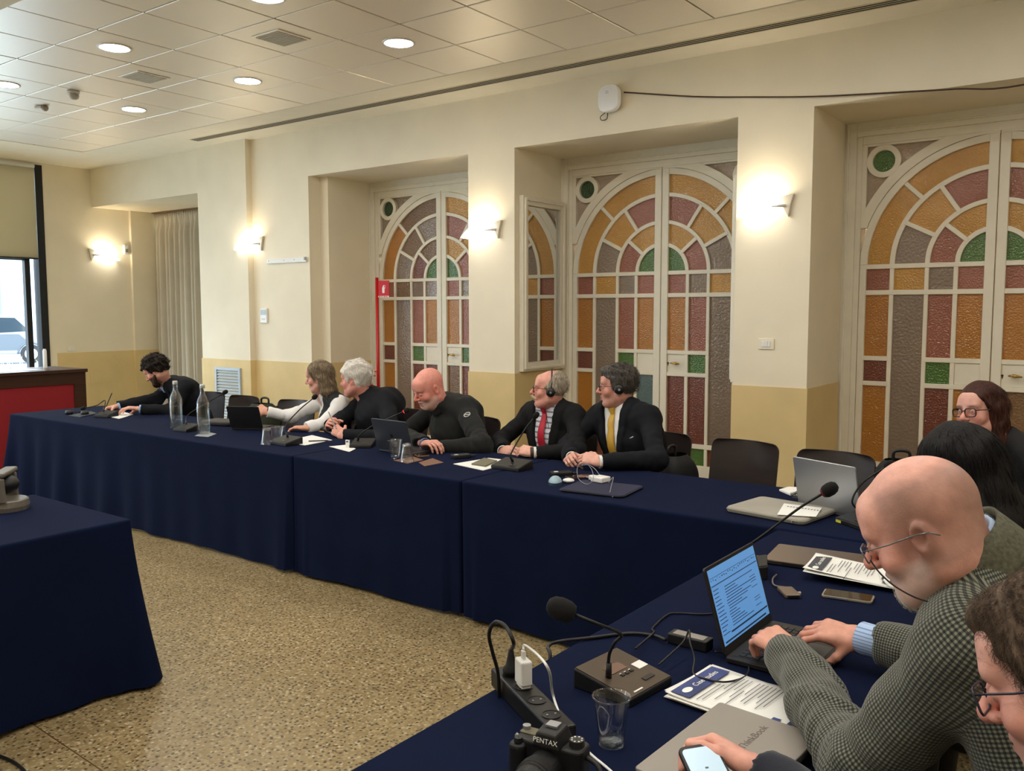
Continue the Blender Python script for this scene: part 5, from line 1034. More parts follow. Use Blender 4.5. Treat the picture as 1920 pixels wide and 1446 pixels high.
def np_obj(name, V, Fc, m, parent=None, smooth=True, colors=None, M=None):
    me = bpy.data.meshes.new(name); V = np.asarray(V, dtype=np.float32); Fc = np.asarray(Fc, dtype=np.int32)
    me.vertices.add(len(V)); me.vertices.foreach_set('co', V.ravel()); n = len(Fc); k = Fc.shape[1]
    me.loops.add(n*k); me.loops.foreach_set('vertex_index', Fc.ravel()); me.polygons.add(n)
    me.polygons.foreach_set('loop_start', np.arange(0, n*k, k, dtype=np.int32)); me.polygons.foreach_set('loop_total', np.full(n, k, dtype=np.int32))
    me.update(calc_edges=True); me.validate()
    if smooth: me.polygons.foreach_set('use_smooth', [True]*len(me.polygons))
    me.materials.append(m)
    if colors is not None:
        at = me.color_attributes.new('tint', 'FLOAT_COLOR', 'POINT'); c = np.ones((len(V), 4), dtype=np.float32); c[:, :3] = colors; at.data.foreach_set('color', c.ravel())
    o = bpy.data.objects.new(name, me); COL.objects.link(o)
    if parent:
        o.parent = parent; T = Matrix.Translation(-Vector(parent.location)); o.matrix_local = T @ M if M is not None else T
    elif M is not None: o.matrix_world = M
    return o
def mb_obj(mb, name, m, parent, M=None, **kw):
    o = mb.build(name, m, parent, **kw); T = Matrix.Translation(-Vector(parent.location)); o.matrix_local = T @ M if M is not None else T; return o
def skin_mat():
    m = bpy.data.materials.new('skin'); m.use_nodes = True; nt = m.node_tree; b = nt.nodes['Principled BSDF']; L = nt.links.new
    a = nd(nt, 'ShaderNodeAttribute', attribute_name='tint'); tc = nd(nt, 'ShaderNodeTexCoord')
    n = nd(nt, 'ShaderNodeTexNoise'); n.inputs['Scale'].default_value = 45; n.inputs['Detail'].default_value = 5; L(tc.outputs['Object'], n.inputs['Vector'])
    r = nd(nt, 'ShaderNodeMapRange'); r.inputs['From Min'].default_value = .3; r.inputs['From Max'].default_value = .7; r.inputs['To Min'].default_value = .88; r.inputs['To Max'].default_value = 1.1; L(n.outputs['Fac'], r.inputs['Value'])
    mx = nd(nt, 'ShaderNodeMix', data_type='RGBA', blend_type='MULTIPLY'); mx.inputs['Factor'].default_value = 1; L(a.outputs['Color'], mx.inputs[6]); L(r.outputs[0], mx.inputs[7]); L(mx.outputs[2], b.inputs['Base Color'])
    b.inputs['Roughness'].default_value = .48; b.inputs['Subsurface Weight'].default_value = .12; b.inputs['Subsurface Radius'].default_value = (1, .35, .2); b.inputs['Subsurface Scale'].default_value = .006
    n2 = nd(nt, 'ShaderNodeTexNoise'); n2.inputs['Scale'].default_value = 260; n2.inputs['Detail'].default_value = 3; L(tc.outputs['Object'], n2.inputs['Vector']); bp = nd(nt, 'ShaderNodeBump'); bp.inputs['Strength'].default_value = .18; bp.inputs['Distance'].default_value = .002; L(n2.outputs['Fac'], bp.inputs['Height']); L(bp.outputs[0], b.inputs['Normal'])
    return m
M_skin = skin_mat()
def hair_mat(name, c, c2=None, rough=.5):
    m = bpy.data.materials.new(name); m.use_nodes = True; nt = m.node_tree; b = nt.nodes['Principled BSDF']; L = nt.links.new
    tc = nd(nt, 'ShaderNodeTexCoord'); mp = nd(nt, 'ShaderNodeMapping'); mp.inputs['Scale'].default_value = (150, 150, 22); L(tc.outputs['Object'], mp.inputs[0])
    n = nd(nt, 'ShaderNodeTexNoise'); n.inputs['Scale'].default_value = 1; n.inputs['Detail'].default_value = 4; L(mp.outputs[0], n.inputs['Vector'])
    r = nd(nt, 'ShaderNodeValToRGB'); r.color_ramp.elements[0].position = .35; r.color_ramp.elements[1].position = .68; r.color_ramp.elements[0].color = lin(c); r.color_ramp.elements[1].color = lin(c2 or c); L(n.outputs['Fac'], r.inputs[0]); L(r.outputs[0], b.inputs['Base Color'])
    b.inputs['Roughness'].default_value = rough; b.inputs['Specular IOR Level'].default_value = .18; bp = nd(nt, 'ShaderNodeBump'); bp.inputs['Strength'].default_value = .7; bp.inputs['Distance'].default_value = .006; L(n.outputs['Fac'], bp.inputs['Height']); L(bp.outputs[0], b.inputs['Normal'])
    return m
M_eye = mat('eye_white', (225, 218, 210), .2); M_iris = mat('iris_dark', (40, 28, 20), .15)

# ---- head in its own frame: +y face, +z up, +x the person's right
CRAN = dict(c=(0, -.014, .034), r=(.0765, .0965, .088))
def head_field(h, jaw=1.0, fat=0.0, nose=1.0, smile=0, neck=.056, neckdir=(0, -.055, -.19), brow=1.0):
    f = Field((-.10, -.135, -.25), (.10, .155, .135), h)
    f.op(Ell(**CRAN), k=.02)
    f.op(Ell((0, .03, -.035), (.060*jaw+fat*.5, .066, .078)), k=.04)
    f.op(Ell((0, .058, -.088), (.036*jaw+fat, .036, .030)), k=.03)
    f.op(Ell((0, .076, -.102), (.020, .016, .015)), k=.016)
    for s in (-1, 1):
        f.op(Cone((s*.056*jaw, .0, -.062), (s*.026, .066, -.100), .022+fat*.6, .018+fat*.5), k=.028)      # jaw line
        f.op(Ell((s*.044, .066, -.030), (.023+fat*.4, .020, .021)), k=.024)                              # cheek
    f.op(Cone((-.040, .079, .026), (.040, .079, .026), .013*brow, .013*brow), k=.018)
    f.op(Ell((0, .066, .055), (.052, .026, .034)), k=.03)                                                # forehead
    for s in (-1, 1): f.op(Ell((s*.0325, .099, .003), (.021, .016, .0135)), 's', k=.012)                 # sockets
    f.op(Cone((0, .088, .016), (0, .112*1.0+.004*nose, -.022), .0085, .0105*nose), k=.012)
    f.op(Ell((0, .1145+.004*nose, -.027), (.0115*nose, .011, .0105*nose)), k=.008)
    for s in (-1, 1): f.op(Ell((s*.0125*nose, .1035, -.031), (.0085, .010, .0075)), k=.006)
    f.op(Ell((0, .083, -.063), (.026, .016, .022)), k=.016)                                              # mouth mound
    f.op(Cone((-.015-.005*smile, .0955-.002*smile, -.0575+.003*smile), (0, .0995, -.057), .0048, .0056), k=.005); f.op(Cone((0, .0995, -.057), (.015+.005*smile, .0955-.002*smile, -.0575+.003*smile), .0056, .0048), k=.005)
    f.op(Cone((-.013, .0945, -.0695), (0, .0985, -.0695), .0055, .0065), k=.005); f.op(Cone((0, .0985, -.0695), (.013, .0945, -.0695), .0065, .0055), k=.005)
    f.op(Cone((-.024-.005*smile, .0985, -.0632+.003*smile), (0, .1055, -.0632), .0030, .0034), 's', k=.003); f.op(Cone((0, .1055, -.0632), (.024+.005*smile, .0985, -.0632+.003*smile), .0034, .0030), 's', k=.003); f.op(Cone((-.012, .088, -.083), (.012, .088, -.083), .006, .006), 's', k=.012)
    for s in (-1, 1):
        R = np.array([[math.cos(.35*s), -math.sin(.35*s), 0], [math.sin(.35*s), math.cos(.35*s), 0], [0, 0, 1]])
        f.op(Ell((s*.079, -.008, -.008), (.0085, .021, .033), R), k=.006); f.op(Ell((s*.087, -.002, -.003), (.006, .012, .018), R), 's', k=.006); f.op(Ell((s*.077, .002, -.038), (.007, .009, .011)), k=.006)
        f.op(Ell((s*.0325, .083, .001), (.0148, .0125, .0115)), k=.004)                                  # lids round the eyeball
        f.op(Cone((s*.022, .0955, .000), (s*.043, .0925, .000), .0030, .0030), 's', k=.003)
    f.op(Cone((0, -.022, -.055), neckdir, neck, neck*1.06), k=.045)
    return f
def head_colors(V, base, lips=(168, 92, 84), brows=None, stubble=None, scalp=None, blush=.5):
    b = np.array(lin(base)[:3]); C = np.tile(b, (len(V), 1)); x, y, z = np.abs(V[:, 0]), V[:, 1], V[:, 2]
    def mixin(col, w): 
        nonlocal C
        w = np.clip(w, 0, 1)[:, None]; C = C*(1-w)+np.array(lin(col)[:3])*w
    red = np.exp(-(((x-.045)/.022)**2+((z+.028)/.025)**2))*(y > .03)+np.exp(-((x/.016)**2+((z+.022)/.02)**2))*(y > .09)+np.exp(-(((x-.08)/.015)**2+((z+.005)/.035)**2+((y)/.04)**2))
    mixin((206, 110, 92), red*blush)
    if scalp: 
        fn, col, amt = scalp; mixin(col, fn(x, y, z)*amt)
    if stubble:
        col, amt = stubble; w = ((z < -.035) & (y > .0) & (y < .2) & (z > -.125)).astype(float)*np.clip((-.030-z)/.02, 0, 1)*np.clip((y-.0)/.02, 0, 1); mixin(col, w*amt)
    if brows:
        col, amt = brows; mixin(col, amt*np.exp(-(((x-.034)/.018)**4+((z-.026+.10*(x-.034)**2/.02)/.0055)**2))*(y > .06))
    mixin(lips, .8*np.exp(-((x/.022)**4+((z+.0638)/.0095)**2))*(y > .083)); mixin((92, 40, 38), .75*np.exp(-((x/.022)**4+((z+.0632)/.0028)**2))*(y > .083)); mixin((120, 66, 58), .35*np.exp(-(((x-.0125)/.006)**2+((z+.038)/.004)**2))*(y > .09))
    return C
def head_matrix(c, face, pitch=0, roll=0, scale=1.0):
    f = nz([face[0], face[1], 0]); f = f*math.cos(pitch)+np.array([0, 0, -math.sin(pitch)]); r = nz(np.cross(f, (0, 0, 1))); u = np.cross(r, f)
    r, u = r*math.cos(roll)+u*math.sin(roll), u*math.cos(roll)-r*math.sin(roll); R = np.stack([r, f, u], 1)*scale
    return R, np.array(c, float)
def M4(R, c): return Matrix([[*R[0], c[0]], [*R[1], c[1]], [*R[2], c[2]], [0, 0, 0, 1]])

# ---- hand: wrist at origin, +x fingers, +z back of hand, thumb towards +y (left hand mirrored)
def hand_field(h, curl, spread=.5, thumb=(35, 25, 20), thumb_out=40):
    f = Field((-.06, -.085, -.115), (.215, .085, .05), h)
    f.op(ECone((-.03, 0, 0), (.012, 0, 0), .029, .021, .030, .020, (0, 1, 0)), k=.02)
    f.op(ECone((.005, 0, 0), (.082, -.001, .001), .031, .0165, .0405, .0135, (0, 1, 0)), k=.02)
    f.op(Ell((.035, .026, -.008), (.032, .016, .016)), k=.02)
    lens = [(.043, .026, .022), (.047, .029, .023), (.044, .027, .022), (.034, .021, .019)]; ys = (.031, .0105, -.0105, -.030); xs = (.090, .094, .089, .080)
    for i in range(4):
        p = np.array([xs[i], ys[i], .002]); yaw = math.radians((ys[i]/.03)*8*spread); ang = 0; r = (.0095, .0098, .0092, .0082)[i]
        f.op(Cone((.05, ys[i]*.8, .004), p, r*1.0, r*1.08), k=.012)
        cs = curl[i] if hasattr(curl[0], '__len__') else curl
        for q in range(3):
            ang += math.radians(cs[q]); d = np.array([math.cos(ang)*math.cos(yaw), math.sin(yaw)*math.cos(ang), -math.sin(ang)]); e = p+d*lens[i][q]
            f.op(Cone(p, e, r*(1-.08*q), r*(1-.08*(q+1))), k=.0045); p = e
    p = np.array([.020, .030, -.008]); a = math.radians(thumb_out); ang = math.radians(thumb[0])
    for q, (L, r) in enumerate(((.042, .0125), (.032, .0108), (.026, .0098))):
        d = np.array([math.cos(a)*math.cos(ang), math.sin(a)*math.cos(ang), -math.sin(ang)]); e = p+d*L
        f.op(Cone(p, e, r, r*.92), k=.010 if q == 0 else .005); p = e; ang += math.radians(thumb[1])*.5; a -= math.radians(thumb[2])
    return f
def hand_mesh(W, dirv, dorsal, left, curl, h=.0034, scale=1.0, **kw):
    V, Fc = hand_field(h, curl, **kw).mesh(); x = nz(dirv); z = np.array(dorsal, float); z = nz(z-x*(z@x)); y = np.cross(z, x)
    # for a right hand (palm down, fingers forward) the thumb is on the left = +y
    if left: V = V*np.array([1, -1, 1]); Fc = Fc[:, ::-1]
    return (V*scale)@np.stack([x, y, z])+np.array(W, float), Fc
REST = (22, 28, 18); FLAT = (8, 10, 8); FIST = (62, 80, 50); GRIP = (45, 55, 35)

def strands(V, Fc, n, flow, length, width, M, name, m, parent, seed=0, lift=.004, wave=0.0, ymax=9.0):
    """loose tapered strands following the hair surface, one mesh"""
    r = np.random.default_rng(seed); a, b, c = V[Fc[:, 0]], V[Fc[:, 1]], V[Fc[:, 2]]; N = np.cross(b-a, c-a); N /= np.linalg.norm(N, axis=1)[:, None]+1e-9
    ok = np.where(a[:, 1] < ymax)[0]; pick = r.choice(ok, n); P = a[pick]; N = N[pick]; mb_v = []; mb_f = []; K = 5
    for i in range(n):
        p = P[i]; nn = N[i]; f = flow(p, nn, r); f = f-nn*(f@nn)*.85; f = f/(np.linalg.norm(f)+1e-9); L = length*r.uniform(.5, 1.3); s = np.cross(nn, f); o = len(mb_v); ph = r.uniform(0, 6.28)
        for k in range(K):
            t = k/(K-1); q = p+f*L*t+nn*(lift*math.sin(PI*min(1, t*1.2))*r.uniform(.3, 1.2)-.001-L*L*t*t*2.5)+s*wave*math.sin(ph+t*6); w = width*(1-.85*t)
            mb_v += [q+s*w, q-s*w, q+nn*w*1.2]
        for k in range(K-1):
            for e in range(3): mb_f.append((o+3*k+e, o+3*k+(e+1) % 3, o+3*k+3+(e+1) % 3, o+3*k+3+e))
    return np.array(mb_v), np.array(mb_f)
def A_(px, py, Y): return aty(px, py, Y)
class Person:
    def __init__(s, label, J, head, bulk=1.0, belly=0.0, h=.009, hh=.0036, legs=True):
        s.J = J = {k: np.array(v, float) for k, v in J.items()}; s.bulk = bulk; s.h = h; s.hh = hh
        s.side = nz(J['shR']-J['shL']); up = nz(J['neck']-J['chest']); s.up = nz(up-s.side*(up@s.side)); s.fwd = np.cross(s.up, s.side)
        s.root = empty('person', (J['pel'][0], J['pel'][1], 0), 0, label, 'person', 'people at the meeting tables')
        w = bulk; mid = (J['shL']+J['shR'])/2; sd = s.side; hw = np.linalg.norm(J['shR']-J['shL'])/2
        s.torso = [(ECone(J['pel'], J['chest'], .155*w, .118*w, .90*hw*w, .125*w, sd), .05), (ECone(J['chest'], mid-s.up*.05, .90*hw*w, .125*w, .80*hw*w, .085*w, sd), .06), (Cone(J['shL'], J['shR'], .054*w, .054*w), .05), (ECone(J['chest']-s.up*.05, mid-s.up*.10, .95*hw*w, .10*w, .98*hw*w, .085*w, sd), .05)]
        for k in ('shL', 'shR'): s.torso.append((Cone(J['neck']+s.up*.028, J[k]+(mid-J[k])*.25+s.up*.005, .046, .050*w), .05))
        if belly: s.torso.append((Ell(J['pel']*.55+J['chest']*.45+nz([s.fwd[0], s.fwd[1], 0])*.06, (.15*w, .10*w+belly, .15), np.stack([sd, np.cross((0, 0, 1), sd), (0, 0, 1)])), .06))
        s.arms = {}
        for k in 'LR': s.arms[k] = [(Cone(J['sh'+k], J['el'+k], .048*w, .042*w, (.006, .055, 1.0, .35, 1.0+len(label) % 5)), .035), (Cone(J['el'+k], J['wr'+k], .043*w, .031, (.005, .05, .05, .4, 2.0)), .03)]
        s.head = dict(head); hd = s.head; s.nt = hd.get('ntilt', .25)
        s.R, s.c = head_matrix(hd['c'], hd['face'], hd.get('pitch', 0), hd.get('roll', 0), hd.get('scale', 1.0)); s.HM = M4(s.R, s.c)
        s.parts = []
        # head
        nd_ = np.linalg.inv(s.R)@(J['neck']-s.c); nd_ = nd_*(min(1, .20/np.linalg.norm(nd_)))
        V, Fc = head_field(hh, neckdir=nd_, **hd.get('shape', {})).mesh(); C = head_colors(V, hd['skin'], **hd.get('tint', {})); s.parts.append((V@s.R.T+s.c, Fc, C))
        # neck down to the chest, torso and arms under the clothes
        lo = np.min([J['pel'], J['shL'], J['shR'], J['elL'], J['elR'], J['wrL'], J['wrR']], axis=0)-.22; hi = np.max([J['pel'], J['neck'], J['shL'], J['shR'], J['elL'], J['elR'], J['wrL'], J['wrR']], axis=0)+.20
        s.lo, s.hi = lo, hi
        f = Field(lo, hi, .016)
        for p, k in s.torso: f.op(p, k=k, g=-.008)
        for k in 'LR':
            for p, kk in s.arms[k]: f.op(p, k=kk, g=-.006)
        f.op(Cone(J['neck']-s.up*.04, J['neck']*.5+s.c*.5, .054, .052), k=.03)
        V, Fc = f.mesh(); s.parts.append((V, Fc, np.tile(lin(hd['skin'])[:3], (len(V), 1))))
        if legs: s.legs()
    def legs(s):
        J = s.J; fw = nz([s.fwd[0], s.fwd[1], 0]); sd = nz([s.side[0], s.side[1], 0]); f = Field(J['pel']+np.array([-.75, -.75, -.6]), J['pel']+np.array([.75, .75, .25]), .017); s.feet = []
        f.op(Ell(J['pel']+np.array([0, 0, .0]), (.16, .16, .12)), k=.05)
        for q in (-1, 1):
            hip = J['pel']+sd*q*.085; kn = hip+fw*.40+sd*q*.03; kn[2] = .49; an = kn+fw*.02; an[2] = .09
            f.op(Cone(hip, kn, .085, .065), k=.05).op(Cone(kn, an, .062, .048), k=.03); s.feet.append((an, fw))
        V, Fc = f.mesh(); s.trouser = (V, Fc)
    def hand(s, k, dirv, dorsal, curl=REST, **kw):
        V, Fc = hand_mesh(s.J['wr'+k], dirv, dorsal, k == 'L', curl, **kw); c = np.array(lin(s.head.get('hand', s.head['skin']))[:3]); s.parts.append((V, Fc, np.tile(c, (len(V), 1)))); return s
    def finish(s, trouser=(30, 30, 36)):
        V = []; Fc = []; C = []; o = 0
        for v, f, c in s.parts: V.append(v); Fc.append(f+o); C.append(c); o += len(v)
        np_obj('body', np.concatenate(V), np.concatenate(Fc), M_skin, s.root, colors=np.concatenate(C))
        if hasattr(s, 'trouser'):
            np_obj('trousers', *s.trouser, mat('trouser_%d_%d_%d' % trouser, trouser, .8), s.root)
            for an, fw in s.feet:
                f = Field(an+np.array([-.3, -.3, -.1]), an+np.array([.3, .3, .1]), .012); b = an.copy(); b[2] = .045
                f.op(Cone(b-fw*.05, b+fw*.16, .042, .034), k=.02).op(Cone(b, an+np.array([0, 0, .03]), .042, .04), k=.03); f.fn(lambda F, X, Y, Z: np.maximum(F, .003-Z)); np_obj('shoe', *f.mesh(), mat('shoe_black', (24, 22, 22), .35), s.root)
        for q in (-1, 1):
            e = MB().sphere((q*.0325, .0808, .001), .0120, 14, 10); e.cur = 1; n0 = len(e.f); e.sphere((q*.0325-.002*0, .0868, .0008), (.0058, .0066, .0058), 10, 8)
            mb_obj(e, 'eye', [M_eye, M_iris], s.root, s.HM, smooth=True)
        return s
    def garment(s, name, m, g_t=.018, g_a=.014, cuffs=(.02, .02), arms='LR', V=None, lapel=0.0, wr=.004, hem=None, h=None, seed=0, extra=(), neckcut=.0, uv=False, neckr=.064, k_scale=1.0):
        h = h or s.h; f = Field(s.lo, s.hi, h); J = s.J
        for p, k in s.torso: f.op(p, k=k*k_scale, g=g_t)
        for p, k in extra: f.op(p, k=k, g=g_t)
        for k in arms:
            for p, kk in s.arms[k]: f.op(p, k=kk, g=g_a)
        wx = lambda F, X, Y, Z: F+wr*wob(X, Y, Z, 38, seed)*np.clip(1-np.abs(F)/.05, 0, 1)+wr*.6*wob(X, Y, Z, 85, seed+1)*np.clip(1-np.abs(F)/.05, 0, 1)
        f.fn(wx); up, sd, fw = s.up, s.side, s.fwd
        if V:
            o = J['neck']+up*V.get('top', .03); W, L, f0 = V['w'], V['len'], V.get('f0', .02)
            def vc(F, X, Y, Z):
                a, b, c = X-o[0], Y-o[1], Z-o[2]; u = a*sd[0]+b*sd[1]+c*sd[2]-V.get('off', 0); t = a*up[0]+b*up[1]+c*up[2]; d = a*fw[0]+b*fw[1]+c*fw[2]
                w = np.clip(W*(1+t/L), -1, W*1.6); dw = np.abs(u)-w
                if lapel: F = F-.010*(1/(1+np.exp(-(dw+.001)/.002)))*(1/(1+np.exp((dw-lapel*np.clip(1.1+t/L, .15, 1))/.002)))*(d > -.02)
                return np.maximum(F, -np.maximum(np.maximum(dw, -(d-f0)), d-.175))
            f.fn(vc)
        # neck hole, wrist openings, hem
        na = nz(up*(1-s.nt)+nz(s.c-J['neck'])*s.nt); f.op(Cone(J['neck']-na*(.005+neckcut), J['neck']+na*.30, neckr, neckr+.03), 's', k=.016)
        for i, k in enumerate('LR'):
            if k in arms: d = nz(J['wr'+k]-J['el'+k]); e = J['wr'+k]-d*cuffs[i]; f.op(Cone(e+d*.075, e+d*.25, .075, .09), 's', k=.004)
        if hem is not None: f.fn(lambda F, X, Y, Z: np.maximum(F, hem-Z+0*X))
        Vv, Fc = f.mesh(); o = np_obj(name, Vv, Fc, m, s.root)
        if uv: s.uv(o, Vv, Fc)
        return o
    def uv(s, o, V, Fc):
        """cloth pattern follows each limb and the trunk"""
        J = s.J; ctr = V[Fc].mean(1); prs = [s.torso[0][0], s.torso[1][0], s.torso[2][0]] + [p for k in 'LR' for p, _ in s.arms[k]]
        D = np.stack([p.ev(ctr[:, 0], ctr[:, 1], ctr[:, 2]) for p in prs]); D[0] -= .02; D[1] -= .02; D[2] += .03; best = D.argmin(0); best[best <= 2] = 0
        UV = np.zeros((len(Fc), Fc.shape[1], 2)); P = V[Fc]
        for i, p in enumerate(prs):
            q = best == i
            if not q.any(): continue
            a, b = (J['pel'], J['neck']) if i == 0 else (p.a, p.b); x, y, z = frame(b-a, (0, 0, 1) if i else s.fwd); r = .17 if i == 0 else .06
            L = P[q]-a; ang = np.arctan2(L@y, L@x); ref = ang[:, :1]; ang = ref+(ang-ref+PI) % (2*PI)-PI
            UV[q, :, 0] = ang*r; UV[q, :, 1] = L@z
        l = o.data.uv_layers.new(name='cloth'); l.data.foreach_set('uv', UV.astype(np.float32).ravel())
    def surf(s, o, d, g=.0, arms=False):
        """first point of the clothed trunk met when coming from outside towards o along -d"""
        p = np.array(o, float)+np.array(d)*.5; pr = [q for q, _ in s.torso]+([q for k in 'LR' for q, _ in s.arms[k]] if arms else [])
        for _ in range(60):
            D = min(float(q.ev(p[0], p[1], p[2])) for q in pr)-g
            if D < .0008: break
            p = p-np.array(d)*max(D*.8, .0005)
        return p
    def collar(s, m, r=.062, h=.036, op=38, flare=.016, drop=.0, name='collar', tilt=None, back=0):
        tilt = s.nt if tilt is None else tilt; ax2 = nz(s.up*(1-tilt)+nz(s.c-s.J['neck'])*tilt); ax0 = nz(s.fwd-ax2*(s.fwd@ax2)); ax1 = np.cross(ax2, ax0); o = s.J['neck']+s.up*(.012+drop); a = R4(op)
        return mb_obj(MB().lathe([(r, -.015), (r-.003, h*.4), (r-.001, h), (r+.004, h+.003), (r+flare*.6, h*.55), (r+flare, -.004), (r+flare+.004, -.022)], o, 36, np.stack([ax0, ax1, ax2]), a, 2*PI-a), name, m, s.root, smooth=True, solid=.003)
    def tie(s, m, length=.36, w=.042, g=.017, start=.0):
        pts = []
        for k in range(14):
            t = k/13; o = s.J['neck']-s.up*(start+.0+length*t); pts.append(s.surf(o, s.fwd, g)+s.fwd*.013)
        mb = MB(); N = len(pts)
        for k in range(N): 
            t = k/(N-1); ww = w*(.52+.5*t) if k else w*.40
            for q in (-1, -.6, 0, .6, 1): mb.v.append(tuple(pts[k]+s.side*ww*q+s.fwd*(.006*(1-q*q)+.002)))
        for k in range(N-1):
            for e in range(4): a = 5*k+e; mb.f.append((a, a+1, a+6, a+5)); mb.mi.append(0)
        o = mb_obj(mb, 'tie', m, s.root, smooth=True, solid=.004)
        kn = MB(); x, y, z = s.side, s.fwd, s.up; p0 = pts[0]+z*.012; kn.add([p0+x*a+y*b+z*c for a, b, c in ((-.024, 0, .022), (.024, 0, .022), (.024, .018, .022), (-.024, .018, .022), (-.015, 0, -.022), (.015, 0, -.022), (.013, .016, -.022), (-.013, .016, -.022))], [(0, 1, 2, 3), (7, 6, 5, 4), (0, 4, 5, 1), (1, 5, 6, 2), (2, 6, 7, 3), (3, 7, 4, 0)])
        mb_obj(kn, 'tie_knot', m, s.root, bevel=.005); return pts
    def cuff(s, k, m, L=.03, r=.036, back=.004):
        d = nz(s.J['wr'+k]-s.J['el'+k]); e = s.J['wr'+k]+d*back; x, y, z = frame(d)
        mb_obj(MB().lathe([(r-.002, -L), (r, -L*.5), (r+.001, 0), (r-.004, .001), (r-.006, -L)], e, 20, np.stack([x, y, z])), 'cuff', m, s.root, smooth=True)
    def hair(s, name, m, fields, n=0, flow=None, length=.05, width=.0011, seed=0, lift=.004, wave=0, h=None, ymax=.055):
        V, Fc = fields.mesh()
        if n:
            v2, f2 = strands(V, Fc, n, flow or (lambda p, nn, r: np.array([p[0]*2+r.normal()*.1, -.6+r.normal()*.2, -.5])), length, width, None, name, m, None, seed, lift, wave, ymax); Fc = np.concatenate([Fc, f2+len(V)]); V = np.concatenate([V, v2])
        return np_obj(name, V, Fc, m, s.root, M=s.HM)
    def glasses(s, m, w=.050, h=.036, r=.012, rim=.0018, y=.1045, z=.000, rimless=False, ml=None):
        root = None; rimb = MB()
        for q in (-1, 1):
            pts = [(q*.0335+a, y-.10*(abs(q*.0335+a)-.012)**1+.004, z-.001+b) for a, b in rrect(w, h, r, 5)]
            rimb.tube(pts+[pts[0], pts[1]], rim*(.35 if rimless else 1), 6)
            x0 = .0335+w/2; rimb.tube([(q*(x0-.001), y-.10*(x0-.012)+.004, z+h*.25), (q*(x0+.010), y-.022, z+h*.25), (q*.083, .05, z+h*.22), (q*.0875, .0, z+h*.2), (q*.086, -.022, z+h*.05), (q*.083, -.036, z-h*.35)], rim*.9, 6)
        rimb.tube([(-.010, y+.002, z+h*.12), (-.004, y+.007, z+h*.2), (.004, y+.007, z+h*.2), (.010, y+.002, z+h*.12)], rim*.9, 6)
        o = mb_obj(rimb, 'glasses', m, s.root, s.HM, smooth=True)
        for q in (-1, 1):
            pts = [(q*.0335+a*.97, y-.10*(abs(q*.0335+a*.97)-.012)+.004, z-.001+b*.97) for a, b in rrect(w, h, r, 5)]
            L = MB(); L.add(pts, [tuple(range(len(pts)))]); lo = L.build('lens', M_lens, o)
        return o
    def headphones(s, m):
        b = MB(); arc_ = [( .090*math.cos(a), -.008, -.012+.148*math.sin(a)) for a in [R4(8+164*k/20) for k in range(21)]]
        b.tube(arc_, .0045, 8); o = mb_obj(b, 'headphones', m, s.root, s.HM, smooth=True)
        for q in (-1, 1):
            MB().lathe([(.001, .022), (.020, .022), (.027, .016), (.030, .006), (.030, -.002), (.026, -.012), (.001, -.012)], (q*.092, -.004, -.012), 20, np.array([[0, 1, 0], [0, 0, 1], [q, 0, 0]], float)).build('ear_cup', m, o, smooth=True)
            MB().lathe([(.001, .0235), (.007, .0235), (.007, .021)], (q*.092, -.004, -.012), 12, np.array([[0, 1, 0], [0, 0, 1], [q, 0, 0]], float)).build('cup_badge', mat('badge_grey', (150, 152, 156), .3), o)
        return o
M_lens = bpy.data.materials.new('spectacle_lens'); M_lens.use_nodes = True
_nt = M_lens.node_tree; _nt.nodes.remove(_nt.nodes['Principled BSDF']); _t = nd(_nt, 'ShaderNodeBsdfTransparent'); _g = nd(_nt, 'ShaderNodeBsdfGlossy'); _g.inputs['Roughness'].default_value = .03; _m = nd(_nt, 'ShaderNodeMixShader'); _m.inputs[0].default_value = .10
_nt.links.new(_t.outputs[0], _m.inputs[1]); _nt.links.new(_g.outputs[0], _m.inputs[2]); _nt.links.new(_m.outputs[0], _nt.nodes['Material Output'].inputs[0])
def hairline(y, pts): return np.interp(y, [p[0] for p in pts], [p[1] for p in pts])
def cap_field(h=.0042, th=.010, line=((-.13, -.09), (-.05, -.075), (-.02, -.05), (-.012, .02), (.012, .02), (.02, -.025), (.032, -.02), (.045, .045), (.075, .068), (.12, .08)), amp=.003, fr=120, seed=0, extra=(), box=.05, top=None):
    f = Field((-.12-box, -.16-box, -.16-2*box), (.12+box, .13+box, .16+box), h)
    f.op(Ell(CRAN['c'], np.array(CRAN['r'])+th), k=.01)
    for p, k in extra: f.op(p, k=k)
    def cut(F, X, Y, Z):
        F = F+amp*wob(X, Y, Z, fr, seed, 7)
        c = hairline(Y, line)-Z; hh = np.maximum(.014-np.abs(F-c), 0)/.014; F = np.maximum(F, c)+hh*hh*.014*.25
        if top: F = top(F, X, Y, Z)
        return F
    return f.fn(cut)
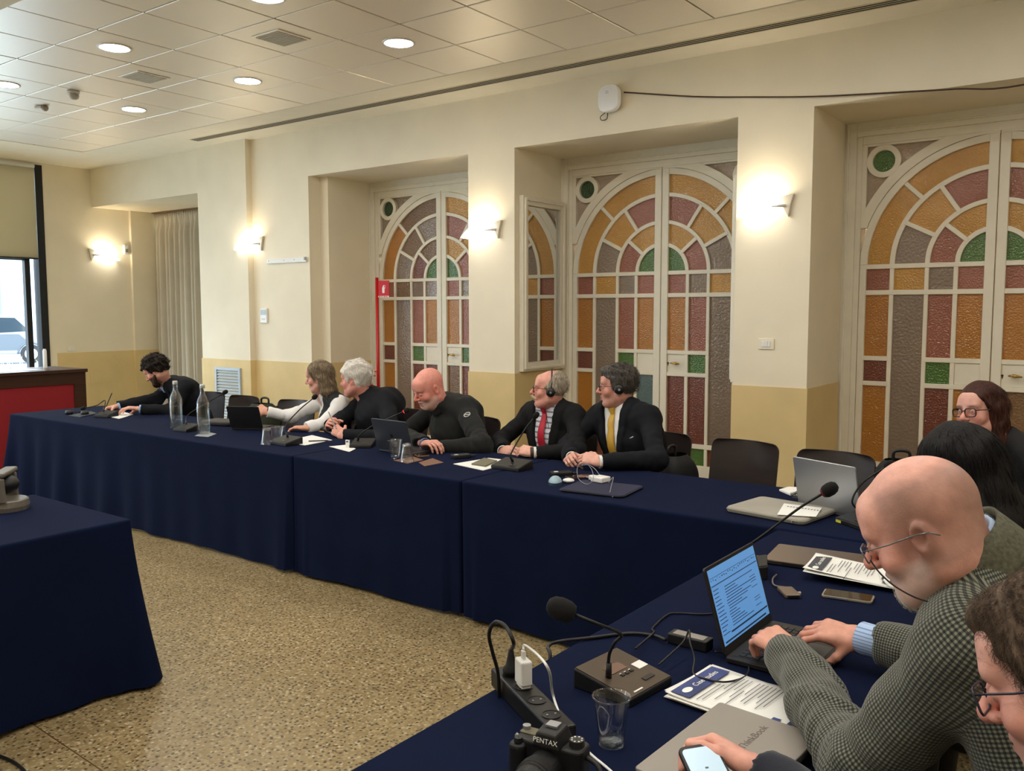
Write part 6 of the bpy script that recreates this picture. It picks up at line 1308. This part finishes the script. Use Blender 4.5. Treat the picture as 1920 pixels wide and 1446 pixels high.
# ================================================================== the ten people
M_suit = mat('black_suit_wool', (19, 20, 22), .85, sheen=.0, spec=.25, var=.08, vscale=8); M_suitn = mat('navy_suit_wool', (17, 19, 25), .85, sheen=.0, spec=.25, var=.08, vscale=8); M_suitg = mat('charcoal_suit', (30, 32, 36), .8, sheen=.2)
M_shirtw = mat('white_shirt', (228, 228, 226), .8, var=.03); M_shirtb = mat('light_blue_shirt', (150, 184, 226), .8); M_knit = mat('charcoal_knit', (33, 34, 33), .95, sheen=.05, spec=.2, bump=.3, bscale=500, bdist=.002)
def stripe_mat(name, c1, c2, scale):
    m = bpy.data.materials.new(name); m.use_nodes = True; nt = m.node_tree; b = nt.nodes['Principled BSDF']; tc = nd(nt, 'ShaderNodeTexCoord'); w = nd(nt, 'ShaderNodeTexWave', bands_direction='Z'); w.inputs['Scale'].default_value = scale; nt.links.new(tc.outputs['Object'], w.inputs['Vector'])
    r = nd(nt, 'ShaderNodeValToRGB'); r.color_ramp.interpolation = 'LINEAR'; r.color_ramp.elements[0].position = .7; r.color_ramp.elements[1].position = .85; r.color_ramp.elements[0].color = lin(c1); r.color_ramp.elements[1].color = lin(c2); nt.links.new(w.outputs['Fac'], r.inputs[0]); nt.links.new(r.outputs[0], b.inputs['Base Color']); b.inputs['Roughness'].default_value = .8; return m
M_shirts = stripe_mat('striped_shirt', (214, 216, 224), (120, 124, 140), 9)
M_hp = mat('headphone_black', (20, 20, 22), .35)
def tweed():
    m = bpy.data.materials.new('check_tweed'); m.use_nodes = True; nt = m.node_tree; b = nt.nodes['Principled BSDF']; L = nt.links.new
    u = nd(nt, 'ShaderNodeUVMap', uv_map='cloth'); sp = nd(nt, 'ShaderNodeSeparateXYZ'); L(u.outputs[0], sp.inputs[0]); bands = []
    for ax in (0, 1):
        a = nd(nt, 'ShaderNodeMath', operation='MULTIPLY'); a.inputs[1].default_value = 1/.0070; L(sp.outputs[ax], a.inputs[0]); fr = nd(nt, 'ShaderNodeMath', operation='PINGPONG'); fr.inputs[1].default_value = .5; L(a.outputs[0], fr.inputs[0])
        mr = nd(nt, 'ShaderNodeMapRange'); mr.inputs['From Min'].default_value = .20; mr.inputs['From Max'].default_value = .30; L(fr.outputs[0], mr.inputs['Value']); bands.append(mr.outputs[0])
    ad = nd(nt, 'ShaderNodeMath', operation='ADD'); L(bands[0], ad.inputs[0]); L(bands[1], ad.inputs[1]); hf = nd(nt, 'ShaderNodeMath', operation='MULTIPLY'); hf.inputs[1].default_value = .5; L(ad.outputs[0], hf.inputs[0])
    n = nd(nt, 'ShaderNodeTexNoise'); n.inputs['Scale'].default_value = 420; L(u.outputs[0], n.inputs['Vector']); sc = nd(nt, 'ShaderNodeMath', operation='MULTIPLY_ADD'); sc.inputs[1].default_value = .5; sc.inputs[2].default_value = -.25; L(n.outputs['Fac'], sc.inputs[0]); su = nd(nt, 'ShaderNodeMath', operation='ADD'); L(hf.outputs[0], su.inputs[0]); L(sc.outputs[0], su.inputs[1])
    r = nd(nt, 'ShaderNodeValToRGB'); e = r.color_ramp.elements; e[0].position = .08; e[0].color = lin((124, 125, 110)); e[1].position = .95; e[1].color = lin((26, 29, 27)); q = e.new(.5); q.color = lin((66, 70, 61)); L(su.outputs[0], r.inputs[0]); L(r.outputs[0], b.inputs['Base Color']); b.inputs['Roughness'].default_value = .95; b.inputs['Sheen Weight'].default_value = .2
    bp = nd(nt, 'ShaderNodeBump'); bp.inputs['Strength'].default_value = .4; bp.inputs['Distance'].default_value = .0012; L(su.outputs[0], bp.inputs['Height']); L(bp.outputs[0], b.inputs['Normal']); return m
Z = np.array([0, 0, 1.0])

def down_flow(p, n, r): return np.array([p[0]*3+r.normal()*.08, -.15+r.normal()*.12, -1.0])
def back_flow(p, n, r): return np.array([p[0]*1.5+r.normal()*.12, -1.0, -.25-.4*(p[2] < .05)])

def p1():  # bearded man writing, far end
    c = A_(293, 694, 4.43)
    P = Person('curly-haired bearded man in a dark suit jacket writing at the far table end', dict(pel=(-7.14, 4.80, .52), chest=(-7.18, 4.66, .84), neck=A_(313, 724, 4.54), shL=A_(347, 727, 4.54), shR=(-7.43, 4.68, .975), elL=A_(322, 772, 4.38), wrL=A_(262, 767, 4.17), elR=(-7.45, 4.52, .83), wrR=A_(222, 763, 4.20)),
        dict(c=c, face=(-.80, -.60), pitch=R4(36), ntilt=.5, scale=1.0, skin=(206, 152, 132), hand=(216, 160, 140), tint=dict(brows=((30, 20, 16), .8), stubble=((40, 28, 24), .8))))
    P.hand('L', nz(P.J['wrL']-P.J['elL'])+np.array([0, -.2, .05]), Z, (24, 30, 20)); P.hand('R', (-.55, -.75, -.25), (-.6, .2, .8), (48, 58, 30), thumb=(45, 30, 10))
    P.garment('jacket', M_suitn, V=dict(w=.085, len=.34), lapel=.05, seed=1); P.garment('shirt', M_shirtb, g_t=.010, arms='', wr=.002, neckcut=-.01); P.collar(M_shirtb); P.cuff('L', M_shirtb); P.cuff('R', M_shirtb)
    P.hair('hair', hair_mat('curly_black_hair', (20, 16, 14), (46, 36, 30), .6), cap_field(th=.026, amp=.010, fr=150, seed=4, line=((-.15, -.07), (-.05, -.06), (-.02, -.03), (.03, -.015), (.05, .05), (.08, .062), (.14, .06))), 700, lambda p, n, r: r.normal(size=3), .022, .0016, 3, .012, .004)
    P.hair('beard', hair_mat('dark_beard', (34, 24, 20), (66, 46, 36), .7), beard_field(.0035, .010), 300, down_flow, .014, .0008, 5, ymax=9)
    P.finish((28, 28, 36)); w = P.J['wrR']+np.array([-.045, -.075, -.005]); mb_obj(MB().cyl(w+np.array([-.01, -.02, -.012]), w+np.array([.0, .045, .13]), .0045, n=8), 'pen', M_black, P.root); return P
def beard_field(h, th, chin_only=False, amp=.002, jf=False):
    f = Field((-.09, -.02, -.16), (.09, .14, .0), h)
    f.op(Ell((0, .058, -.092), (.037+th*.7, .038+th, .032+th)), k=.02); f.op(Ell((0, .078, -.106), (.022+th*.5, .020+th*.6, .020+th*.8)), k=.02)
    if not chin_only:
        for s in (-1, 1): f.op(Cone((s*.050, .035, -.080) if jf else (s*.058, .004, -.045), (s*.030, .066, -.100), .018+th*.7, .018+th), k=.02); f.op(Cone((s*.026, .084, -.070), (0, .094, -.050), .007, .0075), k=.008)
    def cut(F, X, Y, Z): F = F+amp*wob(X, Y, Z, 260, 3, 7); F = np.maximum(F, .004-np.sqrt((X/1.0)**2+(Z+.0645)**2*3+0*Y)+.010); return F
    return f.fn(cut)
def p2():  # woman in white shirt with black vest
    c = A_(599, 706, 4.60)
    P = Person('woman in a white shirt and black vest reaching towards a dark laptop', dict(pel=(-5.20, 4.84, .52), chest=(-5.22, 4.70, .82), neck=A_(609, 744, 4.66), shL=A_(640, 757, 4.62), shR=(-5.37, 4.74, .945), elL=(-5.08, 4.46, .80), wrL=A_(572, 803, 4.30), elR=A_(545, 781, 4.50), wrR=A_(499, 772, 4.34)),
        dict(c=c, face=(-.86, -.52), pitch=R4(14), scale=.97, skin=(214, 160, 142), hand=(206, 146, 120), tint=dict(brows=((90, 68, 50), .5)), shape=dict(jaw=.94)), bulk=.92)
    P.hand('R', (-.9, -.1, .25), (.1, -.75, .6), (35, 40, 25), scale=.94); P.hand('L', (-.9, -.3, .0), Z, REST, scale=.94)
    P.garment('shirt', M_shirtw, g_t=.010, g_a=.012, wr=.005, seed=3, V=dict(w=.05, len=.13)); P.garment('vest', mat('black_vest', (24, 24, 26), .8), g_t=.017, arms='', V=dict(w=.085, len=.5), seed=5, k_scale=.8, wr=.003, neckr=.075, hem=.5); P.collar(M_shirtw, r=.058, flare=.024, op=42)
    f = cap_field(th=.013, amp=.003, fr=110, seed=8, line=((-.2, -.3), (.0, -.3), (.005, -.06), (.03, -.03), (.05, .03), (.06, .05), (.085, .058), (.12, .05)), extra=[(ECone((0, -.055, .02), (0, -.062, -.135), .085, .055, .088, .048, (1, 0, 0)), .03), (ECone((.064, -.032, 0), (.068, -.038, -.13), .026, .040, .028, .040, (1, 0, 0)), .03), (ECone((-.064, -.032, 0), (-.068, -.038, -.13), .026, .040, .028, .040, (1, 0, 0)), .03)])
    P.hair('hair', hair_mat('ash_brown_hair', (92, 78, 62), (156, 138, 112)), f, 1400, down_flow, .08, .0011, 2, .006, .003); P.finish((40, 40, 44))
    b = MB(); w = P.J['wrR']; x, y, z = frame(w-P.J['elR']); b.lathe([(.030, -.004), (.034, 0), (.030, .004)], w-z*.005, 18, np.stack([x, y, z])); mb_obj(b, 'bracelet', mat('brown_bracelet', (110, 44, 30), .5), P.root, smooth=True); return P
def p3():  # white-haired man
    c = A_(667, 711, 4.62)
    P = Person('white-haired man in a dark jacket holding a pen', dict(pel=(-4.72, 4.88, .52), chest=(-4.75, 4.70, .86), neck=A_(684, 745, 4.67), shL=A_(723, 755, 4.66), shR=(-4.97, 4.84, .985), elL=A_(738, 822, 4.42), wrL=A_(643, 817, 4.24), elR=(-5.02, 4.56, .82), wrR=(-4.93, 4.36, .80)),
        dict(c=c, face=(-.93, -.34), pitch=R4(8), scale=1.04, skin=(216, 150, 134), hand=(216, 154, 136), tint=dict(brows=((200, 190, 180), .5)), shape=dict(jaw=1.06, fat=.004)), bulk=1.08)
    P.hand('L', (-.85, .0, .38), (-.10, -.75, .62), (42, 58, 36), thumb=(25, 25, 15)); P.hand('R', (.5, -.4, .35), (-.3, -.6, .6), GRIP)
    P.garment('jacket', M_suitn, seed=7, wr=.004, neckr=.068); P.collar(M_suitn, r=.066, h=.036, op=50, flare=.016); P.garment('sweater', mat('dark_navy_knit', (22, 26, 40), .9), g_t=.010, arms='', wr=.002)
    P.hair('hair', hair_mat('white_wavy_hair', (206, 200, 190), (246, 242, 234), .55), cap_field(th=.020, amp=.0065, fr=95, seed=12, line=((-.15, -.085), (-.05, -.075), (-.025, -.04), (-.015, .005), (.012, .01), (.02, -.025), (.034, -.01), (.048, .035), (.08, .052), (.14, .06))), 1100, back_flow, .035, .0013, 4, .010, .005)
    P.hair('beard', hair_mat('white_stubble_beard', (170, 150, 138), (220, 212, 204), .7), beard_field(.004, .0015, True), 0)
    P.finish((26, 28, 34)); 
    pen = MB(); h = P.J['wrL']+np.array([-.085, -.01, .085]); pen.cyl(h+np.array([.03, 0, -.04]), h+np.array([-.05, .0, .075]), .004, n=8); mb_obj(pen, 'pen', mat('silver_pen', (150, 150, 155), .3, metal=.7), P.root); return P
def p4():  # bald man at the microphone
    c = A_(804, 727, 4.50)
    P = Person('bald man in a charcoal zip sweater speaking into the red-lit microphone', dict(pel=(-3.98, 4.84, .52), chest=(-3.97, 4.68, .83), neck=A_(827, 765, 4.58), shL=A_(872, 770, 4.60), shR=(-4.19, 4.80, .985), elL=A_(905, 836, 4.36), wrL=A_(815, 842, 4.20), elR=A_(757, 818, 4.52), wrR=A_(797, 832, 4.15)),
        dict(c=c, face=(-.34, -.94), pitch=R4(26), roll=R4(4), ntilt=.45, scale=1.08, skin=(224, 150, 134), hand=(216, 156, 138), tint=dict(brows=((190, 150, 130), .3), stubble=((206, 184, 172), .55), blush=.6), shape=dict(jaw=1.1, fat=.006, neck=.062)), bulk=1.14, belly=.03)
    P.hand('R', (.75, -.2, .12), (-.1, -.15, 1), (30, 38, 24)); P.hand('L', (-.9, -.1, 0), Z, REST)
    P.garment('sweater', M_knit, g_t=.016, g_a=.016, seed=9, wr=.006, cuffs=(-.01, .02)); P.collar(M_knit, r=.066, h=.040, op=14, flare=.012); P.finish((40, 40, 48))
    s = P.surf(P.J['neck']-P.up*.10, P.fwd, .02); mb_obj(MB().cyl(s, s+P.fwd*.008, .008, n=10), 'zip_pull', M_black, P.root)
    # round emblem on the sleeve
    a = P.arms['L'][0][0]; q = a.a*.62+a.b*.38; d = nz(CAM-q); d = nz(d-nz(a.b-a.a)*(d@nz(a.b-a.a))); e = q+d*(.052*1.14+.019); x, y, z = frame(d)
    em = MB().lathe([(.024, 0), (.024, .003), (.019, .003), (.019, 0)], e, 24, np.stack([x, y, z])); em.bar(e+x*.016+y*.004+z*.002, e-x*.016-y*.004+z*.002, .007, .002, z); mb_obj(em, 'sleeve_emblem', mat('emblem_white', (190, 190, 186), .6), P.root)
    w = P.J['wrR']; x, y, z = frame(w-P.J['elR']); mb_obj(MB().lathe([(.032, -.011), (.036, -.009), (.036, .009), (.032, .011)], w-z*.004, 20, np.stack([x, y, z])), 'watch', mat('watch_blue', (90, 120, 170), .3, metal=.3), P.root, smooth=True); return P
def p5():  # moustache, red tie
    c = A_(1031, 730, 4.72)
    P = Person('moustached man with glasses and headphones in a red tie', dict(pel=(-3.20, 4.92, .52), chest=(-3.22, 4.82, .84), neck=A_(1036, 765, 4.77), shL=A_(1078, 783, 4.74), shR=(-3.43, 4.84, .955), elL=A_(1082, 848, 4.52), wrL=A_(1002, 849, 4.36), elR=A_(938, 828, 4.66), wrR=A_(943, 846, 4.44)),
        dict(c=c, face=(-.82, -.57), pitch=R4(-2), scale=1.0, skin=(216, 154, 138), hand=(218, 164, 146), tint=dict(brows=((170, 150, 130), .5)), shape=dict(fat=.004, nose=1.1)), bulk=1.0, belly=.03)
    P.hand('L', (-.95, -.10, .10), (.05, -.55, .80), (40, 52, 30)); P.hand('R', (.9, -.35, .12), (-.1, -.75, .6), (46, 56, 34), thumb_out=30)
    P.garment('jacket', M_suit, V=dict(w=.10, len=.62), lapel=.07, seed=11, h=.008, g_t=.024); P.garment('shirt', M_shirts, g_t=.011, arms='', wr=.002, neckcut=-.008); P.collar(M_shirts, r=.064, flare=.02); P.cuff('L', M_shirtw, L=.04); P.cuff('R', M_shirtw, L=.03)
    P.tie(mat('red_tie', (176, 30, 52), .55, var=.05), .40, .045)
    P.hair('hair', hair_mat('thin_grey_hair', (120, 108, 92), (196, 186, 168), .6), cap_field(th=.010, amp=.004, fr=110, seed=15, line=((-.15, -.10), (-.05, -.085), (-.02, -.055), (-.014, .0), (.012, .0), (.02, -.02), (.032, .0), (.05, .045), (.14, .06)), top=lambda F, X, Y, Z: np.maximum(F, (Y+.02)-(.10-Z)*.7+0*X)), 500, back_flow, .03, .0009, 6, .008, .003)
    f = Field((-.06, .06, -.08), (.06, .14, -.02), .003)
    for s in (-1, 1): f.op(Cone((s*.004, .110, -.048), (s*.038, .091, -.063), .0105, .0065), k=.006)
    f.fn(lambda F, X, Y, Z: F+.0015*wob(X, Y, Z, 400, 2)); P.hair('moustache', hair_mat('grey_moustache', (170, 150, 124), (226, 214, 194), .7), f, 120, down_flow, .012, .0007, 8, ymax=9)
    P.glasses(mat('tortoise_frame', (84, 40, 30), .3), .050, .038, .010, .0022); P.headphones(M_hp); P.finish((26, 28, 30))
    cp = [A_(1026, 742, 4.66), A_(1022, 765, 4.66), P.surf(P.J['neck']-P.up*.10+P.side*-.05, P.fwd, .02), P.surf(P.J['neck']-P.up*.25+P.side*-.05, P.fwd, .02), A_(995, 838, 4.50)]; mb_obj(MB().tube(spline(cp), .0018, 5), 'headphone_lead', M_black, P.root, smooth=True)
    w = P.J['wrL']; x, y, z = frame(w-P.J['elL']); mb_obj(MB().lathe([(.030, -.012), (.035, -.010), (.035, .010), (.030, .012)], w+z*.014, 20, np.stack([x, y, z])), 'watch', mat('brown_watch', (70, 48, 36), .4), P.root, smooth=True); return P
def p6():  # yellow tie
    c = A_(1158, 724, 4.70)
    P = Person('dark-haired man with glasses and headphones in a yellow tie, fiddling with a cable', dict(pel=(-2.58, 4.90, .52), chest=(-2.62, 4.77, .86), neck=A_(1166, 767, 4.74), shL=A_(1216, 783, 4.68), shR=(-2.885, 4.80, .975), elL=A_(1232, 862, 4.46), wrL=A_(1124, 866, 4.22), elR=(-2.97, 4.58, .81), wrR=A_(1072, 858, 4.34)),
        dict(c=c, face=(-.85, -.53), pitch=R4(4), scale=1.04, skin=(212, 154, 136), hand=(220, 166, 148), tint=dict(brows=((70, 54, 44), .45), stubble=((150, 110, 96), .3)), shape=dict(jaw=1.0)), bulk=1.0)
    P.hand('L', (-.92, -.2, .16), (.15, -.6, .75), (42, 48, 28), thumb=(10, 25, 20)); P.hand('R', (.35, -.85, .15), (-.55, -.3, .75), (46, 54, 30))
    P.garment('jacket', M_suitn, V=dict(w=.085, len=.58), lapel=.065, seed=13, h=.008, g_t=.024); P.garment('shirt', M_shirtw, g_t=.011, arms='', wr=.002, neckcut=-.008); P.collar(M_shirtw, r=.063, flare=.02); P.cuff('L', M_shirtw, L=.035)
    P.cuff('R', M_shirtw, L=.02); P.tie(mat('gold_tie', (204, 160, 62), .5, var=.06), .42, .042)
    s0 = P.surf(P.J['neck']-P.up*.16-P.side*.115, P.fwd, .024); s1 = P.surf(P.J['neck']-P.up*.135-P.side*.175, P.fwd, .022); mb_obj(MB().bar(s0+P.fwd*.016, s1+P.fwd*.016, .010, .006, P.fwd), 'pocket_square', M_shirtw, P.root)
    P.hair('hair', hair_mat('dark_grey_hair', (44, 40, 38), (98, 92, 86), .5), cap_field(th=.018, amp=.0035, fr=120, seed=18, line=((-.15, -.10), (-.05, -.085), (-.02, -.05), (-.012, .01), (.012, .012), (.018, -.03), (.032, -.02), (.045, .045), (.07, .058), (.14, .066)), extra=[(Ell((0, .045, .095), (.055, .050, .030)), .02)]), 900, back_flow, .032, .0011, 7, .007, .002)
    P.glasses(mat('dark_frame', (44, 42, 50), .3), .050, .032, .009, .0018); P.headphones(M_hp); P.finish((24, 26, 34)); return P
def p7():  # smiling woman behind
    c = atd(1839, 770, 3.95)
    P = Person('smiling woman with glasses and brown shoulder-length hair in black', dict(pel=(-.46, 4.72, .52), chest=(-.49, 4.58, .86), neck=(-.575, 4.46, 1.06), shL=(-.36, 4.36, 1.0), shR=(-.70, 4.62, 1.0), elL=(-.30, 4.22, .78), wrL=(-.50, 4.12, .79), elR=(-.92, 4.48, .79), wrR=(-.86, 4.24, .79)),
        dict(c=c, face=(-.50, -.86), pitch=R4(2), roll=R4(-6), scale=1.0, skin=(220, 166, 150), tint=dict(brows=((70, 44, 34), .7), lips=(190, 90, 90)), shape=dict(jaw=.95, smile=1)), bulk=.94)
    P.hand('L', (-.8, -.1, 0), Z, REST, scale=.92); P.hand('R', (.3, -.8, 0), Z, REST, scale=.92)
    P.garment('jacket', mat('black_jersey', (22, 21, 23), .85), seed=17, V=dict(w=.06, len=.16))
    f = cap_field(th=.014, amp=.002, fr=90, seed=21, line=((-.2, -.3), (-.002, -.3), (.002, -.16), (.02, -.12), (.035, .0), (.05, .04), (.085, .066), (.13, .07)), extra=[(ECone((0, -.05, .02), (0, -.06, -.13), .088, .055, .092, .045, (1, 0, 0)), .03)]+[(ECone((q*.068, -.005, .01), (q*.078, -.005, -.14), .026, .046, .026, .046, (1, 0, 0)), .03) for q in (-1, 1)], box=.07)
    P.hair('hair', hair_mat('chestnut_hair', (38, 22, 18), (84, 48, 38), .4), f, 1200, down_flow, .08, .0010, 9, .004, .002); P.glasses(mat('dark_brown_frame', (36, 24, 24), .25), .052, .036, .013, .0026); P.finish((24, 24, 26))
    for q in (-1, 1): mb_obj(MB().sphere((q*.080, .004, -.047), .0045, 10, 8), 'earring', mat('pearl', (235, 228, 215), .2), P.root, P.HM, smooth=True)
    return P
def p8():  # long black hair, seen from behind
    c = atd(1793, 886, 2.42)
    P = Person('woman with long black hair seen from behind, next to the tweed-jacket man', dict(pel=(-.10, 2.72, .52), chest=(-.20, 2.74, .86), neck=(-.36, 2.70, 1.05), shL=(-.29, 2.52, .985), shR=(-.26, 2.90, .985), elL=(-.22, 2.42, .74), wrL=(-.30, 2.62, .66), elR=(-.22, 3.00, .74), wrR=(-.30, 2.84, .66)),
        dict(c=c, face=(-.86, .50), pitch=R4(18), scale=1.0, skin=(206, 156, 130), tint=dict(brows=((20, 16, 16), .8)), shape=dict(jaw=.95)), bulk=.92)
    P.hand('L', (-.9, .2, 0), Z, REST, scale=.92); P.hand('R', (-.9, -.2, 0), Z, REST, scale=.92)
    P.garment('jumper', mat('black_jumper', (20, 18, 20), .9), seed=19)
    f = cap_field(th=.016, amp=.003, fr=70, seed=24, line=((-.3, -.5), (.035, -.5), (.04, -.1), (.055, .03), (.085, .06), (.13, .06)), extra=[(ECone((0, -.055, .02), (0, -.13, -.30), .090, .070, .125, .055, (1, 0, 0)), .04), (ECone((.066, -.0, .0), (.085, -.02, -.24), .030, .050, .035, .055, (1, 0, 0)), .03), (ECone((-.066, -.0, .0), (-.085, -.02, -.24), .030, .050, .035, .055, (1, 0, 0)), .03)], box=.14, h=.0055)
    P.hair('hair', hair_mat('long_black_hair', (8, 7, 8), (20, 15, 15), .6), f, 2200, down_flow, .13, .0012, 10, .005, .003); P.finish((22, 22, 24)); return P
def p9():  # tweed jacket man at the laptop
    c = atd(1733, 986, 1.52)
    P = Person('balding man in a green-grey tweed jacket typing on the open laptop', dict(pel=(.02, 1.68, .53), chest=(-.03, 1.69, .90), neck=(-.245, 1.680, 1.205), shL=(-.235, 1.545, 1.105), shR=(-.085, 1.925, 1.135), elL=(-.405, 1.60, .815), wrL=atz(1478, 1222, .835), elR=(-.36, 2.20, .83), wrR=atz(1612, 1196, .825)),
        dict(c=c, face=(-.985, -.04), ntilt=.65, pitch=R4(31), roll=R4(3), scale=.965, skin=(222, 166, 150), hand=(214, 154, 132), tint=dict(brows=((150, 120, 100), .4), blush=.55, stubble=((228, 214, 206), .45), scalp=(lambda x, y, z: np.clip((.098-z)/.02, 0, 1)*np.clip((.055-y)/.02, 0, 1)*np.clip((z+.075)/.02, 0, 1)*np.clip(.8+.2*np.sin(y*60+2), 0, 1), (116, 92, 80), .68)), shape=dict(jaw=1.06, fat=.006, neck=.062, nose=1.1)), bulk=1.14, h=.0075, hh=.0028, belly=.02)
    P.hand('L', (-.80, .55, .10), (-.25, -.15, .95), (34, 42, 30), h=.0026, thumb=(30, 20, 10)); P.hand('R', (-.97, -.15, .05), (-.05, -.35, .9), (26, 34, 24), h=.0026)
    tw = tweed(); P.garment('jacket', tw, g_t=.020, g_a=.018, cuffs=(.035, .075), V=dict(w=.07, len=.42), lapel=.05, seed=23, wr=.004, uv=True, neckr=.068)
    P.garment('shirt', M_shirtb, g_t=.010, arms='', wr=.002, neckcut=-.008, h=.011); P.collar(mat('blue_stripe_shirt', (176, 200, 230), .8), r=.066, h=.04, flare=.012, op=30); P.cuff('R', stripe_mat('fine_stripe_cuff', (176, 200, 232), (120, 150, 196), 40), L=.075, r=.041, back=-.004)
    P.hair('beard', hair_mat('white_goatee', (196, 182, 170), (240, 236, 230), .7), beard_field(.003, .0065, True, .0015), 900, down_flow, .012, .0005, 12, ymax=9)
    P.glasses(mat('clear_frame', (120, 124, 130), .2, metal=.5), .050, .030, .009, .0014, rimless=False); P.finish((50, 50, 54))
    # lapelled collar of the jacket and dark cord of the glasses
    P.collar(tw_plain(), r=.084, h=.050, op=75, flare=.014, drop=-.006, name='jacket_collar')
    M = np.array(P.HM); loc = lambda v: (M[:3, :3]@np.array(v)+M[:3, 3])
    cp = [loc((-.046, .102, -.012)), loc((-.055, .095, -.040)), loc((-.066, .078, -.070)), loc((-.074, .050, -.100)), loc((-.080, .010, -.122)), loc((-.086, -.04, -.125))]; mb_obj(MB().tube(spline(cp), .0014, 6), 'glasses_cord', M_black, P.root, smooth=True)
    pt = MB(); a = P.arms['L'][1][0]; return P
def tw_plain():
    return mat('tweed_collar', (84, 84, 68), .95, var=.35, vscale=150)
def p10():  # man with phone, lower right corner
    c = atd(2022, 1268, 1.06)
    P = Person('man with tousled brown hair and dark glasses looking at his phone', dict(pel=(.12, 1.05, .53), chest=(.06, 1.07, .86), neck=(-.02, 1.10, 1.09), shL=(-.02, .90, 1.01), shR=(-.01, 1.28, 1.01), elL=(-.22, .90, .80), wrL=(-.42, 1.12, .80), elR=(-.28, 1.36, .82), wrR=atz(1425, 1446, .84)),
        dict(c=c, face=(-.985, .10), pitch=R4(26), roll=R4(-4), scale=1.0, skin=(226, 172, 158), hand=(224, 164, 146), tint=dict(brows=((90, 66, 50), .6), stubble=((176, 140, 126), .4), blush=.6), shape=dict(nose=1.15)), h=.0075, hh=.0027)
    P.hand('R', (-.93, .25, .12), (.15, .55, .75), (40, 46, 30), h=.0026, thumb=(5, 15, 15), thumb_out=25); P.hand('L', (-.9, .2, 0), Z, REST)
    P.garment('sweater', mat('dark_navy_sweater', (26, 30, 44), .95, sheen=.2, bump=.3, bscale=400, bdist=.002), seed=29, wr=.004); P.collar(MATS['dark_navy_sweater'], r=.062, h=.03, op=10); P.cuff('R', MATS['dark_navy_sweater'], L=.05, r=.043, back=-.012)
    P.hair('hair', hair_mat('tousled_brown_hair', (58, 46, 38), (112, 94, 78), .6), cap_field(h=.0036, th=.012, amp=.004, fr=100, seed=31, line=((-.15, -.085), (-.05, -.075), (-.02, -.045), (-.012, .0), (.012, .005), (.018, -.03), (.034, -.015), (.048, .035), (.075, .046), (.14, .048)), extra=[(Ell((0, .045, .090), (.050, .050, .026)), .02)]), 9000, lambda p, n, r: np.array([p[0]*1.5, .35 if p[1] > .03 else -.8, -.15 if p[2] > .06 else -.5])+r.normal(size=3)*.22, .024, .00032, 13, .006, .003, ymax=.075)
    P.glasses(mat('navy_frame', (40, 44, 60), .25), .050, .034, .009, .0017); P.finish((36, 38, 46)); return P
for fn in (p1, p2, p3, p4, p5, p6, p7, p8, p9, p10): fn()
